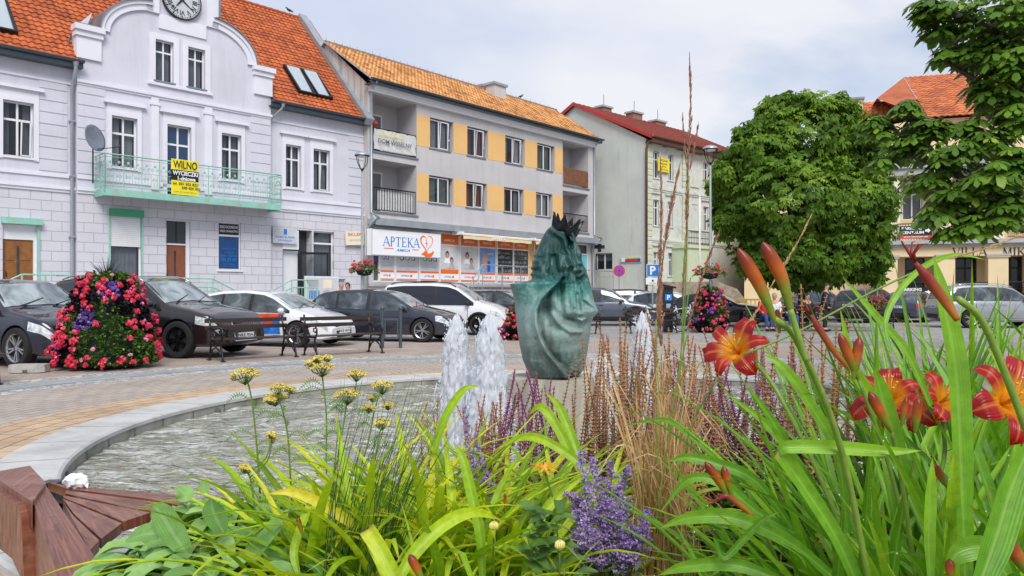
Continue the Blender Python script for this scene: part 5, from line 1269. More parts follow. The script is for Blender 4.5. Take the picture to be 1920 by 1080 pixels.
# ---------- water jets ----------
m, t, b, o_ = newmat('foam'); b.inputs['Roughness'].default_value = .25; b.inputs['Specular IOR Level'].default_value = .6
tcw = N(t, 'ShaderNodeTexCoord').outputs['Object']; nn = noise(t, tcw, 16, 8, .7, 1.0)
t.links.new(ramp(t, nn, [(.22, (.88, .91, .94)), (.36, (.93, .94, .97)), (.6, (.98, .99, 1))]), b.inputs['Base Color']); bump(t, b, nn, .35, .02)
trl = N(t, 'ShaderNodeBsdfTranslucent'); trl.inputs[0].default_value = (.92, .95, 1, 1); mx = N(t, 'ShaderNodeMixShader'); mx.inputs[0].default_value = .62
t.links.new(b.outputs[0], mx.inputs[1]); t.links.new(trl.outputs[0], mx.inputs[2])
tp = N(t, 'ShaderNodeBsdfTransparent'); mx2 = N(t, 'ShaderNodeMixShader')
mpj = N(t, 'ShaderNodeMapping'); mpj.inputs['Scale'].default_value = (1, 1, .22); t.links.new(tcw, mpj.inputs[0])
t.links.new(ramp(t, noise(t, mpj.outputs[0], 26, 6, .75, .6), [(.32, (.25, .25, .25)), (.44, (1, 1, 1))]), mx2.inputs[0]); t.links.new(tp.outputs[0], mx2.inputs[1]); t.links.new(mx.outputs[0], mx2.inputs[2]); t.links.new(mx2.outputs[0], o_.inputs[0])
def jet(px, ptop, wpx, Y, label, seed):
 X = (px-960)/FPX*Y; zt = CH-(ptop-HY)/FPX*Y; hgt = zt+.10; w0 = wpx/FPX*Y/2
 o = thing('water_jet', label, 'water jet', (X, Y, -.10), 0, 'white water jets of the fountain'); rng = random.Random(seed); mb = MB()
 rows = []; NZ = 110; NA = 72
 for i in range(NZ):
  f = i/(NZ-1); row = []
  prof = w0*(.50+.75*(1-f)**.8)*(1-(max(0, f-.84)/.16)**1.5*.62)
  for j in range(NA):
   q = 2*math.pi*j/NA; v = Vector((math.cos(q)*2.6+seed, math.sin(q)*2.6, f*hgt*2.0));
   k = 1+.30*mn.noise(v*1.2)+.26*mn.noise(v*3.1)+.22*mn.noise(v*7.5)
   row.append((prof*k*math.cos(q), prof*k*math.sin(q), f*hgt*(1+.05*mn.noise(Vector((q, seed, 0)))*f)))
  rows.append(row)
 top = [(p[0]*.1, p[1]*.1, p[2]+.02) for p in rows[-1]]
 mb.grid(rows+[top], close=True)
 for k in range(26):
  q = rng.uniform(0, 6.28); z = rng.uniform(.2, 1)*hgt; r0 = w0*(.45+.8*(1-z/hgt)); r = rng.uniform(.012, .035)
  mb.tube([(r0*.7*math.cos(q), r0*.7*math.sin(q), z-.03), (r0*1.02*math.cos(q), r0*1.02*math.sin(q), z+rng.uniform(.0, .07)), (r0*1.2*math.cos(q), r0*1.2*math.sin(q), z-.02)], [r, r*.8, .003], 6)
 mb.build('column', 'foam', o, smooth=True)
 mb = MB()
 for k in range(420):
  q = rng.uniform(0, 6.28); z = hgt*rng.uniform(0, 1.0)**1.1; r0 = w0*(.55+1.0*(1-z/hgt))*(1+abs(rng.gauss(0, .22))); r = rng.uniform(.002, .008)
  mb.ball((r0*math.cos(q), r0*math.sin(q), z+.0), (r, r, r*rng.uniform(1, 2.2)), 5)
 for k in range(30):
  q = rng.uniform(0, 6.28); r0 = w0*rng.uniform(1.1, 1.9); z0 = hgt*rng.uniform(.1, .5)
  mb.tube([(r0*math.cos(q)*(.75+.25*s_), r0*math.sin(q)*(.75+.25*s_), z0+.22*s_-.42*s_*s_) for s_ in (0, .35, .7, 1)], [.006, .007, .005, .002], 5)
 tag(mb.build('droplets', 'foam', o, smooth=True), kind='stuff')
 mb = MB()     # churned foam at the foot
 P = [[((w0*(.4+k*.5))*math.cos(2*math.pi*j/48)*(1+.12*math.sin(j*1.3+k)), (w0*(.4+k*.5))*math.sin(2*math.pi*j/48)*(1+.12*math.sin(j*1.7)), .05*math.exp(-k*.9)+.010*math.sin(j*2.1+k*3)+.006) for j in range(48)] for k in range(6)]
 mb.grid(P[::-1], close=True); mb.build('foot_foam', 'foam', o, smooth=True)
LJ = ['slim white water jet at the left edge of the fountain group', 'broader white water jet between the slim jet and the statue', 'white water jet rising behind the brown flower spikes right of the statue', 'low white water jet close beside the right of the pedestal']
for i, ((px, pt_, w_), jy) in enumerate(zip(JETS, JY)): jet(px, pt_, w_, jy, LJ[i], i*5+1)
# ======================= PLANTER BED AND BENCH =======================
bed = thing('planter_bed', 'raised flower bed with low dark wall in front of the fountain', 'flower bed')
BZ = .30
pl = [(1.1+3.1*math.cos(R(a)), 1.2+3.1*math.sin(R(a))) for a in range(-12, 151, 6)]
pl += [(-1.2, 1.9), (-.9, .3), (4.0, .3)]
mb = MB(); mb.prism_z(pl, -.4, BZ-.03); mb.build('planter_wall', 'basin_wall', bed)
mb = MB(); xs = np.linspace(-1.6, 4.2, 50);
cx0, cy0 = 1.2, 1.8
P = []
for k in range(9):
 f = 1-k/8*.98; P.append([(cx0+(x-cx0)*f*.995, cy0+(y-cy0)*f*.995, BZ-.01+.05*(1-f)+.008*math.sin(x*9+k*3)) for x, y in pl])
mb.grid(P, close=True); mb.build('soil', 'soil', bed, smooth=True)
m, t, b, o_ = newmat('bench_wood'); b.inputs['Roughness'].default_value = .38; b.inputs['Coat Weight'].default_value = .3; b.inputs['Coat Roughness'].default_value = .25
at = N(t, 'ShaderNodeAttribute', attribute_name='dat'); s = N(t, 'ShaderNodeSeparateColor'); t.links.new(at.outputs['Color'], s.inputs[0])
cmb = N(t, 'ShaderNodeCombineXYZ'); t.links.new(math_(t, 'MULTIPLY', s.outputs[1], 3), cmb.inputs[0]); t.links.new(math_(t, 'MULTIPLY', s.outputs[2], 20), cmb.inputs[1]); t.links.new(math_(t, 'MULTIPLY', s.outputs[0], 9), cmb.inputs[2])
nw = noise(t, cmb.outputs[0], 1.2, 8, .65, .6); tcw = N(t, 'ShaderNodeTexCoord').outputs['Object']
c = ramp(t, nw, [(.33, (.045, .010, .006)), (.44, (.14, .042, .020)), (.55, (.22, .072, .036)), (.68, (.35, .15, .085))])
c = mixc(t, ramp(t, noise(t, tcw, 5, 8, .75), [(.52, (0, 0, 0)), (.66, (.6, .6, .6))]), c, (.28, .14, .10))
crk = ramp(t, nw, [(.18, (0, 0, 0)), (.24, (1, 1, 1))]); c = mixc(t, 1.0, c, crk, 'MULTIPLY')
t.links.new(c, b.inputs['Base Color']); bump(t, b, nw, .35, .006)
def board(mb, a, b_, wa, wb, th, up=Vector((0, 0, 1)), tint=.5, bev=.008):
 """plank from a to b (top centre line), widths wa, wb"""
 a, b_ = Vector(a), Vector(b_); d = (b_-a).normalized(); s_ = d.cross(up).normalized(); n = 6
 rows = []; dat = []
 sec = [(-.5, -th, 0), (-.5, -bev, 0), (-.5+.0, 0, bev), (0, 0, 0), (.5, 0, -bev), (.5, -bev, 0), (.5, -th, 0)]
 for i in range(n+1):
  p = a.lerp(b_, i/n); w_ = wa+(wb-wa)*i/n
  rows.append([tuple(p+s_*(x*w_+o)+up*z) for x, z, o in sec]); dat += [(tint, i/n, .5+x*.9+z) for x, z, o in sec]
 mb.grid(rows, dat=dat); k = len(rows[0]); o = len(mb.v)-k*(n+1); mb.f.append([o+j for j in range(k)][::-1]); mb.m.append(0); mb.f.append([o+n*k+j for j in range(k)]); mb.m.append(0)
 mb.f.append([o, o+n*k, o+n*k+k-1, o+k-1]); mb.m.append(0)
bench = thing('planter_bench', 'varnished reddish brown wooden corner bench around the flower bed', 'bench', (0, 0, 0))
SZ = .46
A = gp(92, 912, SZ)       # inner corner where the planks fan out
ends = [gp(350, 925, SZ), gp(305, 952, SZ), gp(262, 978, SZ), gp(210, 1002, SZ), gp(172, 1026, SZ)]
mb = MB()
fan = [((300, 905), (345, 928)), ((287, 936), (283, 957)), ((232, 977), (190, 1010)), ((172, 1012), (160, 1030))]
apx = [(96, 903), (100, 908), (118, 924), (126, 934)]
tri = [[(92, 905), (136, 913), (352, 930), (348, 950), (128, 921)], [(128, 923), (290, 958), (232, 977), (124, 927)], [(122, 930), (226, 981), (191, 1009)], [(120, 934), (140, 967), (183, 1012), (172, 1030), (152, 1016)]]
tri = [[(90, 904), (136, 912), (352, 929), (346, 950), (284, 936), (125, 916)], [(124, 919), (282, 940), (340, 953), (288, 958), (240, 952), (122, 925)], [(120, 929), (282, 961), (232, 978), (118, 932)], [(118, 935), (228, 981), (190, 1010), (140, 965)], [(138, 968), (186, 1013), (168, 1032), (118, 940)]]
for i, poly in enumerate(tri):
 P = [gp(x, y, SZ) for x, y in poly]; o0 = len(mb.v); n = len(P); c0 = P[0]
 dts = [(i*.23, (p-A).length, (math.atan2(p.y-A.y, p.x-A.x)*1.2)) for p in P]
 ar = sum(P[j].x*P[(j+1) % n].y-P[(j+1) % n].x*P[j].y for j in range(n))
 if ar < 0: P = P[::-1]; dts = dts[::-1]
 mb.add([tuple(p) for p in P]+[(p.x, p.y, SZ-.04) for p in P], [tuple(range(n))]+[(j, j+n, (j+1) % n+n, (j+1) % n) for j in range(n)], 0, dts*2)
mb.build('seat', 'bench_wood', bench)
cz1 = .50
mb = MB(); c0, c1 = gp(85, 909, cz1), gp(202, 1080, cz1); o0_, o1 = gp(62, 938, cz1), gp(105, 1080, cz1)
ext = 1.35
def quadboard(mb, q, z, th, tint, nn_=8):
 (a, b_, c_, d) = q; rows = []; dat = []
 for i in range(nn_+1):
  f = i/nn_; p = a.lerp(b_, f); r_ = d.lerp(c_, f)
  rows.append([(p.x, p.y, z-th), (p.x, p.y, z), (r_.x, r_.y, z), (r_.x, r_.y, z-th)]); dat += [(tint, f*1.2, v) for v in (.1, .15, .75, .9)]
 mb.grid(rows, dat=dat); o = len(mb.v)-4*(nn_+1)
 for k, rev in ((0, 1), (nn_, 0)): f = [o+4*k+j for j in range(4)]; mb.f.append(f[::-1] if rev else f); mb.m.append(0)
cE, oE = c0+(c1-c0)*ext, o0_+(o1-o0_)*ext
quadboard(mb, (o0_, oE, cE, c0), cz1, .09, .35); mb.build('cap_rail', 'bench_wood', bench)
mb = MB(); L0, L1, L2, L3 = gp(-6, 898, cz1+.02), gp(61, 941, cz1+.02), gp(86, 905, cz1+.02), gp(56, 873, cz1+.02); L4 = gp(-6, 884, cz1+.02)
P = [L0, L1, L2, L3, L4]; n = 5
mb.add([tuple(p) for p in P]+[(p.x, p.y, cz1-.09) for p in P], [tuple(range(n))]+[(j, j+n, (j+1) % n+n, (j+1) % n) for j in range(n)], 0, [(.8, .1*j, .2*j) for j in range(n)]*2); mb.build('cap_rail', 'bench_wood', bench)
def pv(px, py, a, b_):
 """pixel on the vertical plane through a and b"""
 k = (px-960)/FPX; d = Vector((b_.x-a.x, b_.y-a.y)); t_ = (k*a.y-a.x)/(d.x-k*d.y); Y = a.y+t_*d.y; return Vector((a.x+t_*d.x, Y, CH-(py-HY)/FPX*Y))
mb = MB()
sk = [(-6, 902), (61, 943), (80, 1010), (105, 1082), (130, 1150), (70, 1150), (58, 1065), (48, 1042), (22, 1022), (10, 980)]
pa, pb = gp(-6, 900, cz1), gp(61, 940, cz1)
up_ = [(-6, 904), (60, 944), (66, 965), (72, 1090), (60, 1068), (48, 1042), (22, 1022), (12, 985)]
P = [pv(x, y, pa, pb) for x, y in up_]; nrm_ = Vector(((pb-pa).y, -(pb-pa).x, 0)).normalized()*-.05; n = len(P)
mb.add([tuple(p) for p in P]+[tuple(p-nrm_) for p in P], [tuple(range(n))[::-1], tuple(range(n, 2*n))]+[(j, (j+1) % n, (j+1) % n+n, j+n) for j in range(n)], 0, [(.2, p.z*2, p.x*2) for p in P]*2)
rows = []; dat = []
for i in range(9):
 f = i/8; p = o0_.lerp(oE, f); rows.append([(p.x, p.y, cz1-.091), (p.x+.0, p.y, .12)]); dat += [(.6, f*2, .2), (.6, f*2, 1.2)]
mb.grid(rows, dat=dat); rows = [[(x+.05, y+.02, z) for x, y, z in r_] for r_ in rows]; mb.grid(rows, dat=dat)
mb.build('backrest', 'bench_wood', bench)
mb = MB()
for p in (A+Vector((.12, -.1, 0)), A+Vector((.75, -.35, 0)), c1+Vector((.02, .05, 0)), L3+Vector((.05, .1, 0))): mb.box(p.x-.04, p.x+.04, p.y-.04, p.y+.04, 0, SZ-.042)
mb.build('leg', 'iron_black', bench)
ts = thing('tissue', 'crumpled white paper tissue lying on the corner of the wooden bench', 'tissue', gp(146, 913, SZ))
mb = MB(); rows = []
for i in range(14):
 row = []
 for j in range(20):
  p = math.pi*i/13; q = 2*math.pi*j/20; v = Vector((math.sin(p)*math.cos(q), math.sin(p)*math.sin(q), math.cos(p))); k = .044*(1+.5*mn.noise(v*1.8+Vector((3, 1, 2)))+.12*mn.noise(v*5)); row.append((v.x*k*1.15-.008, v.y*k, max(0, v.z*k*.85+.026)))
 rows.append(row)
mb.grid(rows, close=True); mb.grid([[(.0+.05*f, .02*s_*(1-f*.3)-.01, .012+.012*math.sin(f*7+s_*3)+.01*(1-f)) for s_ in (-1, -.4, .3, 1)] for f in (0, .3, .6, .85, 1.15)]); mb.build('paper', 'tissue', ts, smooth=True, angle=40)
# ======================= CARS =======================
def carpaint(name, c, metal=.2, rough=.3):
 m, t, b, o = newmat(name); b.inputs['Base Color'].default_value = (*c, 1); b.inputs['Metallic'].default_value = metal
 b.inputs['Roughness'].default_value = rough; b.inputs['Coat Weight'].default_value = 1; b.inputs['Coat Roughness'].default_value = .03
 tc = N(t, 'ShaderNodeTexCoord').outputs['Object']
 t.links.new(ramp(t, noise(t, tc, 3, 6, .7), [(.3, tuple(x*.92 for x in c)), (.7, tuple(min(1, x*1.06) for x in c))]), b.inputs['Base Color'])
carpaint('paint_navy', (.012, .016, .032), .4); carpaint('paint_brown', (.022, .016, .016), .5); carpaint('paint_white', (.72, .74, .76), .0)
carpaint('paint_slate', (.028, .034, .050), .4); carpaint('paint_grey', (.10, .115, .15), .5); carpaint('paint_black', (.006, .006, .008), .2); carpaint('paint_silver', (.38, .40, .43), .6)
pm('car_plastic', (.014, .014, .016), .6, var=.15); pm('tyre', (.012, .012, .013), .85, var=.3, scale=10, bmp=.3)
pm('rim_silver', (.45, .46, .48), .3, .8); pm('rim_black', (.012, .012, .014), .3, .5)
pm('chrome', (.6, .62, .65), .15, 1.0, var=0)
pm('head_lamp', (.62, .66, .70), .1, .2, var=.5, scale=14, coat=1); pm('tail_lamp', (.42, .01, .012), .15, var=.2, coat=1)
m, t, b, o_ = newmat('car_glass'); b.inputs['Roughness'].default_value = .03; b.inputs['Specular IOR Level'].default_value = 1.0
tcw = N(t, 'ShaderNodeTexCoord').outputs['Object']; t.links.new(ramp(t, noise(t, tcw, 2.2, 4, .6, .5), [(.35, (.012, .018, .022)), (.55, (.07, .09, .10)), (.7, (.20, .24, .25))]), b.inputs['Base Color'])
m, t, b, o_ = newmat('car_glass_dark'); b.inputs['Roughness'].default_value = .03; b.inputs['Specular IOR Level'].default_value = .8; b.inputs['Base Color'].default_value = (.006, .009, .016, 1)
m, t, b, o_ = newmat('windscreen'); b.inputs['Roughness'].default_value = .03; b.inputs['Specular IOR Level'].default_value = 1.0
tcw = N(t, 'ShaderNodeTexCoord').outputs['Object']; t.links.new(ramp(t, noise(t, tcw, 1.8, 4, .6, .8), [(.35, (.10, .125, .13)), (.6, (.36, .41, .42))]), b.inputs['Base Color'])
PROF = {
'suv': dict(top=[(0, .42), (.01, .62), (.045, .80), (.10, .955), (.2, .99), (.38, 1.0), (.52, .985), (.60, .93), (.735, .665), (.86, .60), (.95, .53), (.985, .44), (1, .34)], belt=[(0, .58), (.3, .61), (.7, .60), (1, .5)], dlo=(.085, .70), cowl=.735, roof0=.10, roof1=.585, clr=.13),
'hatch': dict(top=[(0, .40), (.012, .60), (.06, .78), (.13, .93), (.25, .985), (.42, 1.0), (.55, .965), (.62, .895), (.765, .66), (.88, .58), (.955, .49), (.985, .40), (1, .32)], belt=[(0, .62), (.35, .60), (.75, .58), (1, .46)], dlo=(.11, .735), cowl=.765, roof0=.13, roof1=.58, clr=.12),
'wagon': dict(top=[(0, .40), (.01, .60), (.05, .80), (.11, .93), (.22, .985), (.40, 1.0), (.52, .97), (.60, .90), (.745, .655), (.87, .58), (.95, .50), (.985, .40), (1, .32)], belt=[(0, .63), (.35, .60), (.72, .58), (1, .46)], dlo=(.07, .715), cowl=.745, roof0=.10, roof1=.565, clr=.12),
'van': dict(top=[(0, .42), (.008, .65), (.03, .85), (.07, .97), (.2, 1.0), (.42, 1.0), (.56, .975), (.63, .915), (.785, .645), (.88, .58), (.96, .48), (.988, .40), (1, .30)], belt=[(0, .57), (.35, .56), (.76, .55), (1, .45)], dlo=(.07, .755), cowl=.785, roof0=.07, roof1=.61, clr=.12),
'coupe': dict(top=[(0, .45), (.012, .60), (.05, .70), (.14, .78), (.27, .93), (.40, 1.0), (.50, .985), (.57, .92), (.715, .67), (.86, .61), (.95, .52), (.985, .42), (1, .33)], belt=[(0, .64), (.35, .63), (.72, .60), (1, .46)], dlo=(.19, .69), cowl=.715, roof0=.25, roof1=.545, clr=.11)}
def wheel_mesh(rimmat, spokes):
 key = (rimmat, spokes)
 if key in wheel_mesh.c: return wheel_mesh.c[key]
 t = MB(); Rr = 1.0
 t.lathe([(.70, -.30), (.80, -.33), (.95, -.31), (1.0, -.24), (1.0, .24), (.95, .31), (.80, .33), (.70, .30)], 36, 0, (0, 0, 0), 'y')
 r = MB(); r.lathe([(.70, -.28), (.735, -.30), (.72, -.24), (.66, -.20), (.66, .2), (.72, .28)], 36, 0, (0, 0, 0), 'y')
 r.lathe([(0, -.19), (.14, -.19), (.15, -.14), (0, -.14)], 16, 0, (0, 0, 0), 'y'); r.lathe([(0, -.05), (.66, -.05), (.66, -.02), (0, -.02)], 24, 1, (0, 0, 0), 'y')
 for i in range(spokes):
  for off in ((-.09, .09) if spokes <= 5 else (0,)):
   q = 2*math.pi*i/spokes; a0, a1 = q+off*.9, q+off*1.9; wd = .032 if spokes <= 5 else .04
   p0 = Vector((.10*math.cos(a0), 0, .10*math.sin(a0))); p1 = Vector((.68*math.cos(a1), 0, .68*math.sin(a1))); n = Vector((-math.sin(q), 0, math.cos(q)))
   vs = []
   for p, y, w_ in ((p0, -.20, wd*1.3), (p1, -.24, wd)):
    for s_ in (-1, 1): vs.append((p.x+n.x*w_*s_, y, p.z+n.z*w_*s_));
    for s_ in (1, -1): vs.append((p.x+n.x*w_*s_, y+.12, p.z+n.z*w_*s_))
   r.add(vs, [(0, 1, 5, 4), (1, 2, 6, 5), (2, 3, 7, 6), (3, 0, 4, 7), (0, 3, 2, 1), (4, 5, 6, 7)])
 to = t.build('wheel', 'tyre', None, smooth=True, angle=40); ro = r.build('rim', [rimmat, 'car_plastic'], to, smooth=True, angle=35)
 to['_proto'] = 1; wheel_mesh.c[key] = (to.data, ro.data); bpy.data.objects.remove(ro); bpy.data.objects.remove(to)
 return wheel_mesh.c[key]
wheel_mesh.c = {}
def make_car(name, label, typ, paint, L, W, H, wb=.6, wr=.33, fo=.18, loc=(0, 0), heading=0, rim='rim_silver', spokes=5, glass='car_glass', cladding=False, grille='slats', group='cars parked round the square', plate='GN 4K7', roofrails=None, body_z=0, ad=False, ws='windscreen', z0=0):
 pr = PROF[typ]; car = thing(name, label, 'car', (loc[0], loc[1], z0), heading, group)
 NX_ = 70; xs = np.concatenate([np.linspace(0, .06, 10)[:-1], np.linspace(.06, .94, 56), np.linspace(.94, 1, 10)[1:]])
 fine = np.linspace(0, 1, 401)
 def sm(tab, k): v = np.interp(fine, [a for a, _ in tab], [b_ for _, b_ in tab]); ker = np.hanning(k+2)[1:-1]; ker /= ker.sum(); return np.convolve(np.pad(v, k//2, 'edge'), ker, 'valid')[:401]
 top = sm(pr['top'], 15)*H; belt = sm(pr['belt'], 41)*H
 clr = pr['clr']*H
 def T(x): return float(np.interp(x, fine, top))
 def Bt(x): return min(float(np.interp(x, fine, belt)), T(x)-.03*H)
 def bot(x): return clr+max(0, .06-x)*1.6*H*.9+max(0, x-.95)*1.1*H*.9
 def hw(x): return W/2*(1-.30*max(0, (x-.86)/.14)**2.6-.16*max(0, (.10-x)/.10)**2.4)*(1-.03*abs(x-.5)*2)
 def section(x):
  zt, zs, zb, w_ = T(x), Bt(x), bot(x), hw(x); cab = max(0, (zt-zs)/(H*.40)); wt = w_*(.955-.20*min(1, cab)); mid = zb+(zs-zb)*.45
  if cab < .2: wt = w_*(.93-.06*cab*5)
  Z = [zb, zb+.015, zb+.10*(zs-zb), zb+.3*(zs-zb), mid, zb+.75*(zs-zb), zs-.04*(zs-zb), zs+.004, zs+(zt-zs)*.5, zt-(.05*min(1, cab*1.3)+.006)*H, zt-.008*H, zt+.002*H, zt+.012*H]
  Yv = [w_*.6, w_*.90, w_*.975, w_*.99, w_*1.0, w_*.995, w_*.975, w_*.955, w_*.955+(wt-w_*.955)*.48, wt, wt*.90, wt*.5, 0]
  return Yv, Z
 def ysd(x, z): Yv, Z = section(x); return float(np.interp(z, Z[1:10], Yv[1:10]))
 def ztp(x, y): Yv, Z = section(x); return float(np.interp(abs(y), Yv[9:][::-1], Z[9:][::-1]))
 X = lambda f: (f-.5)*L
 xf = .5+wb/2+(.5-wb/2-fo); xf = 1-fo; xr = xf-wb
 mb = MB(); rows = []
 for x in xs:
  Yv, Z = section(x); half = list(zip(Yv, Z)); row = [(X(x), 0, Z[0])]+[(X(x), -y, z) for y, z in half]+[(X(x), y, z) for y, z in half[:-1][::-1]]
  rows.append(row)
 mb.grid(rows, close=True); k = len(rows[0]); mb.f.append(list(range(k))); mb.m.append(0); o = (len(rows)-1)*k; mb.f.append([o+i for i in range(k)][::-1]); mb.m.append(0)
 mb.f = [f[::-1] for f in mb.f]
 body = mb.build('body', [paint, 'car_plastic'], car, smooth=True)
 cutters = []
 for fx in (xf, xr):
  for s_ in (-1, 1):
   c = MB(); ya, yb = (-W, -W/2+.30) if s_ < 0 else (W/2-.30, W)
   c.lathe([(0, ya), (wr*1.13, ya), (wr*1.13, yb), (0, yb)], 40, 1, (X(fx), 0, wr*1.01), 'y'); c.m = [1]*len(c.f)
   co = c.build('cut', [paint, 'car_plastic']); cutters.append(co)
   bm_ = body.modifiers.new('b', 'BOOLEAN'); bm_.operation = 'DIFFERENCE'; bm_.object = co; bm_.solver = 'EXACT'
 body.matrix_world = Matrix.Identity(4); body.parent = None
 bpy.context.view_layer.update(); dg = bpy.context.evaluated_depsgraph_get(); me = bpy.data.meshes.new_from_object(body.evaluated_get(dg))
 body.modifiers.clear(); body.data = me; me.set_sharp_from_angle(angle=R(38)); body.parent = car; body.matrix_parent_inverse = Matrix.Identity(4)
 for c in cutters: bpy.data.objects.remove(c)
 wm, rm = wheel_mesh(rim, spokes)
 for fx in (xf, xr):
  for s_ in (-1, 1):
   wo = bpy.data.objects.new('wheel', wm); col.objects.link(wo); wo.parent = car; wo.location = (X(fx), s_*(W/2-.115), wr); wo.scale = (wr, .33*.95 if False else .36, wr); wo.rotation_euler = (0, random.uniform(0, 1), 0 if s_ < 0 else math.pi)
   ro = bpy.data.objects.new('rim', rm); col.objects.link(ro); ro.parent = wo
 def patch(name, x0, x1, lo, hi, mat, off, par, n=20, m=5, sides=(-1, 1)):
  out = []
  for s_ in sides:
   p = MB(); P = []
   for i in range(n+1):
    x = x0+(x1-x0)*i/n; a = lo(x) if callable(lo) else lo; b_ = hi(x) if callable(hi) else hi
    if b_ < a: b_ = a+.001
    P.append([(X(x), s_*(ysd(x, a+(b_-a)*j/m)+off), a+(b_-a)*j/m) for j in range(m+1)])
   p.grid(P if s_ < 0 else P[::-1]); out.append(p.build(name, mat, par, smooth=True))
  return out
 d0, d1 = pr['dlo']; up = lambda x: T(x)-.055*H-.012; lo = lambda x: Bt(x)+.018*H
 for nm, g in ():
  pass
 trims = patch('window_trim', d0, d1+.012, lambda x: lo(x)-.012, lambda x: up(x)+.010, 'car_plastic', .003, car, 40)
 nwin = 3 if typ in ('suv', 'van', 'wagon', 'hatch') else 2
 cuts = {3: [(d0+.012, d0+(d1-d0)*.24), (d0+(d1-d0)*.265, d0+(d1-d0)*.565), (d0+(d1-d0)*.60, d1-.008)], 2: [(d0+.012, d0+(d1-d0)*.42), (d0+(d1-d0)*.45, d1-.008)]}[nwin]
 for tr_, s_ in zip(trims, (-1, 1)):
  for a, b_ in cuts: patch('side_window', a, b_, lo, up, glass if (a < .3 or glass == 'car_glass_dark') else 'car_glass', .007, car, 20, 5, (s_,))
 def toppatch(name, x0, x1, f0, f1, mat, off):
  p = MB(); P = []
  for i in range(13):
   x = x0+(x1-x0)*i/12; Yv, Z = section(x); w_ = Yv[9]*(f0+(f1-f0)*i/12)
   P.append([(X(x), -w_+2*w_*j/12, ztp(x, -w_+2*w_*j/12)+off) for j in range(13)])
  p.grid(P); return p.build(name, mat, car, smooth=True)
 toppatch('windscreen', pr['roof1']+.012, pr['cowl']-.008, .93, .97, ws, .010)
 toppatch('rear_window', .018 if typ != 'coupe' else .10, pr['roof0']-.005, .80, .90, glass, .010)
 sill = clr+.09*H
 xb = d0+(d1-d0)*.585
 doors = [(xb, min(d1+.015, xf-wr*1.2/L)), (max(d0+(d1-d0)*.24, xr+wr*.55/L), xb-.004)]
 for a, b_ in doors:
  for s_ in (-1, 1):
   q = patch('door', a, b_, sill, lambda x: Bt(x)-.004*H, paint, .0055, car, 10, 6, (s_,))[0]
   patch('shut_line', a-.0035, b_+.0035, sill-.008, lambda x: Bt(x)+.002, 'car_plastic', .0028, q, 10, 6, (s_,))
   h = MB(); xh = a+.018+.02; zh = Bt(xh)-.075*H; yv = ysd(xh, zh)
   h.box(X(xh), X(xh)+.19, s_*(yv+.02)-.014, s_*(yv+.02)+.014, zh-.014, zh+.014); h.build('handle', paint if cladding is False else 'car_plastic', q)
 if cladding:
  for s_ in (-1, 1): patch('cladding', xr+wr*1.14/L, xf-wr*1.14/L, clr+.005, clr+.11*H, 'car_plastic', .014, car, 14, 3, (s_,))
  for fx in (xf, xr):
   for s_ in (-1, 1):
    p = MB(); P = []
    for i in range(25):
     q = math.pi*i/24*1.10-.05*math.pi
     rr = [(X(fx)+r_*math.cos(q), s_*(ysd(min(max(fx+r_*math.cos(q)/L, 0), 1), max(clr+.02, wr+r_*math.sin(q)))+.016), max(clr+.0, wr+r_*math.sin(q))) for r_ in (wr*1.12, wr*1.28)]; P.append(rr)
    p.grid(P if s_ > 0 else P[::-1]); p.build('arch_trim', 'car_plastic', car, smooth=True)
 zb1 = Bt(.95)
 for s_ in (-1, 1):
  patch('headlight', .895, .985, lambda x: T(x)-.155*H+.02*H*(x-.9)*10, lambda x: T(x)-.055*H, 'head_lamp', .006, car, 10, 4, (s_,))
  patch('taillight', .003, .055, lambda x: .50*H, lambda x: .62*H, 'tail_lamp', .006, car, 8, 4, (s_,))
 def endface(x): return hw(x)
 gx = X(1); g = MB(); gw = hw(1)*.62; gz0, gz1 = .22*H, .40*H
 if typ == 'suv': gw = hw(1)*.55; gz0, gz1 = .20*H, .46*H
 def fx_(z): return gx - max(0, (z-.33*H))*.35
 g.add([(fx_(gz0)+.012, -gw, gz0), (fx_(gz0)+.012, gw, gz0), (fx_(gz1)+.012, gw*1.05, gz1), (fx_(gz1)+.012, -gw*1.05, gz1)], [(0, 1, 2, 3)]); g.add([(fx_(gz0)-.10, -gw, gz0), (fx_(gz0)-.10, gw, gz0), (fx_(gz1)-.10, gw*1.05, gz1), (fx_(gz1)-.1, -gw*1.05, gz1)]+[(fx_(gz0)+.0119, -gw, gz0), (fx_(gz0)+.0119, gw, gz0), (fx_(gz1)+.0119, gw*1.05, gz1), (fx_(gz1)+.0119, -gw*1.05, gz1)], [(0, 4, 7, 3), (1, 2, 6, 5), (0, 1, 5, 4), (3, 7, 6, 2)])
 go = g.build('grille', 'car_plastic', car)
 c_ = MB()
 if grille == 'bars':
  for i in range(11): y = -gw+2*gw*(i+.5)/11; c_.tube([(fx_(gz0)+.02, y, gz0+.02), (fx_(gz1)+.02, y, gz1-.02)], .008, 4)
  fr = [(fx_(gz0)+.02, -gw, gz0), (fx_(gz0)+.02, gw, gz0), (fx_(gz1)+.02, gw*1.05, gz1), (fx_(gz1)+.02, -gw*1.05, gz1), (fx_(gz0)+.02, -gw, gz0)]; c_.tube(fr, .013, 5)
 else:
  for i in range(4): z = gz0+(gz1-gz0)*(i+.5)/4; c_.tube([(fx_(z)+.018, -gw*.97, z), (fx_(z)+.018, gw*.97, z)], .007, 4)
 c_.build('grille_bars', 'chrome', go)
 pl_ = MB(); pl_.box(gx+.014, gx+.034, -.26, .26, .235*H, .235*H+.11); po = pl_.build('number_plate', 'sign_white', car)
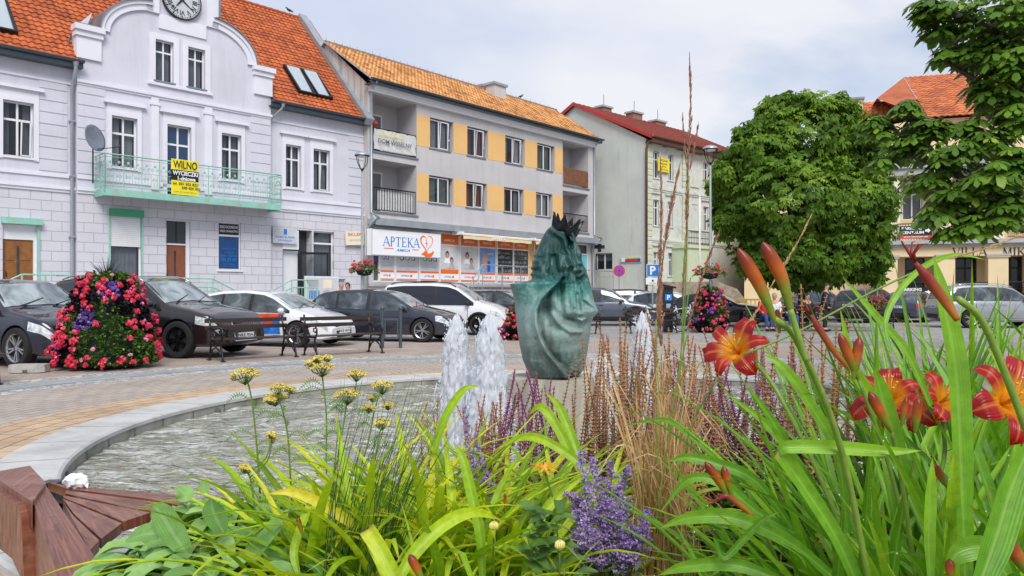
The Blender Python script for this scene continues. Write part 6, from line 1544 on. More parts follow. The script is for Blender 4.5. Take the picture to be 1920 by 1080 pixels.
 pl_ = MB(); vs, fs = text_mesh(plate, .1, .002); xs_ = [v[0] for v in vs]; pl_.add([(gx+.036, (v[0]-(max(xs_)+min(xs_))/2)*1.3, .235*H+.055+v[1]*.95) for v in vs], fs); pl_.build('plate_lettering', 'black_sign', po)
 rx = X(0); pl_ = MB(); pl_.box(rx-.03, rx-.008, -.26, .26, .46*H, .46*H+.11); po = pl_.build('number_plate', 'sign_white', car)
 pl_ = MB(); pl_.add([(rx-.032, -(v[0]-(max(xs_)+min(xs_))/2)*1.3, .46*H+.055+v[1]*.95) for v in vs], fs); pl_.build('plate_lettering', 'black_sign', po)
 bp = MB()
 for x0, sgn in ((1.0, 1), (0.0, -1)):
  xx = X(x0); P = []
  for i in range(13):
   y = -1+2*i/12; w_ = hw(x0); P.append([(xx+sgn*(.012-.05*abs(y)**3), y*w_*.98, z) for z in (bot(x0)+.0, bot(x0)+.10*H)])
  bp.grid(P if sgn > 0 else P[::-1])
 bp.build('bumper_insert', 'car_plastic', car, smooth=True)
 for s_ in (-1, 1):
  xm = pr['cowl']-.055; zm = Bt(xm)+.055*H; y = ysd(xm, Bt(xm)); mm = MB(); mm.ball((X(xm), s_*(y+.13), zm), (.075, .115, .075), 12); mm.tube([(X(xm)+.02, s_*(y-.02), zm-.07), (X(xm)+.01, s_*(y+.08), zm-.03)], .022, 6)
  mm.build('mirror', paint if typ != 'van' else 'car_plastic', car, smooth=True)
 if roofrails:
  for s_ in (-1, 1):
   P = []
   for i in range(13): x = pr['roof0']+.03+(pr['roof1']-pr['roof0']-.02)*i/12; P.append((X(x), s_*section(x)[0][9]*.93, T(x)+(.045 if 0 < i < 12 else .0)))
   rr = MB(); rr.tube(P, .016, 6); rr.build('roof_rail', roofrails, car, smooth=True)
 wl = MB(); wl.tube([(X(pr['cowl']+.003), -.5*W/2*1.2, T(pr['cowl'])+.02), (X(pr['cowl']-.045), .05, T(pr['cowl']-.045)+.03)], .010, 4); wl.tube([(X(pr['cowl']+.003), .1, T(pr['cowl'])+.025), (X(pr['cowl']-.045), .62, T(pr['cowl']-.045)-.0)], .010, 4); wl.build('wiper', 'car_plastic', car)
 if ad:   # vinyl advert across the doors on the visible side
  (a, b_) = (xb-.0, doors[0][1]-.012); zs_ = [sill+.02, Bt(.5)-.02]
  def adp(x0, x1, f0, f1, mat, off): patch('advert_sheet' if off == .009 else 'advert_picture', x0, x1, lambda x: zs_[0]+(zs_[1]-zs_[0])*f0(x), lambda x: zs_[0]+(zs_[1]-zs_[0])*f1(x), mat, off, car, 12, 4, (-1,))
  a = doors[1][0]+.06; b_ = doors[0][1]-.02; w_ = b_-a; n01 = lambda x: (x-a)/w_
  adp(a, b_, lambda x: 0, lambda x: 1, 'ad_blue', .009); adp(a, a+w_*.55, lambda x: .0, lambda x: .30+.1*math.sin(n01(x)*9), 'ad_dark', .0105)
  adp(a+w_*.02, a+w_*.22, lambda x: .75-.5*n01(x), lambda x: 1, 'ad_red', .0110); adp(a+w_*.55, b_, lambda x: .68+.25*math.sin(n01(x)*14), lambda x: 1, 'ad_red', .0105)
  adp(a+w_*.22, a+w_*.45, lambda x: .35, lambda x: .75+.2*math.sin(n01(x)*11), 'ad_skin', .0110)
  tm = MB(); vs2, fs2 = text_mesh('AUTO', .34, .02, shear=.2); xs2 = [v[0] for v in vs2]
  tm.add([(X(a+w_*.30)+(v[0]-(max(xs2)+min(xs2))/2)*.9, -(ysd(a+w_*.3, zs_[0]+.2)+.02), zs_[0]+.22+v[1]*.8) for v in vs2], fs2); tm.build('advert_lettering', 'sign_white', car)
 return car
pm('ad_blue', (.02, .16, .60), .35, var=.6, scale=5); pm('ad_dark', (.06, .05, .07), .35, var=.5, scale=6); pm('ad_red', (.65, .06, .02), .35, var=.3); pm('ad_skin', (.45, .30, .20), .35, var=.3)
def place(pxf, pyf, heading, L, fo, W, side=-1):
 """car centre so that the near front wheel touches the ground at pixel (pxf,pyf); heading in degrees from +X"""
 p = gp(pxf, pyf); h = R(heading); f = Vector((math.cos(h), math.sin(h))); rgt = Vector((math.sin(h), -math.cos(h)))
 c = Vector((p.x, p.y))-f*((.5-fo)*L)-rgt*(W/2-.1); return (c.x, c.y)
def carp(px, py, hd, **k):
 L, W, fo = k['L'], k['W'], k.get('fo', .18); loc = place(px, py, hd, L, fo, W); return make_car(loc=loc, heading=R(hd), **k)
carp(36, 690, -24, name='parked_car', label='dark navy sport utility car at the left edge behind the concrete block', typ='suv', paint='paint_navy', L=4.7, W=1.89, H=1.66, wb=.608, wr=.37, fo=.175, rim='rim_silver', spokes=5, glass='car_glass_dark', plate='GN 7291L')
carp(336, 671, -18, name='parked_car', label='dark brown sport utility car with chrome grille behind the flower pyramid', typ='suv', paint='paint_brown', L=5.09, W=1.98, H=1.74, wb=.59, wr=.39, fo=.195, rim='rim_black', spokes=5, glass='car_glass_dark', grille='bars', plate='NKE 90A2', roofrails='chrome')
carp(559, 651, -17, name='parked_car', label='white hatchback with a blue and red picture advert on its door', typ='hatch', paint='paint_white', L=4.30, W=1.80, H=1.46, wb=.61, wr=.325, fo=.20, plate='NKE 4HX7', ad=True)
carp(793, 641, -13, name='parked_car', label='slate blue estate car behind the right end of the benches', typ='wagon', paint='paint_slate', L=4.55, W=1.80, H=1.49, wb=.60, wr=.33, fo=.19, plate='NKE 38E2')
carp(899, 628, -14, name='parked_car', label='white high-roofed family van with black arch trims', typ='van', paint='paint_white', L=4.50, W=1.76, H=1.72, wb=.62, wr=.335, fo=.19, plate='NKE 22R5', cladding=True, roofrails='car_plastic', rim='rim_black', glass='car_glass_dark')
carp(985, 612, -17, name='parked_car', label='dark car half hidden behind the statue and the white van', typ='hatch', paint='paint_black', L=4.3, W=1.8, H=1.50, wb=.61, wr=.33, fo=.2, plate='GD 5512')
carp(1192, 611, -8, name='parked_car', label='grey sport utility car right of the statue', typ='suv', paint='paint_grey', L=4.75, W=1.90, H=1.62, wb=.60, wr=.37, fo=.19, plate='NKE 7V91', cladding=True)
carp(1255, 602, -6, name='parked_car', label='dark grey car whose roof shows behind the parking sign', typ='wagon', paint='paint_slate', L=4.6, W=1.82, H=1.60, wb=.60, wr=.34, fo=.19, plate='NKE 66K1')
carp(1318, 610, -12, name='parked_car', label='white car behind the bicycles and the parking meter', typ='hatch', paint='paint_white', L=4.2, W=1.78, H=1.48, wb=.61, wr=.32, fo=.19, plate='NKE 3P55')
carp(1405, 612, -24, name='parked_car', label='glossy black low car behind the flower tower and bicycles', typ='coupe', paint='paint_black', L=4.75, W=1.85, H=1.42, wb=.60, wr=.34, fo=.18, plate='GKA 9T2', glass='car_glass_dark')
def carc(px, py, hd, **k):
 p = gp(px, py); return make_car(loc=(p.x, p.y), heading=R(hd), **k)
carc(1630, 603, 40, name='parked_car', label='dark hatchback seen from behind with a roof spoiler under the villa', typ='hatch', paint='paint_slate', L=4.3, W=1.8, H=1.62, wb=.61, wr=.33, fo=.19, plate='NKE 12F7', glass='car_glass_dark')
carc(1712, 602, 48, name='parked_car', label='dark grey car with red tail lamps below the lower parking banner', typ='wagon', paint='paint_grey', L=4.4, W=1.8, H=1.46, wb=.60, wr=.33, fo=.19, plate='NKE 7719')
carc(1858, 613, -3, name='parked_car', label='silver white sport utility car at the right edge behind the lily leaves', typ='suv', paint='paint_silver', L=4.65, W=1.85, H=1.72, wb=.58, wr=.37, fo=.19, plate='NKE 5MM4', roofrails='chrome')
carc(1975, 597, -10, name='parked_car', label='black car beyond the silver white one at the right edge', typ='hatch', paint='paint_black', L=4.4, W=1.8, H=1.45, wb=.6, wr=.33, fo=.19, plate='GD 811')
carc(1530, 600, 35, name='parked_car', label='blue grey car behind the seated people under the chestnut tree', typ='hatch', paint='paint_grey', L=4.3, W=1.8, H=1.55, wb=.6, wr=.33, fo=.19, plate='NKE 88D')
# ======================= STREET FURNITURE =======================
# ---- lamp posts ----
def lamp(px, pyt, Y, label, basket=True):
 X = (px-960)/FPX*Y; zt = CH-(pyt-HY)/FPX*Y; o = thing('street_lamp', label, 'street lamp', (X, Y, 0), 0, 'bell-topped street lamps')
 mb = MB(); mb.tube([(0, 0, 0), (0, 0, .9)], [.085, .08], 14); mb.tube([(0, 0, .9), (0, 0, zt-1.0), (0, 0, zt-.62)], [.055, .038, .038], 12); mb.lathe([(.13, 0), (.13, .05), (.09, .09)], 16); mb.build('post', 'galv', o, smooth=True, angle=40)
 mb = MB(); mb.tube([(0, 0, zt-.78), (0, 0, zt-.5)], .035, 10)
 for k in range(4):
  q = math.pi/4+k*math.pi/2; c, s = math.cos(q), math.sin(q); mb.tube([(c*r, s*r, zt+z) for r, z in ((.02, -.58), (.10, -.48), (.19, -.33), (.24, -.16), (.25, -.05))], .014, 6)
 mb.lathe([(.27, -.05), (.27, -.025), (.02, -.02)], 24, 0, (0, 0, zt)); mb.build('lantern_frame', 'dark_metal', o, smooth=True, angle=40)
 mb = MB(); mb.lathe([(.275, -.03), (.26, .02), (.19, .07), (.10, .10), (0, .105)], 28, 0, (0, 0, zt)); mb.build('lamp_cap', 'zinc_light', o, smooth=True)
 mb = MB(); mb.lathe([(0, -.12), (.16, -.10), (.20, -.052), (0, -.052)], 20, 0, (0, 0, zt)); mb.build('lamp_glass', 'sign_white', o, smooth=True)
 return X, Y
leafmat('fl_leaf', [(0, (.04, .11, .014)), (.5, (.09, .21, .025)), (1, (.19, .33, .05))], transl=.25)
leafmat('fl_dark', [(0, (.006, .007, .012)), (1, (.022, .018, .03))], transl=.1)
leafmat('fl_red', [(0, (.60, .01, .03)), (.4, (.85, .03, .09)), (.75, (.90, .06, .16)), (1, (.9, .22, .36))], transl=.2)
leafmat('fl_pink', [(0, (.80, .20, .36)), (1, (.95, .55, .66))], transl=.2)
leafmat('fl_purple', [(0, (.10, .03, .30)), (1, (.30, .14, .62))], transl=.2)
def leaflets(mb, c, n, size, rng, flat=.5, tint=None, out=None):
 """n small two-faced leaves round the point c"""
 for _ in range(n):
  d = Vector((rng.gauss(0, 1), rng.gauss(0, 1), rng.gauss(0, flat))).normalized()
  if out is not None: d = (d+out*.9).normalized()
  s_ = d.cross(Vector((rng.gauss(0, .4), rng.gauss(0, .4), 1))).normalized(); l = size*rng.uniform(.7, 1.2); w_ = l*rng.uniform(.35, .5); u = s_.cross(d)
  p = Vector(c); t_ = tint if tint is not None else rng.random()
  mb.add([p, p+d*l*.5+s_*w_+u*l*.1, p+d*l, p+d*l*.5-s_*w_+u*l*.1], [(0, 1, 2), (0, 2, 3)], 0, [(t_, 0.1, .2), (t_, .5, .2), (t_, .9, .2), (t_, .5, .8)])
def floret(mb, c, n, r, rng, out):
 """a five petalled blossom facing out"""
 out = (out+Vector((rng.gauss(0, .35), rng.gauss(0, .35), rng.gauss(0, .3)))).normalized(); a = out.orthogonal().normalized(); b_ = out.cross(a); t_ = rng.random(); c = Vector(c); q0 = rng.uniform(0, 6)
 for k in range(5):
  q = q0+k*2*math.pi/5; d = a*math.cos(q)+b_*math.sin(q); s_ = out.cross(d)
  mb.add([c, c+d*r*.6+s_*r*.38+out*r*.15, c+d*r+out*r*.05, c+d*r*.6-s_*r*.38+out*r*.15], [(0, 1, 2), (0, 2, 3)], 0, [(t_, .1, .2), (t_, .5, .2), (t_, .9, .2), (t_, .5, .8)])
def cluster(mb, c, rng, out, r=.05, n=16, fr=.022):
 for _ in range(n):
  d = (out+Vector((rng.gauss(0, .8), rng.gauss(0, .8), rng.gauss(0, .8)))).normalized(); floret(mb, Vector(c)+d*r*rng.uniform(.6, 1), 5, fr, rng, d)
def pyramid(px, pyb, wpx, pyt, label, seed, dens=1.0, box=True, Y=None):
 rng = random.Random(seed); p = gp(px, pyb) if Y is None else Vector(((px-960)/FPX*Y, Y, 0)); Y = p.y; H = CH-(pyt-HY)/FPX*Y; Rm = wpx/FPX*Y/2
 o = thing('flower_pyramid', label, 'flower planter', (p.x, p.y, 0), 0, 'flower pyramids on the square')
 def rad(z): f = z/H; return Rm*(.90+.08*math.sin(f/.25*1.57) if f < .25 else .98*(1-(f-.25)/.75*.52)*(1 if f < .86 else (1-((f-.86)/.14)**2*.75)))
 mb = MB(); mb.lathe([(Rm*.55, 0), (Rm*.72, .04), (Rm*.78, .32), (Rm*.70, .34), (Rm*.45, H*.5), (Rm*.25, H*.85), (0, H*.88)], 20); mb.build('pot', 'cloth_black', o, smooth=True)
 g = MB(); dk = MB(); rd = MB(); pk = MB(); pu = MB()
 patches = [(rng.uniform(0, 6.28), rng.uniform(.15, .9)*H, rng.uniform(.3, .7), 'd') for _ in range(6)]+[(-1.9, .70*H, .55, 'd'), (-2.3, .22*H, .6, 'd'), (-1.7, .5*H, .35, 'p'), (-1.0, .78*H, .3, 'p'), (-2.6, .25*H, .3, 'p')]
 N_ = int(2600*dens)
 for i in range(N_):
  z = H*(.04+.93*rng.random()**1.15); q = rng.uniform(0, 2*math.pi); rr = rad(z)*rng.uniform(.84, 1.02)*(1+.07*math.sin(q*5+z*7)); c = Vector((rr*math.cos(q), rr*math.sin(q), z)); out = Vector((math.cos(q), math.sin(q), .25)).normalized()
  kind = 'g'
  for (pq, pz, pr_, k) in patches:
   dq = (q-pq+math.pi) % (2*math.pi)-math.pi
   if (dq*rr)**2+(z-pz)**2 < (pr_*H*.28)**2: kind = k
  if kind == 'd': leaflets(dk, c, 4, .085, rng, .8, out=out)
  elif kind == 'p': leaflets(g, c, 1, .05, rng, .8, out=out); cluster(pu, c+out*.03, rng, out, .04, 4, .028)
  else: leaflets(g, c, 4, .065, rng, .8, out=out)
 for i in range(int(270*dens)):
  z = H*(.05+.90*rng.random()**1.2); q = rng.uniform(0, 2*math.pi)
  for _t in range(1):
   if rng.random() < .5 and math.sin(q*2.0+z*3.1+seed)+.6*math.sin(q*5-z*4) < -.1: q = rng.uniform(0, 2*math.pi); z = H*(.05+.90*rng.random()**1.2)
  rr = rad(z)*1.05*(1+.07*math.sin(q*5+z*7)); c = Vector((rr*math.cos(q), rr*math.sin(q), z)); out = Vector((math.cos(q), math.sin(q), .2)).normalized()
  if rng.random() < .24: cluster(pk, c+out*.03, rng, out, .035, 10, .022)
  else: cluster(rd, c+out*.04, rng, out, rng.uniform(.045, .075), 24, .026)
 g.build('foliage', 'fl_leaf', o); dk.build('dark_foliage', 'fl_dark', o); rd.build('red_blossoms', 'fl_red', o); pk.build('pink_blossoms', 'fl_pink', o); pu.build('purple_blossoms', 'fl_purple', o)
 gr = MB()
 for i in range(int(150*dens)):
  q = rng.uniform(0, 6.28); tilt = rng.uniform(.1, 1.1); l = rng.uniform(.25, .62); p0 = Vector((0, 0, H*.86))
  P = [p0+Vector((math.cos(q)*math.sin(tilt)*l*s_, math.sin(q)*math.sin(tilt)*l*s_, math.cos(tilt)*l*s_-.22*s_*s_*math.sin(tilt)*l*2)) for s_ in (0, .35, .7, 1)]
  gr.tube(P, [.006, .006, .004, .001], 3, dat=(.3, .3, .3))
 gr.build('grass_tuft', 'fl_dark', o)
 return o
pyramid(202, 688, 168, 506, 'large pyramid of red geraniums, purple petunias and dark leaves between the two dark cars', 5)
pyramid(976, 636, 70, 575, 'small flower pyramid partly hidden behind the left side of the statue', 8, .5)
pyramid(1330, 612, 70, 535, 'flower pyramid round the foot of the right street lamp', 9, .5, Y=27.3)
def basket(px, py, Y, wpx, label, seed):
 rng = random.Random(seed); p = pt(px, py, Y); w_ = wpx/FPX*Y/2; o = thing('flower_basket', label, 'flower basket', p, 0, 'flower baskets round the lamp posts')
 mb = MB(); mb.lathe([(.06, -.22), (w_*.45, -.18), (w_*.62, .0), (w_*.55, .0), (.06, -.1)], 20); mb.build('bowl', 'cloth_black', o, smooth=True, angle=50)
 g = MB(); rd = MB()
 for i in range(260):
  q = rng.uniform(0, 6.28); r = w_*math.sqrt(rng.random()); c = Vector((r*math.cos(q), r*math.sin(q), .02+.16*(1-(r/w_)**2)-(.12*max(0, r/w_-.7)*3)+rng.gauss(0, .03))); leaflets(g, c, 3, .07, rng, .8)
 for i in range(42):
  q = rng.uniform(0, 6.28); r = w_*math.sqrt(rng.random())*1.05; c = Vector((r*math.cos(q), r*math.sin(q), .12+.20*(1-(r/w_)**2)-(.14*max(0, r/w_-.7)*3)+rng.gauss(0, .04))); cluster(rd, c, rng, Vector((math.cos(q)*.5, math.sin(q)*.5, .8)), .05, 12, .03)
 g.build('foliage', 'fl_leaf', o); rd.build('blossoms', 'fl_red', o)
lamp(679, 290, 27.9, 'street lamp with bell cap in front of the joint between lilac and grey houses')
lamp(1332, 278, 27.3, 'street lamp with bell cap beside the chestnut tree')
basket(683, 506, 27.9, 54, 'basket of red flowers round the left lamp post', 1); basket(1330, 512, 27.3, 60, 'basket of bright red flowers round the right lamp post', 2)
basket(1645, 573, 30, 44, 'small basket of pink flowers in front of the dark hatchback', 3)
mb = MB(); p = pt(1645, 573, 30); so = thing('sign_post', 'thin grey post in front of the dark hatchback under the villa', 'post', (p.x, 30, 0)); mb.tube([(0, 0, 0), (0, 0, 1.9)], .03, 6); mb.build('post', 'galv', so)
# ---- park benches ----
pm('bench_slat', (.035, .018, .014), .4, var=.3, scale=5, coat=.3)
def park_bench(label, L=1.85, **k):
 o = thing('park_bench', label, 'bench', group='iron and wood park benches')
 for n_, yr in enumerate(((0.03, .62, .035), (0.055, .76, .035))):
  y, z, t_ = yr; mb = MB(); mb.box(0.0, L, y, y+.035, z, z+.085); mb.build('back_slat', 'bench_slat', o)
 mb = MB(); mb.box(0, L, .018, .050, .50, .56);
 for y in (-.10, -.21, -.32, -.43): mb2 = MB(); mb2.box(0.0, L, y-.045, y+.045, .425, .455); mb2.build('seat_slat', 'bench_slat', o)
 for u in (.10, L-.10):
  f = MB(); r = .022
  f.tube([(u, .10, 0), (u, .07, .04), (u, .04, .2), (u, -.02, .40), (u, .0, .5), (u, .05, .70), (u, .09, .90)], r, 8)
  f.tube([(u, -.52, 0), (u, -.50, .05), (u, -.46, .2), (u, -.40, .34), (u, -.44, .42)], r, 8)
  f.tube([(u, -.02, .40), (u, -.25, .41), (u, -.46, .41)], r, 8)
  f.tube([(u, .04, .10), (u, -.06, .22), (u, -.20, .27), (u, -.34, .22), (u, -.46, .1)], r*.8, 8)
  f.tube([(u, -.44, .41), (u, -.50, .50), (u, -.50, .60), (u, -.42, .66), (u, -.28, .66), (u, -.12, .63), (u, .04, .66)], r*.9, 8)
  f.tube([(u, -.50, .58), (u, -.44, .52), (u, -.36, .54), (u, -.36, .61), (u, -.42, .61)], r*.7, 6)
  f.tube([(u, -.05, .63), (u, -.12, .55), (u, -.18, .46), (u, -.16, .42)], r*.7, 6)
  for y in (.10, -.52): f.box(u-.035, u+.035, y-.05, y+.05, 0, .02)
  f.build('end_frame', 'iron_black', o, smooth=True)
 return o
def bench_at(src, a, b_, label, L=1.85):
 a = Vector(a[:2]); b_ = Vector(b_[:2]); d = (b_-a).normalized(); m_ = (a+b_)/2-d*L/2; rz = math.atan2(d.y, d.x)
 if src is None:
  o = park_bench(label); o.location = (m_.x, m_.y, 0); o.rotation_euler = (0, 0, rz); return o
 return dup(src, (m_.x, m_.y, 0), rz, label)
pb1 = bench_at(None, gp(387, 676), gp(540, 666), 'dark park bench in front of the brown car, left of the touching pair')
bench_at(pb1, gp(563, 667), gp(704, 658.7), 'dark park bench in front of the slate blue car, right of the touching pair')
q_ = gp(8, 717); bench_at(pb1, (q_.x-1.75*.70-.2, q_.y-1.75*.71+.2), (q_.x-.10-.2, q_.y-.1+.2), 'park bench cut off by the left edge near the concrete block')
q_ = gp(1130, 626); bench_at(pb1, (q_.x-1.9, q_.y-.1), (q_.x-.1, q_.y+.25), 'far park bench just right of the statue, partly hidden by it')
q_ = gp(1172, 624); bench_at(pb1, (q_.x, q_.y+.1), (q_.x+1.75, q_.y+.4), 'far park bench in front of the grey sport utility car')
PB = []
for k, (px, lab) in enumerate(((1395, 'far park bench beside the black low car'), (1490, 'far park bench under the chestnut tree with people on it'), (1575, 'far park bench right of the seated people under the tree'))):
 X = (px-960)/FPX*28.5; bench_at(pb1, (X, 28.5), (X+1.8, 28.3), lab)
# ---- bike stand frame, concrete block ----
fr = thing('bike_stand', 'blue grey steel frame of two posts at the right end of the benches', 'bike stand', gp(734, 652), R(5))
mb = MB(); w_ = .225
for s_ in (-1, 1): mb.tube([(s_*w_, 0, 0), (s_*w_, 0, .98)], .042, 12); mb.lathe([(.055, .98), (.06, 1.0), (.04, 1.03), (0, 1.035)], 12, 0, (s_*w_, 0, 0)); mb.tube([(s_*w_, 0, .80), (s_*w_, 0, .84)], .05, 12)
mb.build('post', 'gutter', fr, smooth=True, angle=40)
mb = MB(); mb.box(-w_, w_, -.015, .015, .93, .97); mb.box(-w_+.05, w_-.05, -.02, .02, .70, .74); mb.box(-w_+.05, w_-.05, -.02, .02, .22, .26); mb.box(-w_+.05, -w_+.08, -.02, .02, .26, .70); mb.box(w_-.08, w_-.05, -.02, .02, .26, .70); mb.build('panel_frame', 'gutter', fr)
cb = thing('concrete_block', 'low octagonal concrete block on the paving near the left edge', 'block', gp(55, 697), R(8))
mb = MB(); oc = [(-.29, -.1), (-.2, -.18), (.2, -.18), (.29, -.1), (.29, .1), (.2, .18), (-.2, .18), (-.29, .1)]; mb.prism_z([(x*1.03, y*1.03) for x, y in oc], 0, .09); mb.prism_z([(x, y) for x, y in oc], .0901, .13); mb.build('block', 'concrete', cb)
mb = MB(); mb.box(-.03, .05, -.1865, -.15, .0, .05); mb.build('notch', 'joint_dark', cb)
# ---- parking meter and signs ----
pmx = thing('parking_meter', 'slim black parking ticket machine with a blue sign behind the dry grass', 'parking meter', gp(1252, 622))
mb = MB(); mb.box(-.16, .16, -.14, .14, 0, 1.55); mb.build('body', 'meter_body', pmx); mb = MB(); mb.prism([(-.20, 1.55), (.26, 1.55), (.26, 1.60), (-.22, 1.70)], -.2, .2); mb.build('hood', 'dark_metal', pmx)
mb = MB(); mb.box(-.12, .12, -.15, -.141, 1.12, 1.34, 0); text_on(mb, 'P', 0, 1.23, .1, .16, -.155, 1, .02); mb.build('blue_label', ['sign_blue_bright', 'sign_white'], pmx)
mb = MB(); mb.box(-.08, .08, -.15, -.141, .82, 1.0); mb.build('display', 'zinc_light', pmx)
ps = thing('parking_sign', 'blue parking sign with a white plate under it', 'sign', ((1224-960)/FPX*33, 33, 0))
mb = MB(); mb.tube([(0, .03, 0), (0, .03, 2.65)], .03, 8); mb.build('pole', 'galv', ps)
mb = MB(); zc = CH-(507-HY)/FPX*33; mb.box(-.27, .27, -.01, .01, zc-.27, zc+.27, 1); mb.box(-.25, .25, -.016, -.01, zc-.25, zc+.25, 0); text_on(mb, 'P', 0, zc, .24, .38, -.02, 1, .03); mb.build('sign_plate', ['sign_blue_bright', 'sign_white'], ps)
mb = MB(); mb.box(-.3, .3, -.01, .01, zc-.60, zc-.31, 0); mb.box(-.04, .04, -.016, -.01, zc-.48, zc-.40, 1); text_on(mb, 'płatny', 0, zc-.54, .3, .06, -.016, 1); mb.build('under_plate', ['sign_white', 'black_sign'], ps)
ns = thing('no_stopping_sign', 'round violet and red no stopping sign by the gable wall', 'sign', ((1161-960)/FPX*40, 40, 0))
mb = MB(); zc = CH-(508-HY)/FPX*40; mb.tube([(0, .04, 0), (0, .04, zc+.2)], .03, 8); mb.build('pole', 'galv', ns)
mb = MB(); mb.lathe([(0, -.02), (.30, -.02), (.30, .01), (0, .01)], 28, 1, (0, 0, zc), 'y'); mb.lathe([(0, -.024), (.245, -.024)], 28, 0, (0, 0, zc), 'y')
for a in (45, 135): c, s = math.cos(R(a))*.25, math.sin(R(a))*.25; n_ = Vector((-s, c)).normalized()*.028; mb.add([(-c-n_.x, -.028, zc-s-n_.y), (c-n_.x, -.028, zc+s-n_.y), (c+n_.x, -.028, zc+s+n_.y), (-c+n_.x, -.028, zc-s+n_.y)], [(0, 1, 2, 3)], 1)
mb.build('sign_disc', ['purple_round', 'red_sign'], ns)
fp = thing('flagpole', 'thin white flagpole in front of the green house porch', 'flagpole', ((1312-960)/FPX*44, 44, 0)); mb = MB(); mb.tube([(0, 0, 0), (0, 0, 6.9)], [.06, .045], 8); mb.ball((0, 0, 6.95), .07, 8); mb.build('pole', 'white_paint', fp, smooth=True)
# ---- yellow barrier, stone steps wall ----
yb = thing('plastic_barrier', 'yellow plastic barrier frame in front of the stone steps', 'barrier', ((1400-960)/FPX*38, 38, 0), R(-8))
mb = MB();
for z in (.15, .55, 1.02): mb.box(-.62, .62, -.03, .03, z, z+.08)
for i in range(7): x = -.6+.2*i; mb.box(x-.02, x+.02, -.02, .02, .2, 1.05)
for x in (-.5, .5): mb.box(x-.05, x+.05, -.25, .25, 0, .15)
mb.build('frame', 'barrier_yellow', yb)
sw = thing('stone_stair', 'stone stair with sloping rubble walls beside the chestnut tree', 'steps', ((1360-960)/FPX*42, 42, 0), R(-10))
mb = MB(); mb.prism([(-3.5, 0), (1.8, 0), (.6, 1.6), (-.4, 2.0), (-3.5, 2.0)], -.3, .3); mb.build('side_wall', 'stone_wall', sw)
mb = MB()
for i in range(8): mb.box(-3.3, .5, .3+.3*i, .6+.3*i, 0, .2*(i+1))
mb.build('steps', 'brick_chimney', sw)
# ---- bicycles ----
def bicycle(label, loc, rz, col_='paint_silver'):
 o = thing('bicycle', label, 'bicycle', loc, rz, 'bicycles by the right lamp'); r = .34
 for x in (-.53, .53):
  w_ = MB(); P = [(x+r*math.cos(q), 0, r+r*math.sin(q)) for q in [2*math.pi*i/32 for i in range(33)]]; w_.tube(P, .02, 6); t_ = w_.build('wheel', 'tyre', o, smooth=True)
  s_ = MB(); P = [(x+(r-.03)*math.cos(q), 0, r+(r-.03)*math.sin(q)) for q in [2*math.pi*i/32 for i in range(33)]]; s_.tube(P, .010, 5)
  for k in range(16): q = 2*math.pi*k/16; s_.tube([(x, .02*(-1)**k, r), (x+(r-.03)*math.cos(q), 0, r+(r-.03)*math.sin(q))], .0035, 3)
  s_.build('rim', 'steel', t_)
 f = MB()
 for p in ([(-.10, 0, .30), (.34, 0, .78)], [(-.10, 0, .30), (-.28, 0, .92)], [(-.22, 0, .76), (.33, 0, .84)], [(-.10, 0, .30), (-.53, .05, .34)], [(-.25, 0, .80), (-.53, .05, .34)], [(.32, 0, .95), (.36, 0, .72), (.53, .03, .34)]): f.tube(p, .019, 7)
 f.build('frame', col_, o, smooth=True)
 f = MB(); f.tube([(.32, 0, .95), (.30, 0, 1.06)], .014, 6); f.tube([(.15, -.27, 1.05), (.26, -.26, 1.08), (.32, -.1, 1.07), (.32, .1, 1.07), (.26, .26, 1.08), (.15, .27, 1.05)], .013, 6); f.build('handlebar', 'dark_metal', o, smooth=True)
 f = MB(); f.ball((-.30, 0, .97), (.14, .075, .04), 10); f.tube([(-.29, 0, .95), (-.28, 0, .85)], .014, 6); f.build('saddle', 'iron_black', o, smooth=True)
 for x in (-.53, .53):
  f = MB(); f.grid([[(x+(r+.05)*math.cos(q), y, r+(r+.05)*math.sin(q)) for y in (-.03, .03)] for q in [R(10+160*i/14) for i in range(15)]]); f.build('mudguard', 'steel', o, smooth=True)
 f = MB(); f.box(-.80, -.40, -.07, .07, .72, .735); f.tube([(-.75, .05, .72), (-.53, .05, .36)], .008, 5); f.build('carrier', 'steel', o)
 f = MB(); f.lathe([(0, -.03), (.09, -.03), (.09, -.02), (0, -.02)], 16, 0, (-.10, 0, .30), 'y'); f.box(-.28, -.10, -.06, -.04, .29, .31); f.box(-.32, -.22, -.14, -.05, .28, .32); f.box(-.10, .07, .04, .06, .29, .31); f.box(.02, .12, .05, .14, .28, .32); f.build('crank', 'dark_metal', o)
 return o
q_ = gp(1305, 622); bk = bicycle('silver bicycle parked nearest to the lamp, its round wheel in clear view', (q_.x, q_.y, 0), R(158), 'paint_white')
q_ = gp(1288, 618); dup(bk, (q_.x-.1, q_.y+.35, 0), R(12), 'silver bicycle standing behind the nearer one by the parking meter')
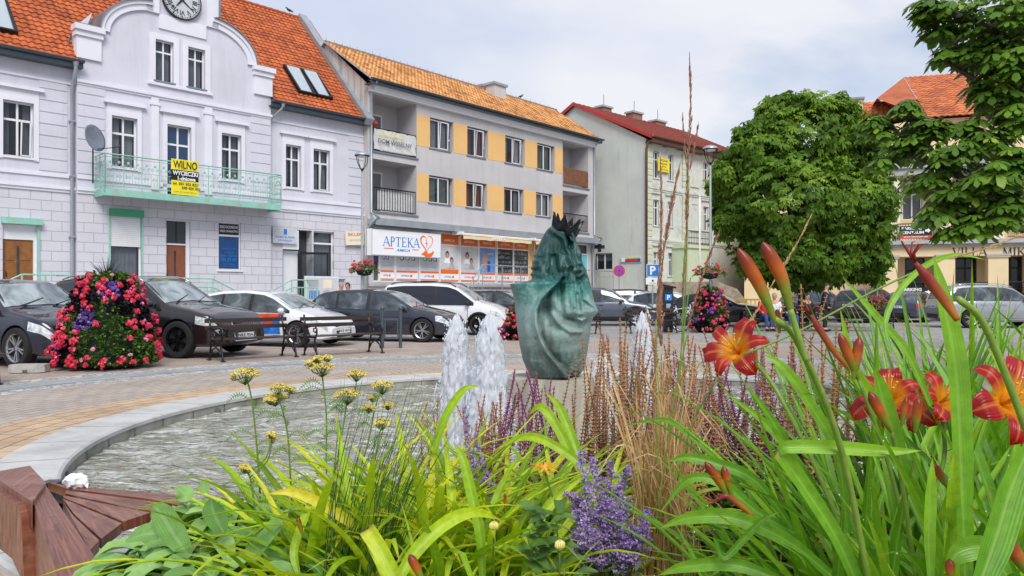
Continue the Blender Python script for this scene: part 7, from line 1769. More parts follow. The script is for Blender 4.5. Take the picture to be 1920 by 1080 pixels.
# ---- people ----
import bmesh
def skinned(name, pts, edges, rads, mat, parent, root=0, sub=2):
 me = bpy.data.meshes.new(name); me.from_pydata(pts, edges, [])
 bm = bmesh.new(); bm.from_mesh(me); lay = bm.verts.layers.skin.verify()
 for v in bm.verts:
  r = rads[v.index]; v[lay].radius = (r, r) if isinstance(r, (int, float)) else r
  v[lay].use_root = (v.index == root)
 bm.to_mesh(me); bm.free()
 o = bpy.data.objects.new('tmp', me); col.objects.link(o); sk = o.modifiers.new('s', 'SKIN'); sk.use_smooth_shade = True; s2 = o.modifiers.new('u', 'SUBSURF'); s2.levels = sub; s2.render_levels = sub
 bpy.context.view_layer.update(); dg = bpy.context.evaluated_depsgraph_get(); m2 = bpy.data.meshes.new_from_object(o.evaluated_get(dg)); bpy.data.objects.remove(o)
 m2.materials.clear(); m2.materials.append(M[mat]); m2.name = name
 for p in m2.polygons: p.use_smooth = True
 q = bpy.data.objects.new(name, m2); col.objects.link(q); q.parent = parent; return q
def person(label, loc, rz, pose='stand', top='cloth_grey', bottom='cloth_dark', hair='hair_dark', hairlen=0, sleeves=True, lean=0, arms=0):
 o = thing('person', label, 'person', loc, rz, None)
 if pose == 'stand': hip = Vector((0, 0, .93)); kn = [(s*.10, -.02, .50) for s in (-1, 1)]; an = [(s*.11, .02, .09) for s in (-1, 1)]; ft = [(s*.13, -.16, .04) for s in (-1, 1)]
 else: hip = Vector((0, 0, .56)); kn = [(s*.13, -.44, .55) for s in (-1, 1)]; an = [(s*.14, -.44+.03*s, .10) for s in (-1, 1)]; ft = [(s*.15, -.60+.03*s, .05) for s in (-1, 1)]
 ch = hip+Vector((0, -.02-lean*.12, .28)); nk = hip+Vector((0, -.03-lean*.25, .55)); hd = nk+Vector((0, -.03-lean*.05, .12)); top_ = hd+Vector((0, -.01, .13))
 P = [tuple(hip), tuple(ch), tuple(nk-Vector((0, 0, .06))), tuple(nk), tuple(hd), tuple(top_)]; E = [(0, 1), (1, 2), (2, 3), (3, 4), (4, 5)]; Rd = [.14, .14, .10, .055, .083, .07]
 for i, s in enumerate((-1, 1)):
  b0 = len(P); P += [(s*.09, hip.y-.01, hip.z-.03), kn[i], an[i], ft[i]]; E += [(0, b0), (b0, b0+1), (b0+1, b0+2), (b0+2, b0+3)]; Rd += [.09, .06, .042, .038]
 arm = []
 for i, s in enumerate((-1, 1)):
  b0 = len(P); sh = nk+Vector((s*.18, .0, -.09)); el = sh+Vector((s*.05, -.03, -.28)); wr_ = el+Vector((-s*.03, -.22 if pose == 'sit' or arms else -.06, -.06 if pose == 'sit' or arms else -.24)); hn = wr_+Vector((-s*.01, -.07, -.03))
  P += [tuple(sh), tuple(el), tuple(wr_), tuple(hn)]; E += [(2, b0), (b0, b0+1), (b0+1, b0+2), (b0+2, b0+3)]; Rd += [.055, .042, .028, .032]; arm.append((sh, el, wr_))
 skinned('body', P, E, Rd, 'skin', o)
 f = MB(); f.tube([tuple(hd+Vector((0, -.078, .03))), tuple(hd+Vector((0, -.105, -.005)))], [.008, .014], 6)
 for s in (-1, 1): f.ball(tuple(hd+Vector((s*.083, .0, .01))), (.012, .02, .03), 6)
 f.build('nose_and_ears', 'skin', o, smooth=True)
 f = MB()
 for s in (-1, 1): f.ball(tuple(hd+Vector((s*.032, -.078, .035))), (.011, .006, .006), 6)
 f.box(hd.x-.022, hd.x+.022, hd.y-.084, hd.y-.079, hd.z-.045, hd.z-.038); f.build('eyes_and_mouth', 'hair_dark', o)
 h = MB(); rows = []
 for i in range(9):
  p_ = math.pi*i/8*(.52+.12*hairlen); rows.append([tuple(hd+Vector((.093*math.sin(p_)*math.cos(q), .015+.103*math.sin(p_)*math.sin(q)*(1 if math.sin(q) > 0 else .80), .055+.095*math.cos(p_)-(.10*hairlen*max(0, math.sin(q))*(i/8)) +.012*math.sin(q*5+i)))) for q in [2*math.pi*j/20 for j in range(20)]])
 h.grid(rows, close=True); ho = h.build('hair', hair, o, smooth=True)
 P = [tuple(hip+Vector((0, 0, -.05))), tuple(ch), tuple(nk-Vector((0, 0, .09)))]; E = [(0, 1), (1, 2)]; Rd = [.165, .165, .12]
 for i, s in enumerate((-1, 1)):
  b0 = len(P); sh, el, wr_ = arm[i]; e2 = wr_ if sleeves else el; P += [tuple(sh), tuple(el.lerp(sh, .1)), tuple(e2)]; E += [(2, b0), (b0, b0+1), (b0+1, b0+2)]; Rd += [.07, .055, .042]
 skinned('shirt', P, E, Rd, top, o)
 P = [tuple(hip+Vector((0, 0, .02)))]; E = []; Rd = [.165]
 for i, s in enumerate((-1, 1)): b0 = len(P); P += [(s*.09, hip.y-.01, hip.z-.04), kn[i], (an[i][0], an[i][1], an[i][2]+.03)]; E += [(0, b0), (b0, b0+1), (b0+1, b0+2)]; Rd += [.11, .08, .065]
 skinned('trousers', P, E, Rd, bottom, o)
 f = MB()
 for i in range(2): a_, f_ = Vector(an[i]), Vector(ft[i]); f.ball(tuple((a_+f_)/2-Vector((0, 0, .02))), (.055, .14, .05), 8)
 f.build('shoes', 'cloth_black', o, smooth=True); return o
hY = 27.0
def hp(px, Y): return ((px-960)/FPX*Y, Y, 0)
person('grey-haired man in a pale shirt behind the slate blue car', hp(639, 26.4), R(25), 'stand', 'cloth_grey', 'cloth_dark', 'hair_grey', arms=1)
person('dark-haired person in a black top beside the grey-haired man', hp(653, 26.9), R(-10), 'stand', 'cloth_black', 'cloth_dark', 'hair_dark', 1)
for px, Y, rz, top, bot_, hr, lab in ((1432, 28.2, 10, 'cloth_red', 'cloth_blue', 'hair_dark', 'seated person in a red top and blue jeans on the far bench'), (1452, 28.2, -15, 'cloth_white', 'cloth_blue', 'hair_grey', 'seated person in a white top beside the one in red'), (1478, 28.2, 5, 'cloth_dark', 'cloth_blue', 'hair_dark', 'seated person in a dark jacket and blue jeans under the tree'), (1512, 28.1, 20, 'cloth_black', 'cloth_dark', 'hair_dark', 'seated person all in black under the middle of the tree')):
 person(lab, hp(px, Y), R(rz), 'sit', top, bot_, hr)
person('standing person in a dark navy jacket right of the seated group', hp(1547, 27.6), R(60), 'stand', 'cloth_dark', 'cloth_black', 'hair_dark')
# ---- birds on the roofs ----
def bird(p, rz, label):
 o = thing('bird', label, 'bird', p, rz, 'birds on the roof ridges'); mb = MB(); P = [(-.20, 0, .05), (-.12, 0, .10), (0, 0, .14), (.09, 0, .18), (.13, 0, .25), (.18, 0, .26), (.225, 0, .25)]
 mb.tube(P, [.012, .035, .065, .055, .035, .03, .004], 10); mb.tube([(0, .02, .09), (.01, .02, 0)], .006, 4); mb.tube([(0, -.02, .09), (.01, -.02, 0)], .006, 4); mb.build('body', 'cloth_black', o, smooth=True)
bu = F1.uz(543, 30, t_)[0]; bird(F1.world(bu, t_, zr+.16), R(200), 'small dark bird on the ridge of the orange roof')
bu = F2.uz(976, 186, t2)[0]; bird(F2.world(bu, t2, zr2+.16), R(20), 'small dark bird on the ridge of the pale tiled roof')
# ======================= TREES =======================
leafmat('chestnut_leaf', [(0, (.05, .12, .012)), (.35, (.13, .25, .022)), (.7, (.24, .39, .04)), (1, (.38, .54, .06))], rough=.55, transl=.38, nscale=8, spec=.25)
leafmat('chestnut_leaf_near', [(0, (.05, .12, .016)), (.35, (.11, .23, .025)), (.7, (.20, .36, .04)), (1, (.38, .52, .07))], rough=.38, transl=.40, nscale=20)
pm('bark', (.07, .055, .045), .9, var=.4, scale=10, bmp=.8)
def leaf_clusters(name, mat, parent, C, A, size, rng, tint, nl=7, droop=.35, seg2=False):
 """C centres, A axis (outward) vectors; each cluster is a palmate leaf of nl leaflets"""
 n = len(C); A = A/np.linalg.norm(A, axis=1, keepdims=True)
 ref = np.tile([0., 0, 1.], (n, 1)); ref[np.abs(A[:, 2]) > .95] = [1, 0, 0]
 U = np.cross(A, ref); U /= np.linalg.norm(U, axis=1, keepdims=True); V = np.cross(A, U)
 vs = []; fs = []; dat = []
 off = rng.uniform(0, 6.28, n); sz = size*rng.uniform(.7, 1.25, n)
 nv = 6 if seg2 else 4
 allv = np.zeros((n, nl, nv, 3), np.float32)
 for k in range(nl):
  ang = off+2*np.pi*(k+.15*rng.randn(n))/nl*.92; l = sz*(.75+.35*np.abs(np.cos((ang-off)/2)))*rng.uniform(.85, 1.1, n)
  d = U*np.cos(ang)[:, None]+V*np.sin(ang)[:, None]+A*.25; d[:, 2] -= droop*rng.uniform(.6, 1.5, n); d /= np.linalg.norm(d, axis=1, keepdims=True)
  s = np.cross(d, A); s /= np.maximum(1e-6, np.linalg.norm(s, axis=1, keepdims=True)); up = np.cross(s, d); w_ = (l*.20)[:, None]; l = l[:, None]
  if seg2:
   pts = [C, C+d*l*.45+s*w_*.8+up*l*.02, C+d*l*.75+s*w_*1.1-up*l*.03-np.array([0, 0, 1])*l*.05, C+d*l-np.array([0, 0, 1])*l*.16, C+d*l*.75-s*w_*1.1-up*l*.03-np.array([0, 0, 1])*l*.05, C+d*l*.45-s*w_*.8+up*l*.02]
  else: pts = [C, C+d*l*.62+s*w_+up*l*.05, C+d*l-np.array([0, 0, 1])*l*.12, C+d*l*.62-s*w_+up*l*.05]
  for j, p in enumerate(pts): allv[:, k, j] = p
 V_ = allv.reshape(-1, 3); m = n*nl; base = np.arange(m)[:, None]*nv
 if seg2: F = np.concatenate([base+np.array([[0, 1, 5, -1]]), base+np.array([[1, 2, 4, 5]]), base+np.array([[2, 3, 4, -1]])]); tri = np.concatenate([base+[[0, 1, 5]], base+[[2, 3, 4]]]); quad = base+[[1, 2, 4, 5]]
 else: tri = np.concatenate([base+[[0, 1, 2]], base+[[0, 2, 3]]]); quad = np.zeros((0, 4), int)
 me = bpy.data.meshes.new(name); me.vertices.add(len(V_)); me.vertices.foreach_set('co', V_.ravel())
 li = np.concatenate([tri.ravel(), quad.ravel()]).astype(np.int32); ls = np.concatenate([np.arange(len(tri))*3, len(tri)*3+np.arange(len(quad))*4]).astype(np.int32)
 me.loops.add(len(li)); me.loops.foreach_set('vertex_index', li); me.polygons.add(len(ls)); me.polygons.foreach_set('loop_start', ls); me.update(calc_edges=True); me.validate()
 tt = np.repeat(np.clip(tint, 0, 1), nl*nv); al = np.tile(([0, .5, .8, 1, .8, .5] if seg2 else [0, .6, 1, .6]), m); ac = np.tile(([.5, .1, .1, .5, .9, .9] if seg2 else [.5, .1, .5, .9]), m)
 at = me.attributes.new('dat', 'FLOAT_COLOR', 'POINT'); at.data.foreach_set('color', np.stack([tt, al, ac, np.ones_like(tt)], 1).astype(np.float32).ravel())
 me.materials.append(M[mat]); o = bpy.data.objects.new(name, me); col.objects.link(o); o.parent = parent; return o
# ---- chestnut in the middle distance ----
TY = 30.0
def t3(px, py, dY=0): Y = TY+dY; return np.array([(px-960)/FPX*Y, Y, CH-(py-HY)/FPX*Y])
tp_ = t3(1505, 600); tree = thing('chestnut_tree', 'round dense chestnut tree behind the benches, left of the villa', 'tree', (tp_[0], TY, 0))
rng = np.random.RandomState(11)
lobes = [(1510, 265, 100, 85, 0), (1430, 290, 70, 60, -.6), (1590, 290, 75, 70, .2), (1395, 360, 50, 60, .4), (1480, 380, 110, 95, -1.0), (1600, 390, 80, 80, -.4), (1395, 425, 48, 50, .2), (1500, 470, 110, 62, -.6), (1600, 480, 70, 50, .2), (1425, 485, 48, 36, 0), (1565, 212, 48, 34, 0), (1470, 205, 44, 34, 0), (1640, 360, 34, 38, 0), (1632, 505, 26, 26, 0), (1500, 515, 70, 28, 0), (1360, 395, 24, 26, .2), (1640, 430, 30, 26, -.3), (1375, 320, 26, 22, .3), (1620, 255, 26, 20, .2)]
rb = random.Random(8)
for _ in range(38):
 q = rb.uniform(-.5, 3.64); k = rb.uniform(.90, 1.03); lobes.append((1503+150*k*math.cos(q)*(1.05 if math.sin(q) < .6 else .9), 372-178*k*math.sin(q)*(1 if math.sin(q) > 0 else .7), rb.uniform(12, 26), rb.uniform(10, 22), rb.uniform(-.8, .8)))
C = []; A = []; T_ = []
for (px, py, rx, ry, dy) in lobes:
 c = t3(px, py, dy)-np.array([tp_[0], TY, 0]); rxm, rzm = rx/FPX*TY, ry/FPX*TY; rym = (rxm+rzm)/2*1.05
 n = int(640*(rxm*rzm)**.85)
 d = rng.randn(n, 3); d /= np.linalg.norm(d, axis=1, keepdims=True); rr = rng.uniform(.55, 1.04, n)[:, None]**.6
 bumpv = 1+.10*np.sin(d[:, 0]*7+px)+.08*np.sin(d[:, 2]*9+py)+.06*np.sin(d[:, 1]*11)
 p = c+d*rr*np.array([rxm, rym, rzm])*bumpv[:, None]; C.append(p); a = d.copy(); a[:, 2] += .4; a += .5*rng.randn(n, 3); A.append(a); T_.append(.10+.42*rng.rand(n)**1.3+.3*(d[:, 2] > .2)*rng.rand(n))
C = np.concatenate(C); A = np.concatenate(A); T_ = np.concatenate(T_)
kp = np.array([mn.noise(Vector(c*.95)) > -.13 or mn.noise(Vector(c*2.3)) > .12 for c in C]); C, A, T_ = C[kp], A[kp], T_[kp]
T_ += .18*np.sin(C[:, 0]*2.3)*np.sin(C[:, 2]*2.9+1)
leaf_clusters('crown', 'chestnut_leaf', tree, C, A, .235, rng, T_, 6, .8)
mb = MB(); mb.tube([(0, 0, 0), (.03, 0, 1.2), (0, 0, 2.4), (-.1, 0, 4.2), (.05, 0, 6.5)], [.26, .20, .18, .13, .05], 12)
for (px, py, rx, ry, dy) in lobes[:11]:
 c = t3(px, py, dy)-np.array([tp_[0], TY, 0]); z0 = max(1.9, c[2]*.55); mb.tube([(0, 0, z0), tuple(np.array([0, 0, z0])*.5+c*.5+np.array([0, 0, -.2])), tuple(c)], [.10, .06, .02], 7)
mb.build('trunk', 'bark', tree, smooth=True)
# ---- near chestnut on the right, its trunk outside the frame ----
NT = thing('chestnut_tree', 'near chestnut tree whose branches hang into the upper right corner', 'tree', (8.6, 9.5, 0))
rng = np.random.RandomState(5)
NL = [(1875, 30, 95, 60, 8.6), (1775, 22, 60, 26, 8.8), (1740, 12, 32, 16, 8.8), (1760, 60, 38, 12, 8.9), (1830, 95, 55, 35, 8.7), (1905, 115, 60, 55, 8.4), (1780, 100, 34, 12, 8.8), (1870, 170, 60, 38, 8.6), (1905, 220, 40, 35, 8.4),
(1700, 200, 26, 12, 9.0), (1655, 240, 22, 20, 9.1), (1735, 235, 50, 25, 8.8), (1810, 238, 40, 16, 8.7), (1700, 275, 45, 22, 9.0), (1780, 290, 60, 30, 8.6), (1850, 265, 50, 22, 8.5), (1860, 330, 60, 35, 8.3), (1740, 335, 48, 25, 8.8), (1800, 370, 60, 35, 8.5), (1890, 390, 45, 38, 8.2), (1760, 400, 40, 24, 8.6), (1830, 420, 45, 24, 8.4), (1780, 435, 26, 12, 8.5), (1655, 300, 20, 10, 9.1), (1900, 300, 36, 28, 8.2), (1640, 222, 18, 10, 9.1)]
C = []; A = []; T_ = []
for (px, py, rx, ry, Y) in NL:
 c = np.array(pt(px, py, Y)); rxm, rzm = rx/FPX*Y, ry/FPX*Y; n = int((20+300*rxm*rzm)*(1.7 if px > 1815 else 1.15))
 d = rng.randn(n, 3); d /= np.linalg.norm(d, axis=1, keepdims=True); rr = rng.uniform(.1, 1.0, n)[:, None]**.5
 p = c+d*rr*np.array([rxm, max(rxm, rzm)*1.0, rzm]); C.append(p); a = np.stack([d[:, 0]*.5, d[:, 1]*.5, .8+0*d[:, 2]], 1); A.append(a); T_.append(.15+.45*rng.rand(n)+.35*(rng.rand(n) > .86))
extra = 1600       # the rest of the crown, outside the frame
d = rng.randn(extra, 3); d /= np.linalg.norm(d, axis=1, keepdims=True); p = np.array([9.6, 9.6, 5.3])+d*np.array([3.0, 3.0, 2.6])*rng.uniform(.5, 1, extra)[:, None]**.5
C.append(p); A.append(d+np.array([0, 0, .8])); T_.append(.2+.5*rng.rand(extra))
C = np.concatenate(C)-np.array([8.6, 9.5, 0]); A = np.concatenate(A); T_ = np.concatenate(T_)
leaf_clusters('crown', 'chestnut_leaf_near', NT, C, A, .155, rng, T_, 6, .5, seg2=True)
mb = MB(); mb.tube([(0, 0, 0), (.05, 0, 1.5), (0, .1, 3.0), (.3, .2, 5.0), (.6, 0, 7.2)], [.28, .22, .20, .14, .05], 14)
def nb(px, py, Y): v = pt(px, py, Y); return (v.x-8.6, v.y-9.5, v.z)
for root_z, path in ((2.6, [(1990, 330, 9.2), (1900, 305, 8.8), (1830, 262, 8.7), (1760, 240, 8.9), (1700, 225, 9.0), (1670, 232, 9.1)]), (2.9, [(1960, 250, 9.0), (1890, 200, 8.6), (1830, 150, 8.7), (1780, 120, 8.8), (1750, 100, 8.8)]), (2.5, [(1980, 400, 8.9), (1900, 380, 8.5), (1820, 340, 8.5), (1750, 310, 8.8), (1690, 285, 9.0)]), (3.2, [(1970, 150, 9.0), (1900, 80, 8.6), (1830, 40, 8.6), (1760, 22, 8.8), (1730, 14, 8.8)]), (2.4, [(1970, 450, 8.8), (1890, 420, 8.3), (1830, 400, 8.4), (1770, 395, 8.6)])):
 P = [(0.05, .05, root_z)]+[nb(*q) for q in path]; k = len(P); mb.tube(P, [.055*(1-i/k)+.006 for i in range(k)], 8)
 for i in range(1, k):
  for _ in range(4):
   p = Vector(P[i]); e = p+Vector((rng.uniform(-.16, .16), rng.uniform(-.2, .2), rng.uniform(-.14, .14))); mb.tube([p, (p+e)/2+Vector((0, 0, .03)), e], [.010, .006, .003], 5)
mb.build('trunk', 'bark', NT, smooth=True)
# ======================= FOREGROUND PLANTS =======================
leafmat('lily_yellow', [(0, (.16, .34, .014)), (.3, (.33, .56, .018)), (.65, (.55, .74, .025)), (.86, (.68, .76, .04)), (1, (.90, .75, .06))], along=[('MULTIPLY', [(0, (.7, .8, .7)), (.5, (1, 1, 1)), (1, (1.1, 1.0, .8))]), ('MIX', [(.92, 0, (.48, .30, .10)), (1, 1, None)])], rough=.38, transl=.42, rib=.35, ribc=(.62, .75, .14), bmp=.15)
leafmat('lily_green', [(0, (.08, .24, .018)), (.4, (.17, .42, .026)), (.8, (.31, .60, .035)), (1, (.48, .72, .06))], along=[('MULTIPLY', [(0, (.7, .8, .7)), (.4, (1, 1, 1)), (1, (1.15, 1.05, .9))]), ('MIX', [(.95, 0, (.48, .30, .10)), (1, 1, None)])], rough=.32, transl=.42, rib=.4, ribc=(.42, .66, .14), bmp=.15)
leafmat('lamb_ear', [(0, (.14, .30, .07)), (.5, (.24, .44, .13)), (1, (.36, .56, .19))], rough=.75, transl=.2, rib=.35, ribc=(.40, .54, .32), nscale=30, bmp=.3, spec=.25)
leafmat('stem_green', [(0, (.08, .17, .02)), (1, (.24, .38, .05))], transl=.1)
leafmat('thin_green', [(0, (.03, .10, .02)), (1, (.09, .20, .04))], transl=.25)
leafmat('salvia', [(0, (.50, .27, .12)), (.3, (.42, .19, .13)), (.5, (.28, .085, .14)), (.75, (.27, .06, .21)), (.9, (.26, .10, .46)), (1, (.36, .18, .66))], transl=.2)
leafmat('straw', [(0, (.34, .17, .07)), (.4, (.55, .33, .14)), (.8, (.75, .52, .26)), (1, (.85, .66, .40))], rough=.6, transl=.3)
leafmat('seedhead', [(0, (.20, .08, .05)), (.5, (.34, .16, .10)), (1, (.50, .30, .19))], rough=.7, transl=.25)
leafmat('sage_purple', [(0, (.24, .14, .40)), (.5, (.40, .25, .66)), (.8, (.52, .36, .80)), (1, (.60, .48, .68))], transl=.25)
leafmat('sage_stem', [(0, (.16, .22, .13)), (1, (.30, .36, .22))], transl=.1)
leafmat('yarrow_yellow', [(0, (.46, .34, .06)), (.5, (.68, .54, .11)), (1, (.82, .73, .24))], transl=.1)
leafmat('daisy_yellow', [(0, (.80, .30, .01)), (1, (.88, .48, .02))], transl=.3)
leafmat('under_leaf', [(0, (.03, .09, .02)), (.5, (.07, .17, .03)), (1, (.15, .28, .05))], transl=.3)
leafmat('bud', [(0, (.20, .30, .02)), (1, (.24, .30, .02))], along=[('MIX', [(.30, 0, (.55, .13, .015)), (.55, 1, None)]), ('MIX', [(.60, 0, (.27, .035, .012)), (.88, 1, None)])], rough=.35, transl=.25)
leafmat('lily_petal', [(0, (.36, .004, .008)), (1, (.50, .010, .010))], along=[('MIX', [(.0, 1, (.95, .42, .01)), (.34, 1, None), (.56, 0, None)])], rough=.32, transl=.35, rib=.6, ribc=(.85, .25, .03), nscale=50, bmp=.3)
pm('stamen', (.75, .40, .03), .5); pm('drop', (.8, .88, .85), .03, var=0, spec=1)
def crv(pts, n):
 """Catmull-Rom through pts -> n+1 points"""
 P = [Vector(p) for p in pts]
 if len(P) == 2: return [P[0].lerp(P[1], i/n) for i in range(n+1)]
 P = [P[0]*2-P[1]]+P+[P[-1]*2-P[-2]]; m = len(P)-3; out = []
 for i in range(n+1):
  t = i/n*m; k = min(int(t), m-1); u = t-k; a, b_, c, d = P[k:k+4]
  out.append(.5*((2*b_)+(c-a)*u+(2*a-5*b_+4*c-d)*u*u+(3*b_-a-3*c+d)*u*u*u))
 return out
def ribbon(mb, pts, w, n=12, fold=.22, hint=None, tint=.5, prof=None, cross=5, wav=0, curl=0):
 C_ = crv(pts, n); rows = []; dat = []; ps = None
 for i, p in enumerate(C_):
  f = i/n; t = (C_[min(i+1, n)]-C_[max(i-1, 0)]).normalized(); h = hint if hint is not None else Vector((0, -1, .35))
  s = t.cross(h)
  if s.length < .05: s = ps if ps is not None else t.orthogonal()
  s.normalize()
  if ps is not None and s.dot(ps) < 0: s = -s
  ps = s if ps is None else (ps*.3+s*.7).normalized(); s = ps; nn = s.cross(t)
  if nn.dot(h) < 0: nn = -nn
  wd = w*(prof(f) if prof else min(1, .55+f*1.6)*(1 if f < .55 else max(.02, 1-((f-.55)/.45)**1.7)))
  row = []
  for j in range(cross):
   x = -1+2*j/(cross-1); row.append(tuple(p+s*(x*wd/2)+nn*(fold*wd*(abs(x)-.5)+wav*wd*math.sin(f*17+x*2+tint*9)*abs(x)-curl*wd*x*x))); dat.append((tint, f, .5+x/2))
  rows.append(row)
 mb.grid(rows, dat=dat)
def spray(center, n, lmin, lmax, wmin, wmax, rng, mat, parent, t0=(3, 28), t1=(45, 125), rad=.12, tints=(0, 1), az=None, name='leaves', nseg=12, zb=BZ, kink=.1):
 mb = MB(); tips = []
 for _ in range(n):
  q = rng.uniform(0, 2*math.pi) if az is None else R(rng.gauss(*az)); L_ = rng.uniform(lmin, lmax); a0 = R(rng.uniform(*t0)); a1 = R(rng.uniform(*t1)); r = rad*math.sqrt(rng.random()); q2 = rng.uniform(0, 6.28)
  p = Vector((center[0]+r*math.cos(q2), center[1]+r*math.sin(q2), zb)); P = [p.copy()]; hd = Vector((math.cos(q), math.sin(q), 0)); side = Vector((-math.sin(q), math.cos(q), 0)); sw = rng.uniform(-.15, .15); kk = rng.random() < kink; ks = rng.uniform(.45, .75)
  for i in range(1, 8):
   f = i/7; th = a0+(a1-a0)*f**1.9
   if kk and f > ks: th = min(R(165), th+R(65))
   d = hd*math.sin(th)+Vector((0, 0, math.cos(th)))+side*sw*f; P.append(P[-1]+d.normalized()*(L_/7))
  hn = (-hd*.9+Vector((0, 0, .6)))
  ribbon(mb, P, rng.uniform(wmin, wmax), nseg, .28, hint=hn, tint=rng.uniform(*tints), cross=3 if nseg < 9 else 5, wav=.03); tips.append(P)
 o = mb.build(name, mat, parent, smooth=True); return o, tips
rg = random.Random(21)
# ---- golden green daylily clumps, middle of the bed ----
grp = 'day lily clumps in the flower bed'
mid = [(665, 2.25, 'left golden day lily clump behind the silver woolly leaves'), (770, 2.10, 'golden day lily clump in front of the left water jets'), (880, 2.3, 'golden day lily clump in front of the statue pedestal, left of the orange daisy'), (730, 1.62, 'nearest golden day lily clump at the bottom edge, left of centre'), (880, 1.65, 'golden day lily clump at the bottom edge just left of the purple sage'), (1010, 2.35, 'golden green day lily clump behind the orange daisy')]
drops = []
for i, (px, Y, lab) in enumerate(mid):
 X = (px-960)/FPX*Y; o = thing('day_lily', lab, 'plant', (0, 0, 0), 0, grp)
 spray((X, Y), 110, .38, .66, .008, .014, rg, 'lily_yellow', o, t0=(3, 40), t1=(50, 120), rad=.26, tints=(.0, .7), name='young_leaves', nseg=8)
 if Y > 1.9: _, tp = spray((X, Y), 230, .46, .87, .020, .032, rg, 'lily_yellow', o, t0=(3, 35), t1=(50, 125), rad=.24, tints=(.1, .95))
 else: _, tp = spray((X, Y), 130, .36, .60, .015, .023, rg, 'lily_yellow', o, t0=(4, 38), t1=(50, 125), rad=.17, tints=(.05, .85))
 o.location = (0, 0, 0)
 if i == 1: lily_mid = o
def hero(mb, px_path, w, Ys, tint, hint=None, fold=.25, n=16, **k):
 m_ = len(px_path); ys = [Ys[0]+(Ys[1]-Ys[0])*i/(m_-1) for i in range(m_)]
 ribbon(mb, [pt(x, y, yy) for (x, y), yy in zip(px_path, ys)], w, n, fold, hint=hint, tint=tint, **k)
mb = MB()
hero(mb, [(735, 1110), (775, 1040), (830, 985), (885, 961), (940, 974)], .030, (1.6, 1.75), .6)
hero(mb, [(752, 1110), (715, 1035), (688, 992)], .034, (1.55, 1.6), .72, prof=lambda f: 1)
hero(mb, [(700, 1010), (650, 975), (590, 938), (545, 923), (500, 926)], .026, (2.0, 1.95), .97)
hero(mb, [(1100, 900), (1069, 850), (1050, 810), (1024, 771), (1008, 763), (991, 779)], .028, (2.1, 2.2), .35)
hero(mb, [(1105, 900), (1083, 850), (1063, 796), (1045, 758), (1022, 735)], .028, (2.1, 2.25), .3)
hero(mb, [(815, 850), (824, 810), (844, 765), (872, 729), (899, 724)], .024, (2.2, 2.25), .4)
hero(mb, [(1110, 890), (1071, 856), (1016, 824), (974, 821), (924, 846)], .024, (2.0, 2.1), .45)
hero(mb, [(560, 1080), (552, 1030), (575, 960), (590, 920)], .022, (1.9, 2.0), .5)
hero(mb, [(905, 1090), (900, 1000), (885, 930), (868, 860), (850, 830)], .026, (1.8, 1.9), .3)
hero(mb, [(980, 1090), (1000, 1000), (1040, 940), (1110, 880)], .022, (1.8, 1.9), .5)
mb.build('long_leaves', 'lily_yellow', lily_mid, smooth=True)
# ---- tall green daylily on the right ----
RL = thing('day_lily', 'tall bright green day lily with big red and yellow flowers filling the right foreground', 'plant', (0, 0, 0), 0, grp)
def clump(px, Y, n, L0, L1, w0, w1, t0, t1, tints=(.1, .9), az=None, rad=.14, kink=.1):
 return spray(((px-960)/FPX*Y, Y), n, L0, L1, w0, w1, rg, 'lily_green', RL, t0=t0, t1=t1, rad=rad, tints=tints, az=az, nseg=14, kink=kink)[1]
TP = []
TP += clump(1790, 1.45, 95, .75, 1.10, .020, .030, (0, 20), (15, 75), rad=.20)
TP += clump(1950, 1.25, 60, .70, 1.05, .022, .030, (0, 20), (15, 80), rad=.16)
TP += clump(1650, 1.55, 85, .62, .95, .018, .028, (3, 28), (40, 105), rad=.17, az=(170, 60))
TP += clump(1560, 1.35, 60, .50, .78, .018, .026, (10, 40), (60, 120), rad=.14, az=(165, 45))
RL2 = thing('day_lily', 'second green day lily clump behind the tall red-flowered one', 'plant', (0, 0, 0), 0, grp)
spray(((1800-960)/FPX*2.1, 2.1), 120, .85, 1.2, .018, .028, rg, 'lily_green', RL2, t0=(0, 22), t1=(12, 75), rad=.28, tints=(.0, .8))
spray(((1930-960)/FPX*2.5, 2.5), 110, .9, 1.25, .018, .028, rg, 'lily_green', RL2, t0=(0, 22), t1=(12, 75), rad=.34, tints=(.0, .8))
mb = MB()
hero(mb, [(1812, 1110), (1805, 900), (1797, 720), (1785, 634), (1764, 540), (1750, 480)], .030, (1.05, 1.10), .55)
hero(mb, [(1615, 1110), (1570, 1010), (1510, 915), (1461, 846)], .026, (1.15, 1.12), .45, prof=lambda f: .8+.2*f)
hero(mb, [(1461, 847), (1480, 838), (1560, 839), (1660, 846), (1728, 845)], .020, (1.12, 1.10), .75)
hero(mb, [(1830, 1120), (1870, 1010), (1905, 900), (1960, 780)], .034, (.85, .9), .4)
hero(mb, [(1670, 660), (1660, 600), (1690, 540), (1745, 492), (1800, 478), (1850, 488)], .010, (1.2, 1.3), .7)
hero(mb, [(1745, 760), (1700, 660), (1640, 590), (1580, 520)], .016, (1.35, 1.4), .6)
hero(mb, [(1650, 860), (1640, 760), (1600, 690), (1575, 578)], .022, (1.3, 1.3), .7)
hero(mb, [(1500, 1010), (1420, 905), (1350, 872), (1290, 858), (1250, 866)], .022, (1.5, 1.55), .35)
hero(mb, [(1490, 1000), (1420, 960), (1350, 905), (1290, 900), (1237, 962)], .020, (1.45, 1.5), .4)
hero(mb, [(1560, 1080), (1470, 1010), (1370, 970), (1290, 972), (1238, 990)], .026, (1.3, 1.35), .5)
hero(mb, [(1470, 1090), (1380, 1060), (1290, 1062), (1235, 1078)], .022, (1.3, 1.35), .5)
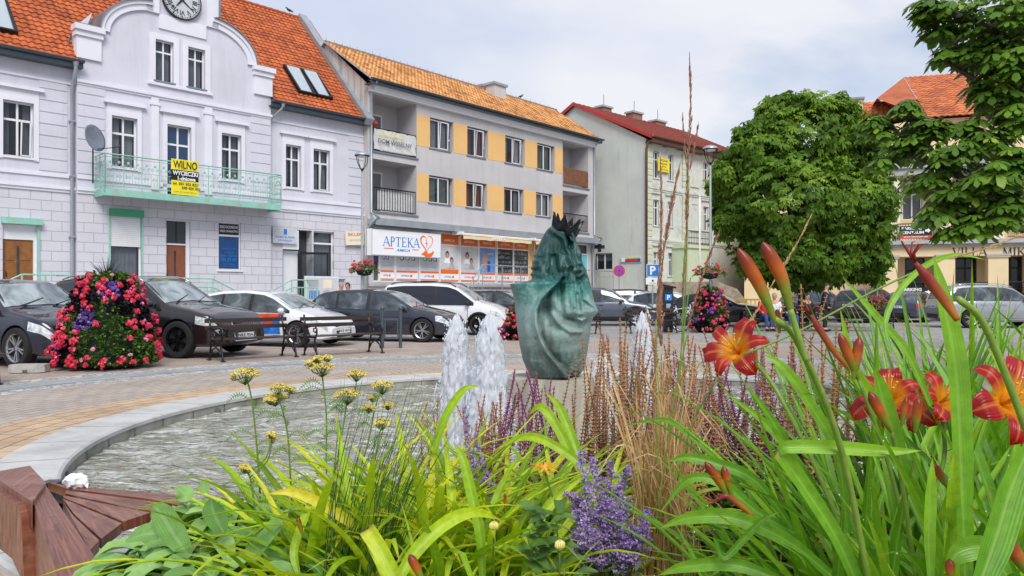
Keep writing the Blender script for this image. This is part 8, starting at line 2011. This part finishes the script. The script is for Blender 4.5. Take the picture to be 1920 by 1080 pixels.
hero(mb, [(1400, 1000), (1390, 930), (1348, 864), (1291, 814), (1244, 787), (1165, 800)], .018, (1.75, 1.9), .3)
hero(mb, [(1530, 1000), (1490, 880), (1455, 800), (1400, 720)], .022, (1.6, 1.65), .3)
hero(mb, [(1560, 960), (1490, 860), (1430, 790), (1358, 735)], .018, (1.6, 1.65), .5)
hero(mb, [(1590, 1000), (1570, 850), (1520, 760), (1470, 690), (1430, 665)], .022, (1.4, 1.45), .6)
hero(mb, [(1900, 900), (1905, 780), (1880, 690), (1850, 650)], .026, (1.3, 1.3), .8)
hero(mb, [(1700, 900), (1660, 760), (1640, 690)], .028, (1.25, 1.25), .5)
hero(mb, [(1745, 1090), (1742, 1000), (1745, 920), (1748, 858)], .016, (1.0, 1.0), .7)
hero(mb, [(1890, 1080), (1850, 1030), (1800, 1035), (1770, 1075)], .030, (1.0, 1.0), .5)
hero(mb, [(1340, 1010), (1358, 1045), (1395, 1010), (1430, 975), (1460, 960)], .012, (1.3, 1.3), .3)
mb.build('long_leaves', 'lily_green', RL, smooth=True)
def lily_flower(px, py, Y, axis, size, seed, label=None, open_=1.0, parent=RL):
 rng = random.Random(seed); c = pt(px, py, Y); a = Vector(axis).normalized(); u = a.cross(Vector((.1, .2, 1))).normalized(); v = a.cross(u); mb = MB(); q0 = rng.uniform(0, 1)
 for k in range(6):
  wide = k % 2 == 0; q = q0+k*math.pi/3+rng.uniform(-.12, .12); d = u*math.cos(q)+v*math.sin(q); L_ = size*(1.0 if wide else .96)*rng.uniform(.93, 1.06); op = open_*rng.uniform(.85, 1.2); rec = rng.uniform(.7, 1.35)
  P = [c-a*L_*.42, c-a*L_*.20+d*L_*.07, c+a*L_*.08+d*L_*.30*op, c+a*L_*.24+d*L_*.62*op, c+a*L_*(.26-.08*rec)+d*L_*.90*op, c+a*L_*(.18-.30*rec)+d*L_*(1.02)*op]
  ww = size*(.70 if wide else .44)
  ribbon(mb, P, ww, 16, .16, hint=a*1.0-d*.5, tint=rng.random(), cross=9, wav=.05 if wide else .03, prof=lambda f: .16+.84*math.sin(min(1, f*1.02)**1.15*math.pi*.93)**.75 if f < .93 else .38*(1-f)/.07+.03, curl=.18)
 fo = mb.build('flower', 'lily_petal', parent, smooth=True)
 mb = MB()
 for k in range(6):
  q = q0+k*math.pi/3+.5; d = u*math.cos(q)+v*math.sin(q); e = c+a*size*.52+d*size*.22+Vector((0, 0, .12))*size; mb.tube([c-a*size*.3, c+a*size*.2+d*size*.06, e], .0011, 5); mb.ball(e, (.003, .0018, .0018), 6)
 mb.build('stamens', 'stamen', fo, smooth=True)
 return c, a
lily_flower(1378, 655, 1.50, (-.55, -.62, .45), .062, 3)
lily_flower(1893, 752, 1.12, (.15, -.85, .45), .066, 8)
lily_flower(1668, 742, 1.32, (-.35, -.6, .55), .058, 5)
lily_flower(1768, 752, 1.40, (.3, -.7, .5), .056, 6)
lily_flower(1720, 765, 1.46, (-.7, -.3, .4), .050, 9)
def bud(tip, base, Y, w, parent=RL, curve=0, mat='bud', name='bud', Yb=None):
 a, b_ = pt(*base, Yb or Y), pt(*tip, Y); mid_ = (a+b_)/2+Vector((curve, 0, 0)); C_ = crv([a, mid_, b_], 14); mb = MB(); rows = []; dat = []
 k = 10
 for i, p in enumerate(C_):
  f = i/14; t_ = (C_[min(i+1, 14)]-C_[max(0, i-1)]).normalized(); u = t_.cross(Vector((0, 1, 0))).normalized(); v = t_.cross(u); r = w*(.34+.66*math.sin(min(1, f*1.15)*math.pi*.62))*(1 if f < .8 else (1-((f-.8)/.2)**2*.8))
  rows.append([tuple(p+u*r*(1+.10*math.cos(3*2*math.pi*j/k))*math.cos(2*math.pi*j/k)+v*r*math.sin(2*math.pi*j/k)) for j in range(k)]); dat += [(.5, f, .3)]*k
 mb.grid(rows, close=True, dat=dat); mb.build(name, mat, parent, smooth=True)
bud((1384, 466), (1452, 600), .98, .0085, curve=.004); bud((1430, 454), (1482, 582), .98, .0088, curve=.006); bud((1456, 580), (1462, 625), 1.0, .004)
bud((1574, 625), (1610, 712), 1.25, .008); bud((1612, 632), (1600, 712), 1.25, .008); bud((1630, 735), (1672, 810), 1.15, .008); bud((1722, 745), (1716, 810), 1.2, .007); bud((1700, 745), (1690, 800), 1.25, .005)
bud((1322, 866), (1366, 935), 1.35, .008, curve=.004); bud((1356, 874), (1372, 930), 1.35, .007); bud((558, 970), (568, 1006), 1.9, .006, parent=lily_mid); bud((768, 1040), (796, 1092), 1.5, .009, parent=lily_mid); bud((947, 925), (948, 962), 2.0, .004, parent=lily_mid)
bud((1888, 1010), (1925, 1075), .9, .008); bud((1780, 1048), (1782, 1090), 1.0, .006); bud((1415, 650), (1420, 690), 1.4, .004); bud((1748, 868), (1778, 915), 1.1, .006)
leafmat('spent', [(0, (.55, .20, .03)), (1, (.60, .25, .04))], along=[('MIX', [(.15, 0, (.35, .04, .035)), (.75, 1, None)])], rough=.4, transl=.3)
def spent(path, Y, w, parent=RL):
 C_ = crv([pt(x, y, Y) for x, y in path], 16); mb = MB(); n = 16
 rr = [w*(.55+.45*math.sin(i/n*2.6)) *(1 if i < 12 else 1-.55*(i-12)/4) for i in range(n+1)]
 o0 = len(mb.v); mb.tube(C_, rr, 8); mb.d = [(.5, (i//8)/n, .5) for i in range(len(mb.v))]
 e = C_[-1]; t_ = (C_[-1]-C_[-3]).normalized()
 for k in range(6):
  d = Vector((random.uniform(-1, 1), random.uniform(-1, 1), random.uniform(-.3, 1))).normalized(); mb.tube([e, e+t_*w*1.4+d*w*.8, e+t_*w*2.0+d*w*2.6, e+t_*w*1.5+d*w*3.4], [w*.28, w*.2, w*.16, w*.05], 5, dat=(.5, .9, .5))
 mb.build('spent_flower', 'spent', parent, smooth=True)
spent([(1795, 600), (1772, 565), (1742, 525), (1716, 492)], 1.0, .0075); spent([(1600, 700), (1565, 660), (1535, 615), (1520, 590)], 1.3, .006); spent([(1412, 968), (1385, 945), (1362, 930), (1345, 938)], 1.35, .006)
mb = MB()
mb.d = []
def stem(mb, path, Y, w0, w1=None, t=.5):
 C_ = crv([pt(x, y, yy) for (x, y), yy in zip(path, np.linspace(Y[0], Y[1], len(path)))], 14); mb.tube(C_, [w0+((w1 or w0)-w0)*i/14 for i in range(15)], 8, dat=(t, .5, .5))
stem(mb, [(1640, 1150), (1600, 940), (1571, 821), (1540, 735), (1509, 669), (1485, 623), (1452, 598)], (1.15, .98), .0050, .0042, .9); stem(mb, [(1512, 676), (1500, 640), (1482, 580)], (.99, .98), .0040, .0040, .9)
stem(mb, [(1620, 1100), (1540, 900), (1466, 750), (1431, 697), (1402, 672)], (1.35, 1.50), .0048, .0036, .8); stem(mb, [(1960, 900), (1900, 740), (1860, 640), (1833, 590), (1796, 560)], (1.05, 1.0), .0055, .0045, .9)
stem(mb, [(1720, 1100), (1690, 900), (1672, 810)], (1.2, 1.15), .004, .003, .6); stem(mb, [(1700, 1000), (1660, 850), (1610, 712)], (1.25, 1.25), .004, .003, .6); stem(mb, [(1470, 1090), (1440, 1010), (1412, 968), (1366, 935)], (1.35, 1.35), .004, .003, .4); stem(mb, [(1960, 980), (1925, 850), (1900, 790)], (1.15, 1.18), .005, .004, .5); stem(mb, [(1740, 960), (1770, 860), (1768, 790)], (1.4, 1.42), .004, .004, .5)
mb.build('stem', 'stem_green', RL, smooth=True)
mb = MB(); rgd = random.Random(3)
for P in TP:
 for _ in range(2):
  f = rgd.uniform(.45, .98)*7; k = int(f); p = P[k].lerp(P[min(k+1, 7)], f-k); r = rgd.uniform(.0008, .0016); mb.ball(p+Vector((rgd.uniform(-.006, .006), -.001, .002)), (r*1.3, r, r), 6)
tag(mb.build('rain_drops', 'drop', RL, smooth=True), kind='stuff')
# ---- yarrow ----
def yarrow(stem_path, heads, Y, label, seed, leaves=6):
 rng = random.Random(seed); o = thing('yarrow', label, 'plant', (0, 0, 0), 0, 'yellow yarrows in the flower bed'); C_ = crv([pt(x, y, Y) for x, y in stem_path], 18)
 mb = MB(); mb.tube(C_, [.0034-.0012*i/18 for i in range(19)], 6, dat=(.4, .5, .5))
 hd = []
 for (hx, hy, hw) in heads:
  h = pt(hx, hy, Y+rng.uniform(-.04, .04)); w_ = hw/FPX*Y/2
  start = C_[-1] if abs(h.x-C_[-1].x) < .05 else min(C_, key=lambda p: abs((h.z-p.z)-abs(h.x-p.x)*1.6))
  j = h-Vector((0, 0, w_*1.1)); mb.tube(crv([start, (start+j)/2+Vector(((j.x-start.x)*.25, 0, -.005)), j], 6), .0018, 5, dat=(.5, .5, .5))
  g = MB(); n = int(60+w_*2600)
  for i in range(n):
   r = w_*math.sqrt((i+.5)/n)*rng.uniform(.92, 1.05); q = i*2.39996; cp = h+Vector((r*math.cos(q), r*math.sin(q)*.9, -.35*r*r/w_+rng.gauss(0, .0018)+.004*math.sin(q*3))); rr = rng.uniform(.0026, .0042)
   g.ball(cp, (rr, rr, rr*.8), 5, dat=(rng.random(), .3, .3))
   if i % 6 == 0: mb.tube([j, j.lerp(cp, .55)+Vector((0, 0, -.004)), cp], .0009, 3, dat=(.6, .5, .5))
  g.build('flower_head', 'yarrow_yellow', o, smooth=True)
 mb.build('stem', 'stem_green', o, smooth=True)
 lf = MB()       # feathery leaves
 for i in range(leaves):
  p = C_[int(3+12*i/leaves)]; q = rng.uniform(0, 6.28) if i % 2 else rng.choice((-.3, 3.4)); L_ = rng.uniform(.05, .10); d = Vector((math.cos(q), math.sin(q)*.5, rng.uniform(.1, .5))).normalized()
  P = crv([p, p+d*L_*.5+Vector((0, 0, .012)), p+d*L_+Vector((0, 0, -L_*.35))], 12); lf.tube(P, .0009, 3, dat=(.3, .5, .5))
  for k, pp in enumerate(P[1:]):
   t_ = (P[min(k+2, 12)]-P[k]).normalized(); s_ = t_.cross(Vector((0, -1, .3))).normalized(); ll = .013*math.sin(math.pi*(k+1)/13.5)+.002
   for sg in (-1, 1): e = pp+(s_*sg+t_*.5)*ll; lf.add([pp, pp+t_*.0035, e], [(0, 1, 2)], 0, [(.3, .5, .5)]*3)
 for k in range(14):
  p = C_[0]+(C_[3]-C_[0])*rng.random(); q = rng.uniform(0, 6.28); L_ = rng.uniform(.06, .13); d = Vector((math.cos(q), math.sin(q), rng.uniform(.3, 1.4))).normalized(); P = crv([p, p+d*L_*.6, p+d*L_+Vector((0, 0, -.02))], 10)
  lf.tube(P, .0009, 3, dat=(.5, .5, .5))
  for kk, pp in enumerate(P[1:]):
   t_ = (P[min(kk+2, 10)]-P[kk]).normalized(); s_ = t_.cross(Vector((.2, -1, .3))).normalized(); ll = .013*math.sin(math.pi*(kk+1)/11.5)+.002
   for sg in (-1, 1): e = pp+(s_*sg+t_*.5)*ll; lf.add([pp, pp+t_*.0035, e], [(0, 1, 2)], 0, [(.5, .5, .5)]*3)
 lf.build('leaves', 'stem_green', o); return o
yarrow([(492, 1010), (486, 900), (480, 820), (472, 750), (462, 706)], [(460, 692, 54), (437, 708, 8)], 2.45, 'yarrow with one broad flat yellow head, leftmost of the yarrows', 1, 9)
yarrow([(552, 1010), (545, 900), (540, 820), (530, 770), (522, 748)], [(516, 738, 44), (522, 722, 34), (545, 727, 20), (506, 746, 24)], 2.5, 'yarrow with a cluster of small yellow heads, second from the left', 2, 8)
yarrow([(618, 1010), (612, 880), (612, 780), (606, 720), (604, 700)], [(604, 682, 46), (583, 678, 26), (613, 668, 22), (596, 670, 20)], 2.55, 'tallest yarrow with three stacked yellow heads', 3, 10)
yarrow([(600, 1010), (625, 900), (640, 820), (648, 770), (651, 748)], [(652, 732, 50), (668, 696, 36)], 2.45, 'yarrow with one low wide head and one higher small head', 4, 8)
yarrow([(640, 1020), (670, 900), (690, 830), (702, 770), (712, 738)], [(717, 716, 44), (699, 744, 20), (691, 761, 26), (727, 757, 22)], 2.6, 'yarrow with a tilted yellow head and three small ones, near the first water jet', 5, 7)
yarrow([(670, 1020), (690, 930), (705, 850), (714, 800)], [(716, 788, 34)], 2.4, 'short yarrow with one yellow head just above the golden lily leaves', 6, 4)
yarrow([(480, 1010), (478, 960), (470, 900), (462, 884)], [(458, 874, 22), (508, 812, 18), (510, 822, 14)], 2.3, 'low yarrow with small drooping heads close to the silver leaves', 7, 5)
# ---- woolly silver leaves ----
LE = thing('lamb_ear', 'mat of big woolly silver green leaves beside the wooden bench', 'plant', (0, 0, 0)); mb = MB(); rl = random.Random(12)
def ov(f): return math.sin(math.pi*min(1, f*.97+.02)**.82)**.8*.98+.04
def lemap(px, py): f = min(1, max(0, (py-915)/165)); return 2.55-.62*f
le_top = [(225, 1050), (250, 1010), (285, 985), (315, 960), (340, 928), (385, 912), (450, 925), (520, 945), (560, 960)]
for i in range(620):
 px = rl.uniform(232, 560); yt = float(np.interp(px, [a for a, _ in le_top], [b for _, b in le_top])); py = yt+18+(1130-yt)*rl.random(); Y = lemap(px, py)+rl.uniform(-.05, .05)
 p = pt(px, py, Y)+Vector((0, .02, -.05-(.16*rl.random() if i % 3 == 0 else 0))); q = rl.uniform(0, 6.28) if rl.random() < .4 else rl.gauss(-1.6, 1.0); L_ = rl.uniform(.10, .18); up_ = rl.uniform(.05, 1.15)
 d = Vector((math.cos(q), math.sin(q), 0)); P = [p, p+d*L_*.35+Vector((0, 0, L_*.35*up_+.01)), p+d*L_*.72+Vector((0, 0, L_*.42*up_)), p+d*L_+Vector((0, 0, L_*(.3*up_-.18)))]
 ribbon(mb, P, L_*rl.uniform(.36, .48), 9, .20, hint=Vector((0, 0, 1))-d*.3, tint=rl.random(), prof=ov, cross=7, wav=.03)
for path, w_ in (([(355, 1045), (325, 1000), (300, 960), (288, 948)], .062), ([(385, 925), (382, 912), (380, 903)], .03), ([(310, 1000), (270, 1000), (235, 1015)], .055), ([(460, 1080), (480, 1030), (520, 985), (536, 968)], .06), ([(350, 940), (345, 925), (332, 912)], .045), ([(420, 1000), (400, 960), (395, 935)], .055)):
 hero(mb, path, w_, (2.0, 2.0), rl.random(), prof=ov, cross=7, fold=.18, hint=Vector((0, -.6, .8)))
mb.build('leaves', 'lamb_ear', LE, smooth=True)
# ---- thin grass ----
TG = thing('thin_grass', 'tuft of thin dark green grass stems leaning right in front of the left water jet', 'grass', (0, 0, 0)); mb = MB(); rl = random.Random(6)
for i in range(95):
 bx = rl.uniform(600, 730); tx = bx+rl.uniform(20, 150); ty = rl.uniform(700, 900); Y = rl.uniform(1.85, 2.15); L_ = [pt(bx, 1120, Y), pt(bx+(tx-bx)*.35, 1120+(ty-1120)*.5, Y), pt(tx, ty, Y)]; mb.tube(crv(L_, 7), [.0016*(1-i_/8.5) for i_ in range(8)], 4, dat=(rl.random(), .5, .5))
mb.build('stems', 'thin_green', TG, smooth=True)
# ---- salvia spikes ----
def spike(mb, base, top, rng, tint, whorls, rad, stemr=.0018, lower=.35):
 b_, t_ = Vector(base), Vector(top); mid_ = (b_+t_)/2+Vector((rng.gauss(0, .02), rng.gauss(0, .02), 0)); C_ = crv([b_, mid_, t_], whorls); mb.tube(C_[::2] if whorls % 2 == 0 else C_, stemr, 4, dat=(max(0, tint-.25), .4, .5))
 for i in range(int(whorls*lower), whorls):
  f = (i-whorls*lower)/(whorls*(1-lower)); r = rad*(1.05-.6*f); p = C_[i]
  q0 = rng.uniform(0, 6)
  for k in range(6):
   if rng.random() < .12: continue
   q = q0+k*1.047; d = Vector((math.cos(q), math.sin(q), .55)).normalized(); s_ = d.cross(Vector((0, 0, 1))).normalized(); l = r*rng.uniform(.8, 1.25); tn = min(1, max(0, tint+rng.gauss(0, .08)))
   mb.add([p, p+d*l*.6+s_*l*.28, p+d*l, p+d*l*.6-s_*l*.28, p+d*l*.6+Vector((0, 0, l*.3))], [(0, 1, 4), (1, 2, 4), (2, 3, 4), (3, 0, 4)], 0, [(tn, .5, .5)]*5)
def salvia(pxc, Y, n, spread, tops, tint, label, seed):
 rng = random.Random(seed); X = (pxc-960)/FPX*Y; o = thing('salvia', label, 'plant', (0, 0, 0), 0, 'brown and purple salvias between bed and fountain'); mb = MB(); lf = MB()
 for i in range(int(n*1.9)):
  px = pxc+rng.uniform(-spread, spread); yt = rng.uniform(tops[0]-8, tops[1]+45); YY_ = Y+rng.uniform(-.2, .2); tp__ = pt(px, yt, YY_); bs = Vector((X+(tp__.x-X)*.2+rng.gauss(0, .10), YY_+rng.gauss(0, .05), BZ)); L_ = (tp__-bs).length
  spike(mb, bs, tp__, rng, rng.uniform(*tint), int(L_/.0150), .0185, lower=.36, stemr=.0022)
  for k in range(10):
   f = rng.uniform(.05, .5); p = bs.lerp(tp__, f); leaflets(lf, p, 2, .045, rng, .6)
 mb.build('flower_spikes', 'salvia', o); lf.build('leaves', 'under_leaf', o)
SV = [(810, 2.75, 5, 28, (745, 800), (.0, .2), 'brown faded salvia in front of the left water jet'), (890, 2.8, 9, 35, (735, 800), (.05, .45), 'brownish salvia in front of the broad water jet'), (935, 2.9, 8, 22, (710, 790), (.2, .5), 'reddish brown salvia between broad jet and pedestal'), (990, 2.9, 9, 28, (700, 725), (.5, .8), 'wine red salvia spikes in front of the left half of the pedestal'), (1015, 3.0, 6, 30, (700, 760), (.5, .95), 'wine red and violet salvia in front of the pedestal'), (1055, 3.1, 5, 24, (690, 800), (.3, .6), 'sparse salvia in front of the right half of the pedestal'),
(1110, 3.0, 8, 36, (625, 700), (.0, .2), 'tall brown salvia spikes right of the statue'), (1160, 3.0, 10, 40, (610, 700), (.0, .3), 'tall light brown salvia in front of the low right jet'), (1195, 2.8, 9, 35, (590, 720), (.0, .35), 'tall brown salvia in front of the right water jet'), (1290, 2.9, 12, 40, (610, 720), (.0, .4), 'dense brown salvia just right of the dry grass'), (1265, 3.2, 10, 40, (640, 720), (.5, .95), 'purple salvia behind the dry grass'), (1345, 3.2, 12, 40, (650, 720), (.2, .8), 'reddish salvia under the first red lily flower'),
(1400, 3.3, 12, 40, (660, 740), (.45, .8), 'wine red salvia right of the first red lily flower'), (1450, 3.2, 12, 45, (640, 740), (.3, .75), 'dark red salvia in the right middle of the bed'), (1520, 3.0, 10, 45, (620, 740), (.1, .75), 'red brown salvia behind the lily stems'), (1590, 3.0, 8, 45, (640, 760), (.1, .6), 'brown salvia behind the tall lily leaves'), (1490, 1.9, 2, 18, (500, 515), (.0, .1), 'tall beige seeded salvia spikes beside the lily buds'), (1560, 2.6, 5, 40, (560, 640), (.0, .3), 'tall brown salvia right of the lily buds'), (1650, 3.0, 6, 40, (680, 760), (.2, .6), 'reddish salvia behind the left lily leaves of the right clump'), (1225, 2.6, 5, 25, (570, 650), (.0, .1), 'pale brown salvia left of the tall grass stalks'), (1470, 3.6, 12, 60, (720, 790), (.3, .8), 'low wine red salvia near the basin rim on the right'), (1370, 3.6, 12, 60, (720, 800), (.3, .8), 'low wine red salvia near the basin rim in the middle')]
for i, (a, b_, c, d, e, f, lab) in enumerate(SV): salvia(a, b_, c, d, e, f, lab, 100+i)
# ---- undergrowth ----
mb = MB(); rl = random.Random(77)
for i in range(3600):
 Y = rl.uniform(1.5, 3.9); X = rl.uniform(-.55, 2.9);
 if (X-1.1)**2+(Y-1.2)**2 > 2.95**2 : continue
 if X < .1 and Y > 3: continue
 leaflets(mb, (X, Y, BZ+rl.random()**1.3*(.30 if Y > 2.2 else .22)), 3, .055, rl, .7)
tag(mb.build('ground_cover', 'under_leaf', None), kind='stuff')
# ---- dry ornamental grass ----
DG = thing('dry_grass', 'tall straw coloured ornamental grass with feathery seed stalks in the middle of the bed', 'grass', (0, 0, 0)); mb = MB(); rl = random.Random(31)
bx_, by_ = pt(1248, 1000, 2.1).x, 2.1
for i in range(240):
 tx = rl.gauss(1245, 36); ty = rl.uniform(660, 960); Y = 2.1+rl.uniform(-.14, .14); t_ = pt(tx, ty, Y); b_ = Vector((bx_+rl.gauss(0, .045), by_+rl.gauss(0, .045), BZ)); lean = (t_.x-b_.x)
 over = rl.random() < .45
 P = [b_, Vector((b_.x+lean*.3, (b_.y+Y)/2, b_.z+(t_.z-b_.z)*.6)), t_]
 if over: P.append(t_+Vector((rl.choice((-1, 1, 1))*rl.uniform(.05, .14), rl.uniform(-.05, .05), -rl.uniform(.03, .22))))
 ribbon(mb, P, rl.uniform(.002, .0045), 9, .2, tint=rl.random(), cross=3)
for i in range(26):
 tx = rl.uniform(1130, 1340); ty = rl.uniform(660, 860); P = [Vector((bx_+rl.gauss(0, .04), by_, BZ)), pt((tx+1248)/2, 900, 2.1), pt(tx, ty, 2.1)]; P.append(P[-1]+Vector((rl.choice((-1, 1))*.08, 0, -.12))); ribbon(mb, P, .0045, 10, .2, tint=rl.random(), cross=3)
mb.build('blades', 'straw', DG, smooth=True)
def seedhead(path, Y, wid, rng, parent, mat='seedhead', stemlen=None, dens=1.0, tint=(0, 1), green=False):
 C_ = crv([pt(x, y, Y) for x, y in path], 40); mb = MB(); mb.tube(C_, .0012, 5, dat=(.3, .5, .5)); w_ = wid/FPX*Y
 for i in range(int(260*dens)):
  f = rng.random(); k = min(39, int(f*40)); p = C_[k].lerp(C_[k+1], f*40-k); t_ = (C_[k+1]-C_[k]).normalized(); rr = w_*math.sin(math.pi*min(1, f*.9+.1))**.7*rng.uniform(.2, 1)*(.75+.35*math.sin(f*23)); q = rng.uniform(0, 6.28); u = t_.cross(Vector((0, 1, 0))).normalized(); v = t_.cross(u); d = (u*math.cos(q)+v*math.sin(q))
  a = p+d*rr*.25; e = p+d*rr+t_*w_*1.6*rng.uniform(.7, 1.3); s_ = (e-a).cross(Vector((0, -1, 0))).normalized()*w_*.13; tn = rng.uniform(*tint)
  mb.add([a, (a+e)/2+s_, e, (a+e)/2-s_], [(0, 1, 2), (0, 2, 3)], 0, [(tn, .5, .5)]*4)
 mb.build('seed_head', mat, parent)
sr = random.Random(4)
seedhead([(1280, 560), (1287, 430), (1290, 300), (1295, 200), (1293, 108)], 2.1, 7, sr, DG, dens=1.5); seedhead([(1290, 330), (1283, 270), (1280, 215)], 2.1, 5, sr, DG, dens=.5); seedhead([(1293, 320), (1303, 270), (1309, 235)], 2.1, 5, sr, DG, dens=.5)
seedhead([(1232, 580), (1238, 480), (1240, 400), (1238, 300)], 2.0, 7, sr, DG, dens=1.3); seedhead([(1234, 560), (1248, 450), (1262, 370), (1274, 312)], 2.0, 7, sr, DG, dens=1.2); seedhead([(1288, 620), (1310, 540), (1330, 480), (1347, 438)], 1.9, 6, sr, DG, dens=.9)
seedhead([(1240, 650), (1236, 600), (1240, 540)], 2.1, 10, sr, DG, dens=.8)
seedhead([(1340, 720), (1385, 640), (1450, 530), (1495, 455), (1519, 408)], 1.5, 5, sr, DG, 'straw', dens=1.2, tint=(.6, 1))
seedhead([(1985, 425), (1920, 440), (1860, 462), (1790, 482)], 1.1, 5, sr, RL2, 'straw', dens=1.0, tint=(.5, 1))
mb = MB();
for P, Y in (([(1262, 1050), (1270, 800), (1280, 600), (1285, 440)], 2.1), ([(1235, 1000), (1230, 800), (1230, 600)], 2.0), ([(1230, 1000), (1262, 760), (1290, 620)], 1.95), ([(1270, 900), (1300, 790), (1345, 710)], 1.6), ([(1395, 665), (1500, 620), (1640, 545), (1790, 476)], 1.3), ([(1226, 900), (1262, 760), (1295, 520)], 2.1), ([(1270, 1000), (1280, 700), (1292, 330)], 2.12)): mb.tube(crv([pt(x, y, Y) for x, y in P], 12), .0018, 6, dat=(.6, .5, .5))
mb.build('stalks', 'stem_green', DG, smooth=True)
# ---- purple sage ----
def sage(stems, Y, base, label, seed, dense=1.0):
 rng = random.Random(seed); o = thing('purple_sage', label, 'plant', (0, 0, 0), 0, 'violet sages in the bed'); mb = MB(); st2 = MB(); lf = MB()
 for path in stems:
  C_ = crv([base+Vector((rng.gauss(0, .02), rng.gauss(0, .02), 0))]+[pt(x, y, Y+rng.uniform(-.05, .05)) for x, y in path], 34); st2.tube(C_[::2], .0016, 5, dat=(.5, .5, .5))
  for i in range(12, 34):
   f = (i-12)/22; p = C_[i]
   for k in range(3 if f < .6 else 2):       # side twiglets carrying florets
    q = rng.uniform(0, 6.28); l = .038*(1-.75*f)*dense; e = p+Vector((math.cos(q)*l, math.sin(q)*l, l*.55)); st2.tube([p, e], .0006, 3, dat=(.4, .5, .5))
    for m_ in range(5):
     c = p.lerp(e, (m_+1)/5)
     for _ in range(4):
      d = Vector((rng.gauss(0, 1), rng.gauss(0, 1), rng.gauss(.2, 1))).normalized(); s_ = d.orthogonal().normalized(); ll = rng.uniform(.0045, .0085); mb.add([c, c+d*ll*.6+s_*ll*.35, c+d*ll, c+d*ll*.6-s_*ll*.35], [(0, 1, 2), (0, 2, 3)], 0, [(min(1, rng.random()), .5, .5)]*4)
  for i in range(2, 14):
   for _ in range(2): leaflets(lf, C_[i], 1, .035, rng, .4)
 st2.build('stem', 'sage_stem', o); mb.build('florets', 'sage_purple', o); lf.build('leaves', 'sage_stem', o)
sb_ = pt(1130, 1150, 1.9); sb_.z = BZ
sage([[(1110, 1060), (1098, 940), (1090, 842)], [(1130, 1060), (1122, 950), (1110, 855)], [(1140, 1060), (1142, 960), (1150, 862)], [(1160, 1070), (1165, 960), (1180, 872)], [(1100, 1060), (1085, 960), (1064, 925)], [(1115, 1080), (1100, 1020), (1085, 955)], [(1150, 1070), (1152, 990), (1160, 905)], [(1170, 1080), (1180, 1030), (1190, 990)], [(1110, 1080), (1090, 1040), (1078, 1005)], [(1130, 1080), (1128, 1010), (1132, 935)], [(1190, 1070), (1200, 1010), (1212, 955)], [(1165, 1085), (1180, 1050), (1195, 1020)], [(1120, 1090), (1112, 1050), (1120, 1000)]], 1.9, sb_, 'bushy violet sage at the bottom centre beside the dry grass', 1, 1.0)
sb_ = pt(905, 1050, 2.35); sb_.z = BZ
sage([[(900, 960), (885, 860), (868, 757)], [(912, 960), (905, 890), (890, 812)], [(915, 960), (912, 900), (905, 860)]], 2.35, sb_, 'slender violet sage in front of the left water jets', 2, .6)
# ---- orange daisy ----
DA = thing('daisy', 'single orange yellow daisy with narrow drooping petals and green buds', 'plant', (0, 0, 0)); c = pt(1022, 885, 1.9); rl = random.Random(2); mb = MB()
for k in range(13):
 q = 2*math.pi*k/13+rl.uniform(-.1, .1); d = Vector((math.cos(q), math.sin(q), 0)); L_ = rl.uniform(.032, .040); upz = rl.uniform(.25, .8) if math.sin(q) > -.3 else rl.uniform(-.1, .4)
 ribbon(mb, [c+d*.006, c+d*L_*.5+Vector((0, 0, L_*.5*upz+.006)), c+d*L_+Vector((0, 0, L_*(.75*upz)))], .0085, 8, .15, hint=Vector((0, 0, 1))-d*.4, tint=rl.random(), prof=lambda f: math.sin(math.pi*min(1, f*.85+.12))**.6, cross=5)
mb.build('petals', 'daisy_yellow', DA, smooth=True); mb = MB(); mb.ball(c+Vector((0, 0, .004)), (.010, .010, .008), 10, dat=(.2, .3, .3)); mb.build('flower_centre', 'yarrow_yellow', DA, smooth=True)
mb = MB(); stem(mb, [(1050, 1120), (1045, 1000), (1038, 940), (1022, 888)], (1.85, 1.9), .0022)
for bx2, by2, YY2 in ((1014, 972, 1.8), (1050, 1028, 1.65), (926, 992, 1.8), (1058, 1065, 1.6)):
 p = pt(bx2, by2, YY2); mb.tube(crv([Vector((p.x+.02, YY2, p.z-.3)), p-Vector((0, 0, .1)), p], 6), .0024, 6, dat=(.5, .5, .5));
mb.build('stem', 'stem_green', DA, smooth=True)
for bx2, by2, YY2 in ((1014, 972, 1.8), (1050, 1028, 1.65), (926, 992, 1.8)):
 p = pt(bx2, by2, YY2); mb = MB()
 for k in range(14): q = 2*math.pi*k/14; d = Vector((math.cos(q), math.sin(q), 0)); mb.tube([p+d*.003, p+d*.010+Vector((0, 0, .004)), p+d*.009+Vector((0, 0, .012)), p+d*.003+Vector((0, 0, .017))], [.002, .0025, .002, .0012], 4, dat=(1, .3, .3))
 mb.ball(p, (.009, .009, .006), 8, dat=(0, .3, .3)); mb.build('bud', 'yarrow_yellow', DA, smooth=True)
mb = MB()
for i in range(26):
 px, py = rl.uniform(990, 1075), rl.uniform(960, 1090); p = pt(px, py, 1.75); q = rl.uniform(0, 6.28); d = Vector((math.cos(q), math.sin(q)*.6, .5)); L_ = rl.uniform(.05, .09); ribbon(mb, [p, p+d*L_*.5, p+d*L_-Vector((0, 0, L_*.3))], L_*.35, 7, .2, hint=Vector((0, -.4, 1)), tint=rl.uniform(.5, 1), prof=ov, cross=5)
mb.build('leaves', 'under_leaf', DA, smooth=True)
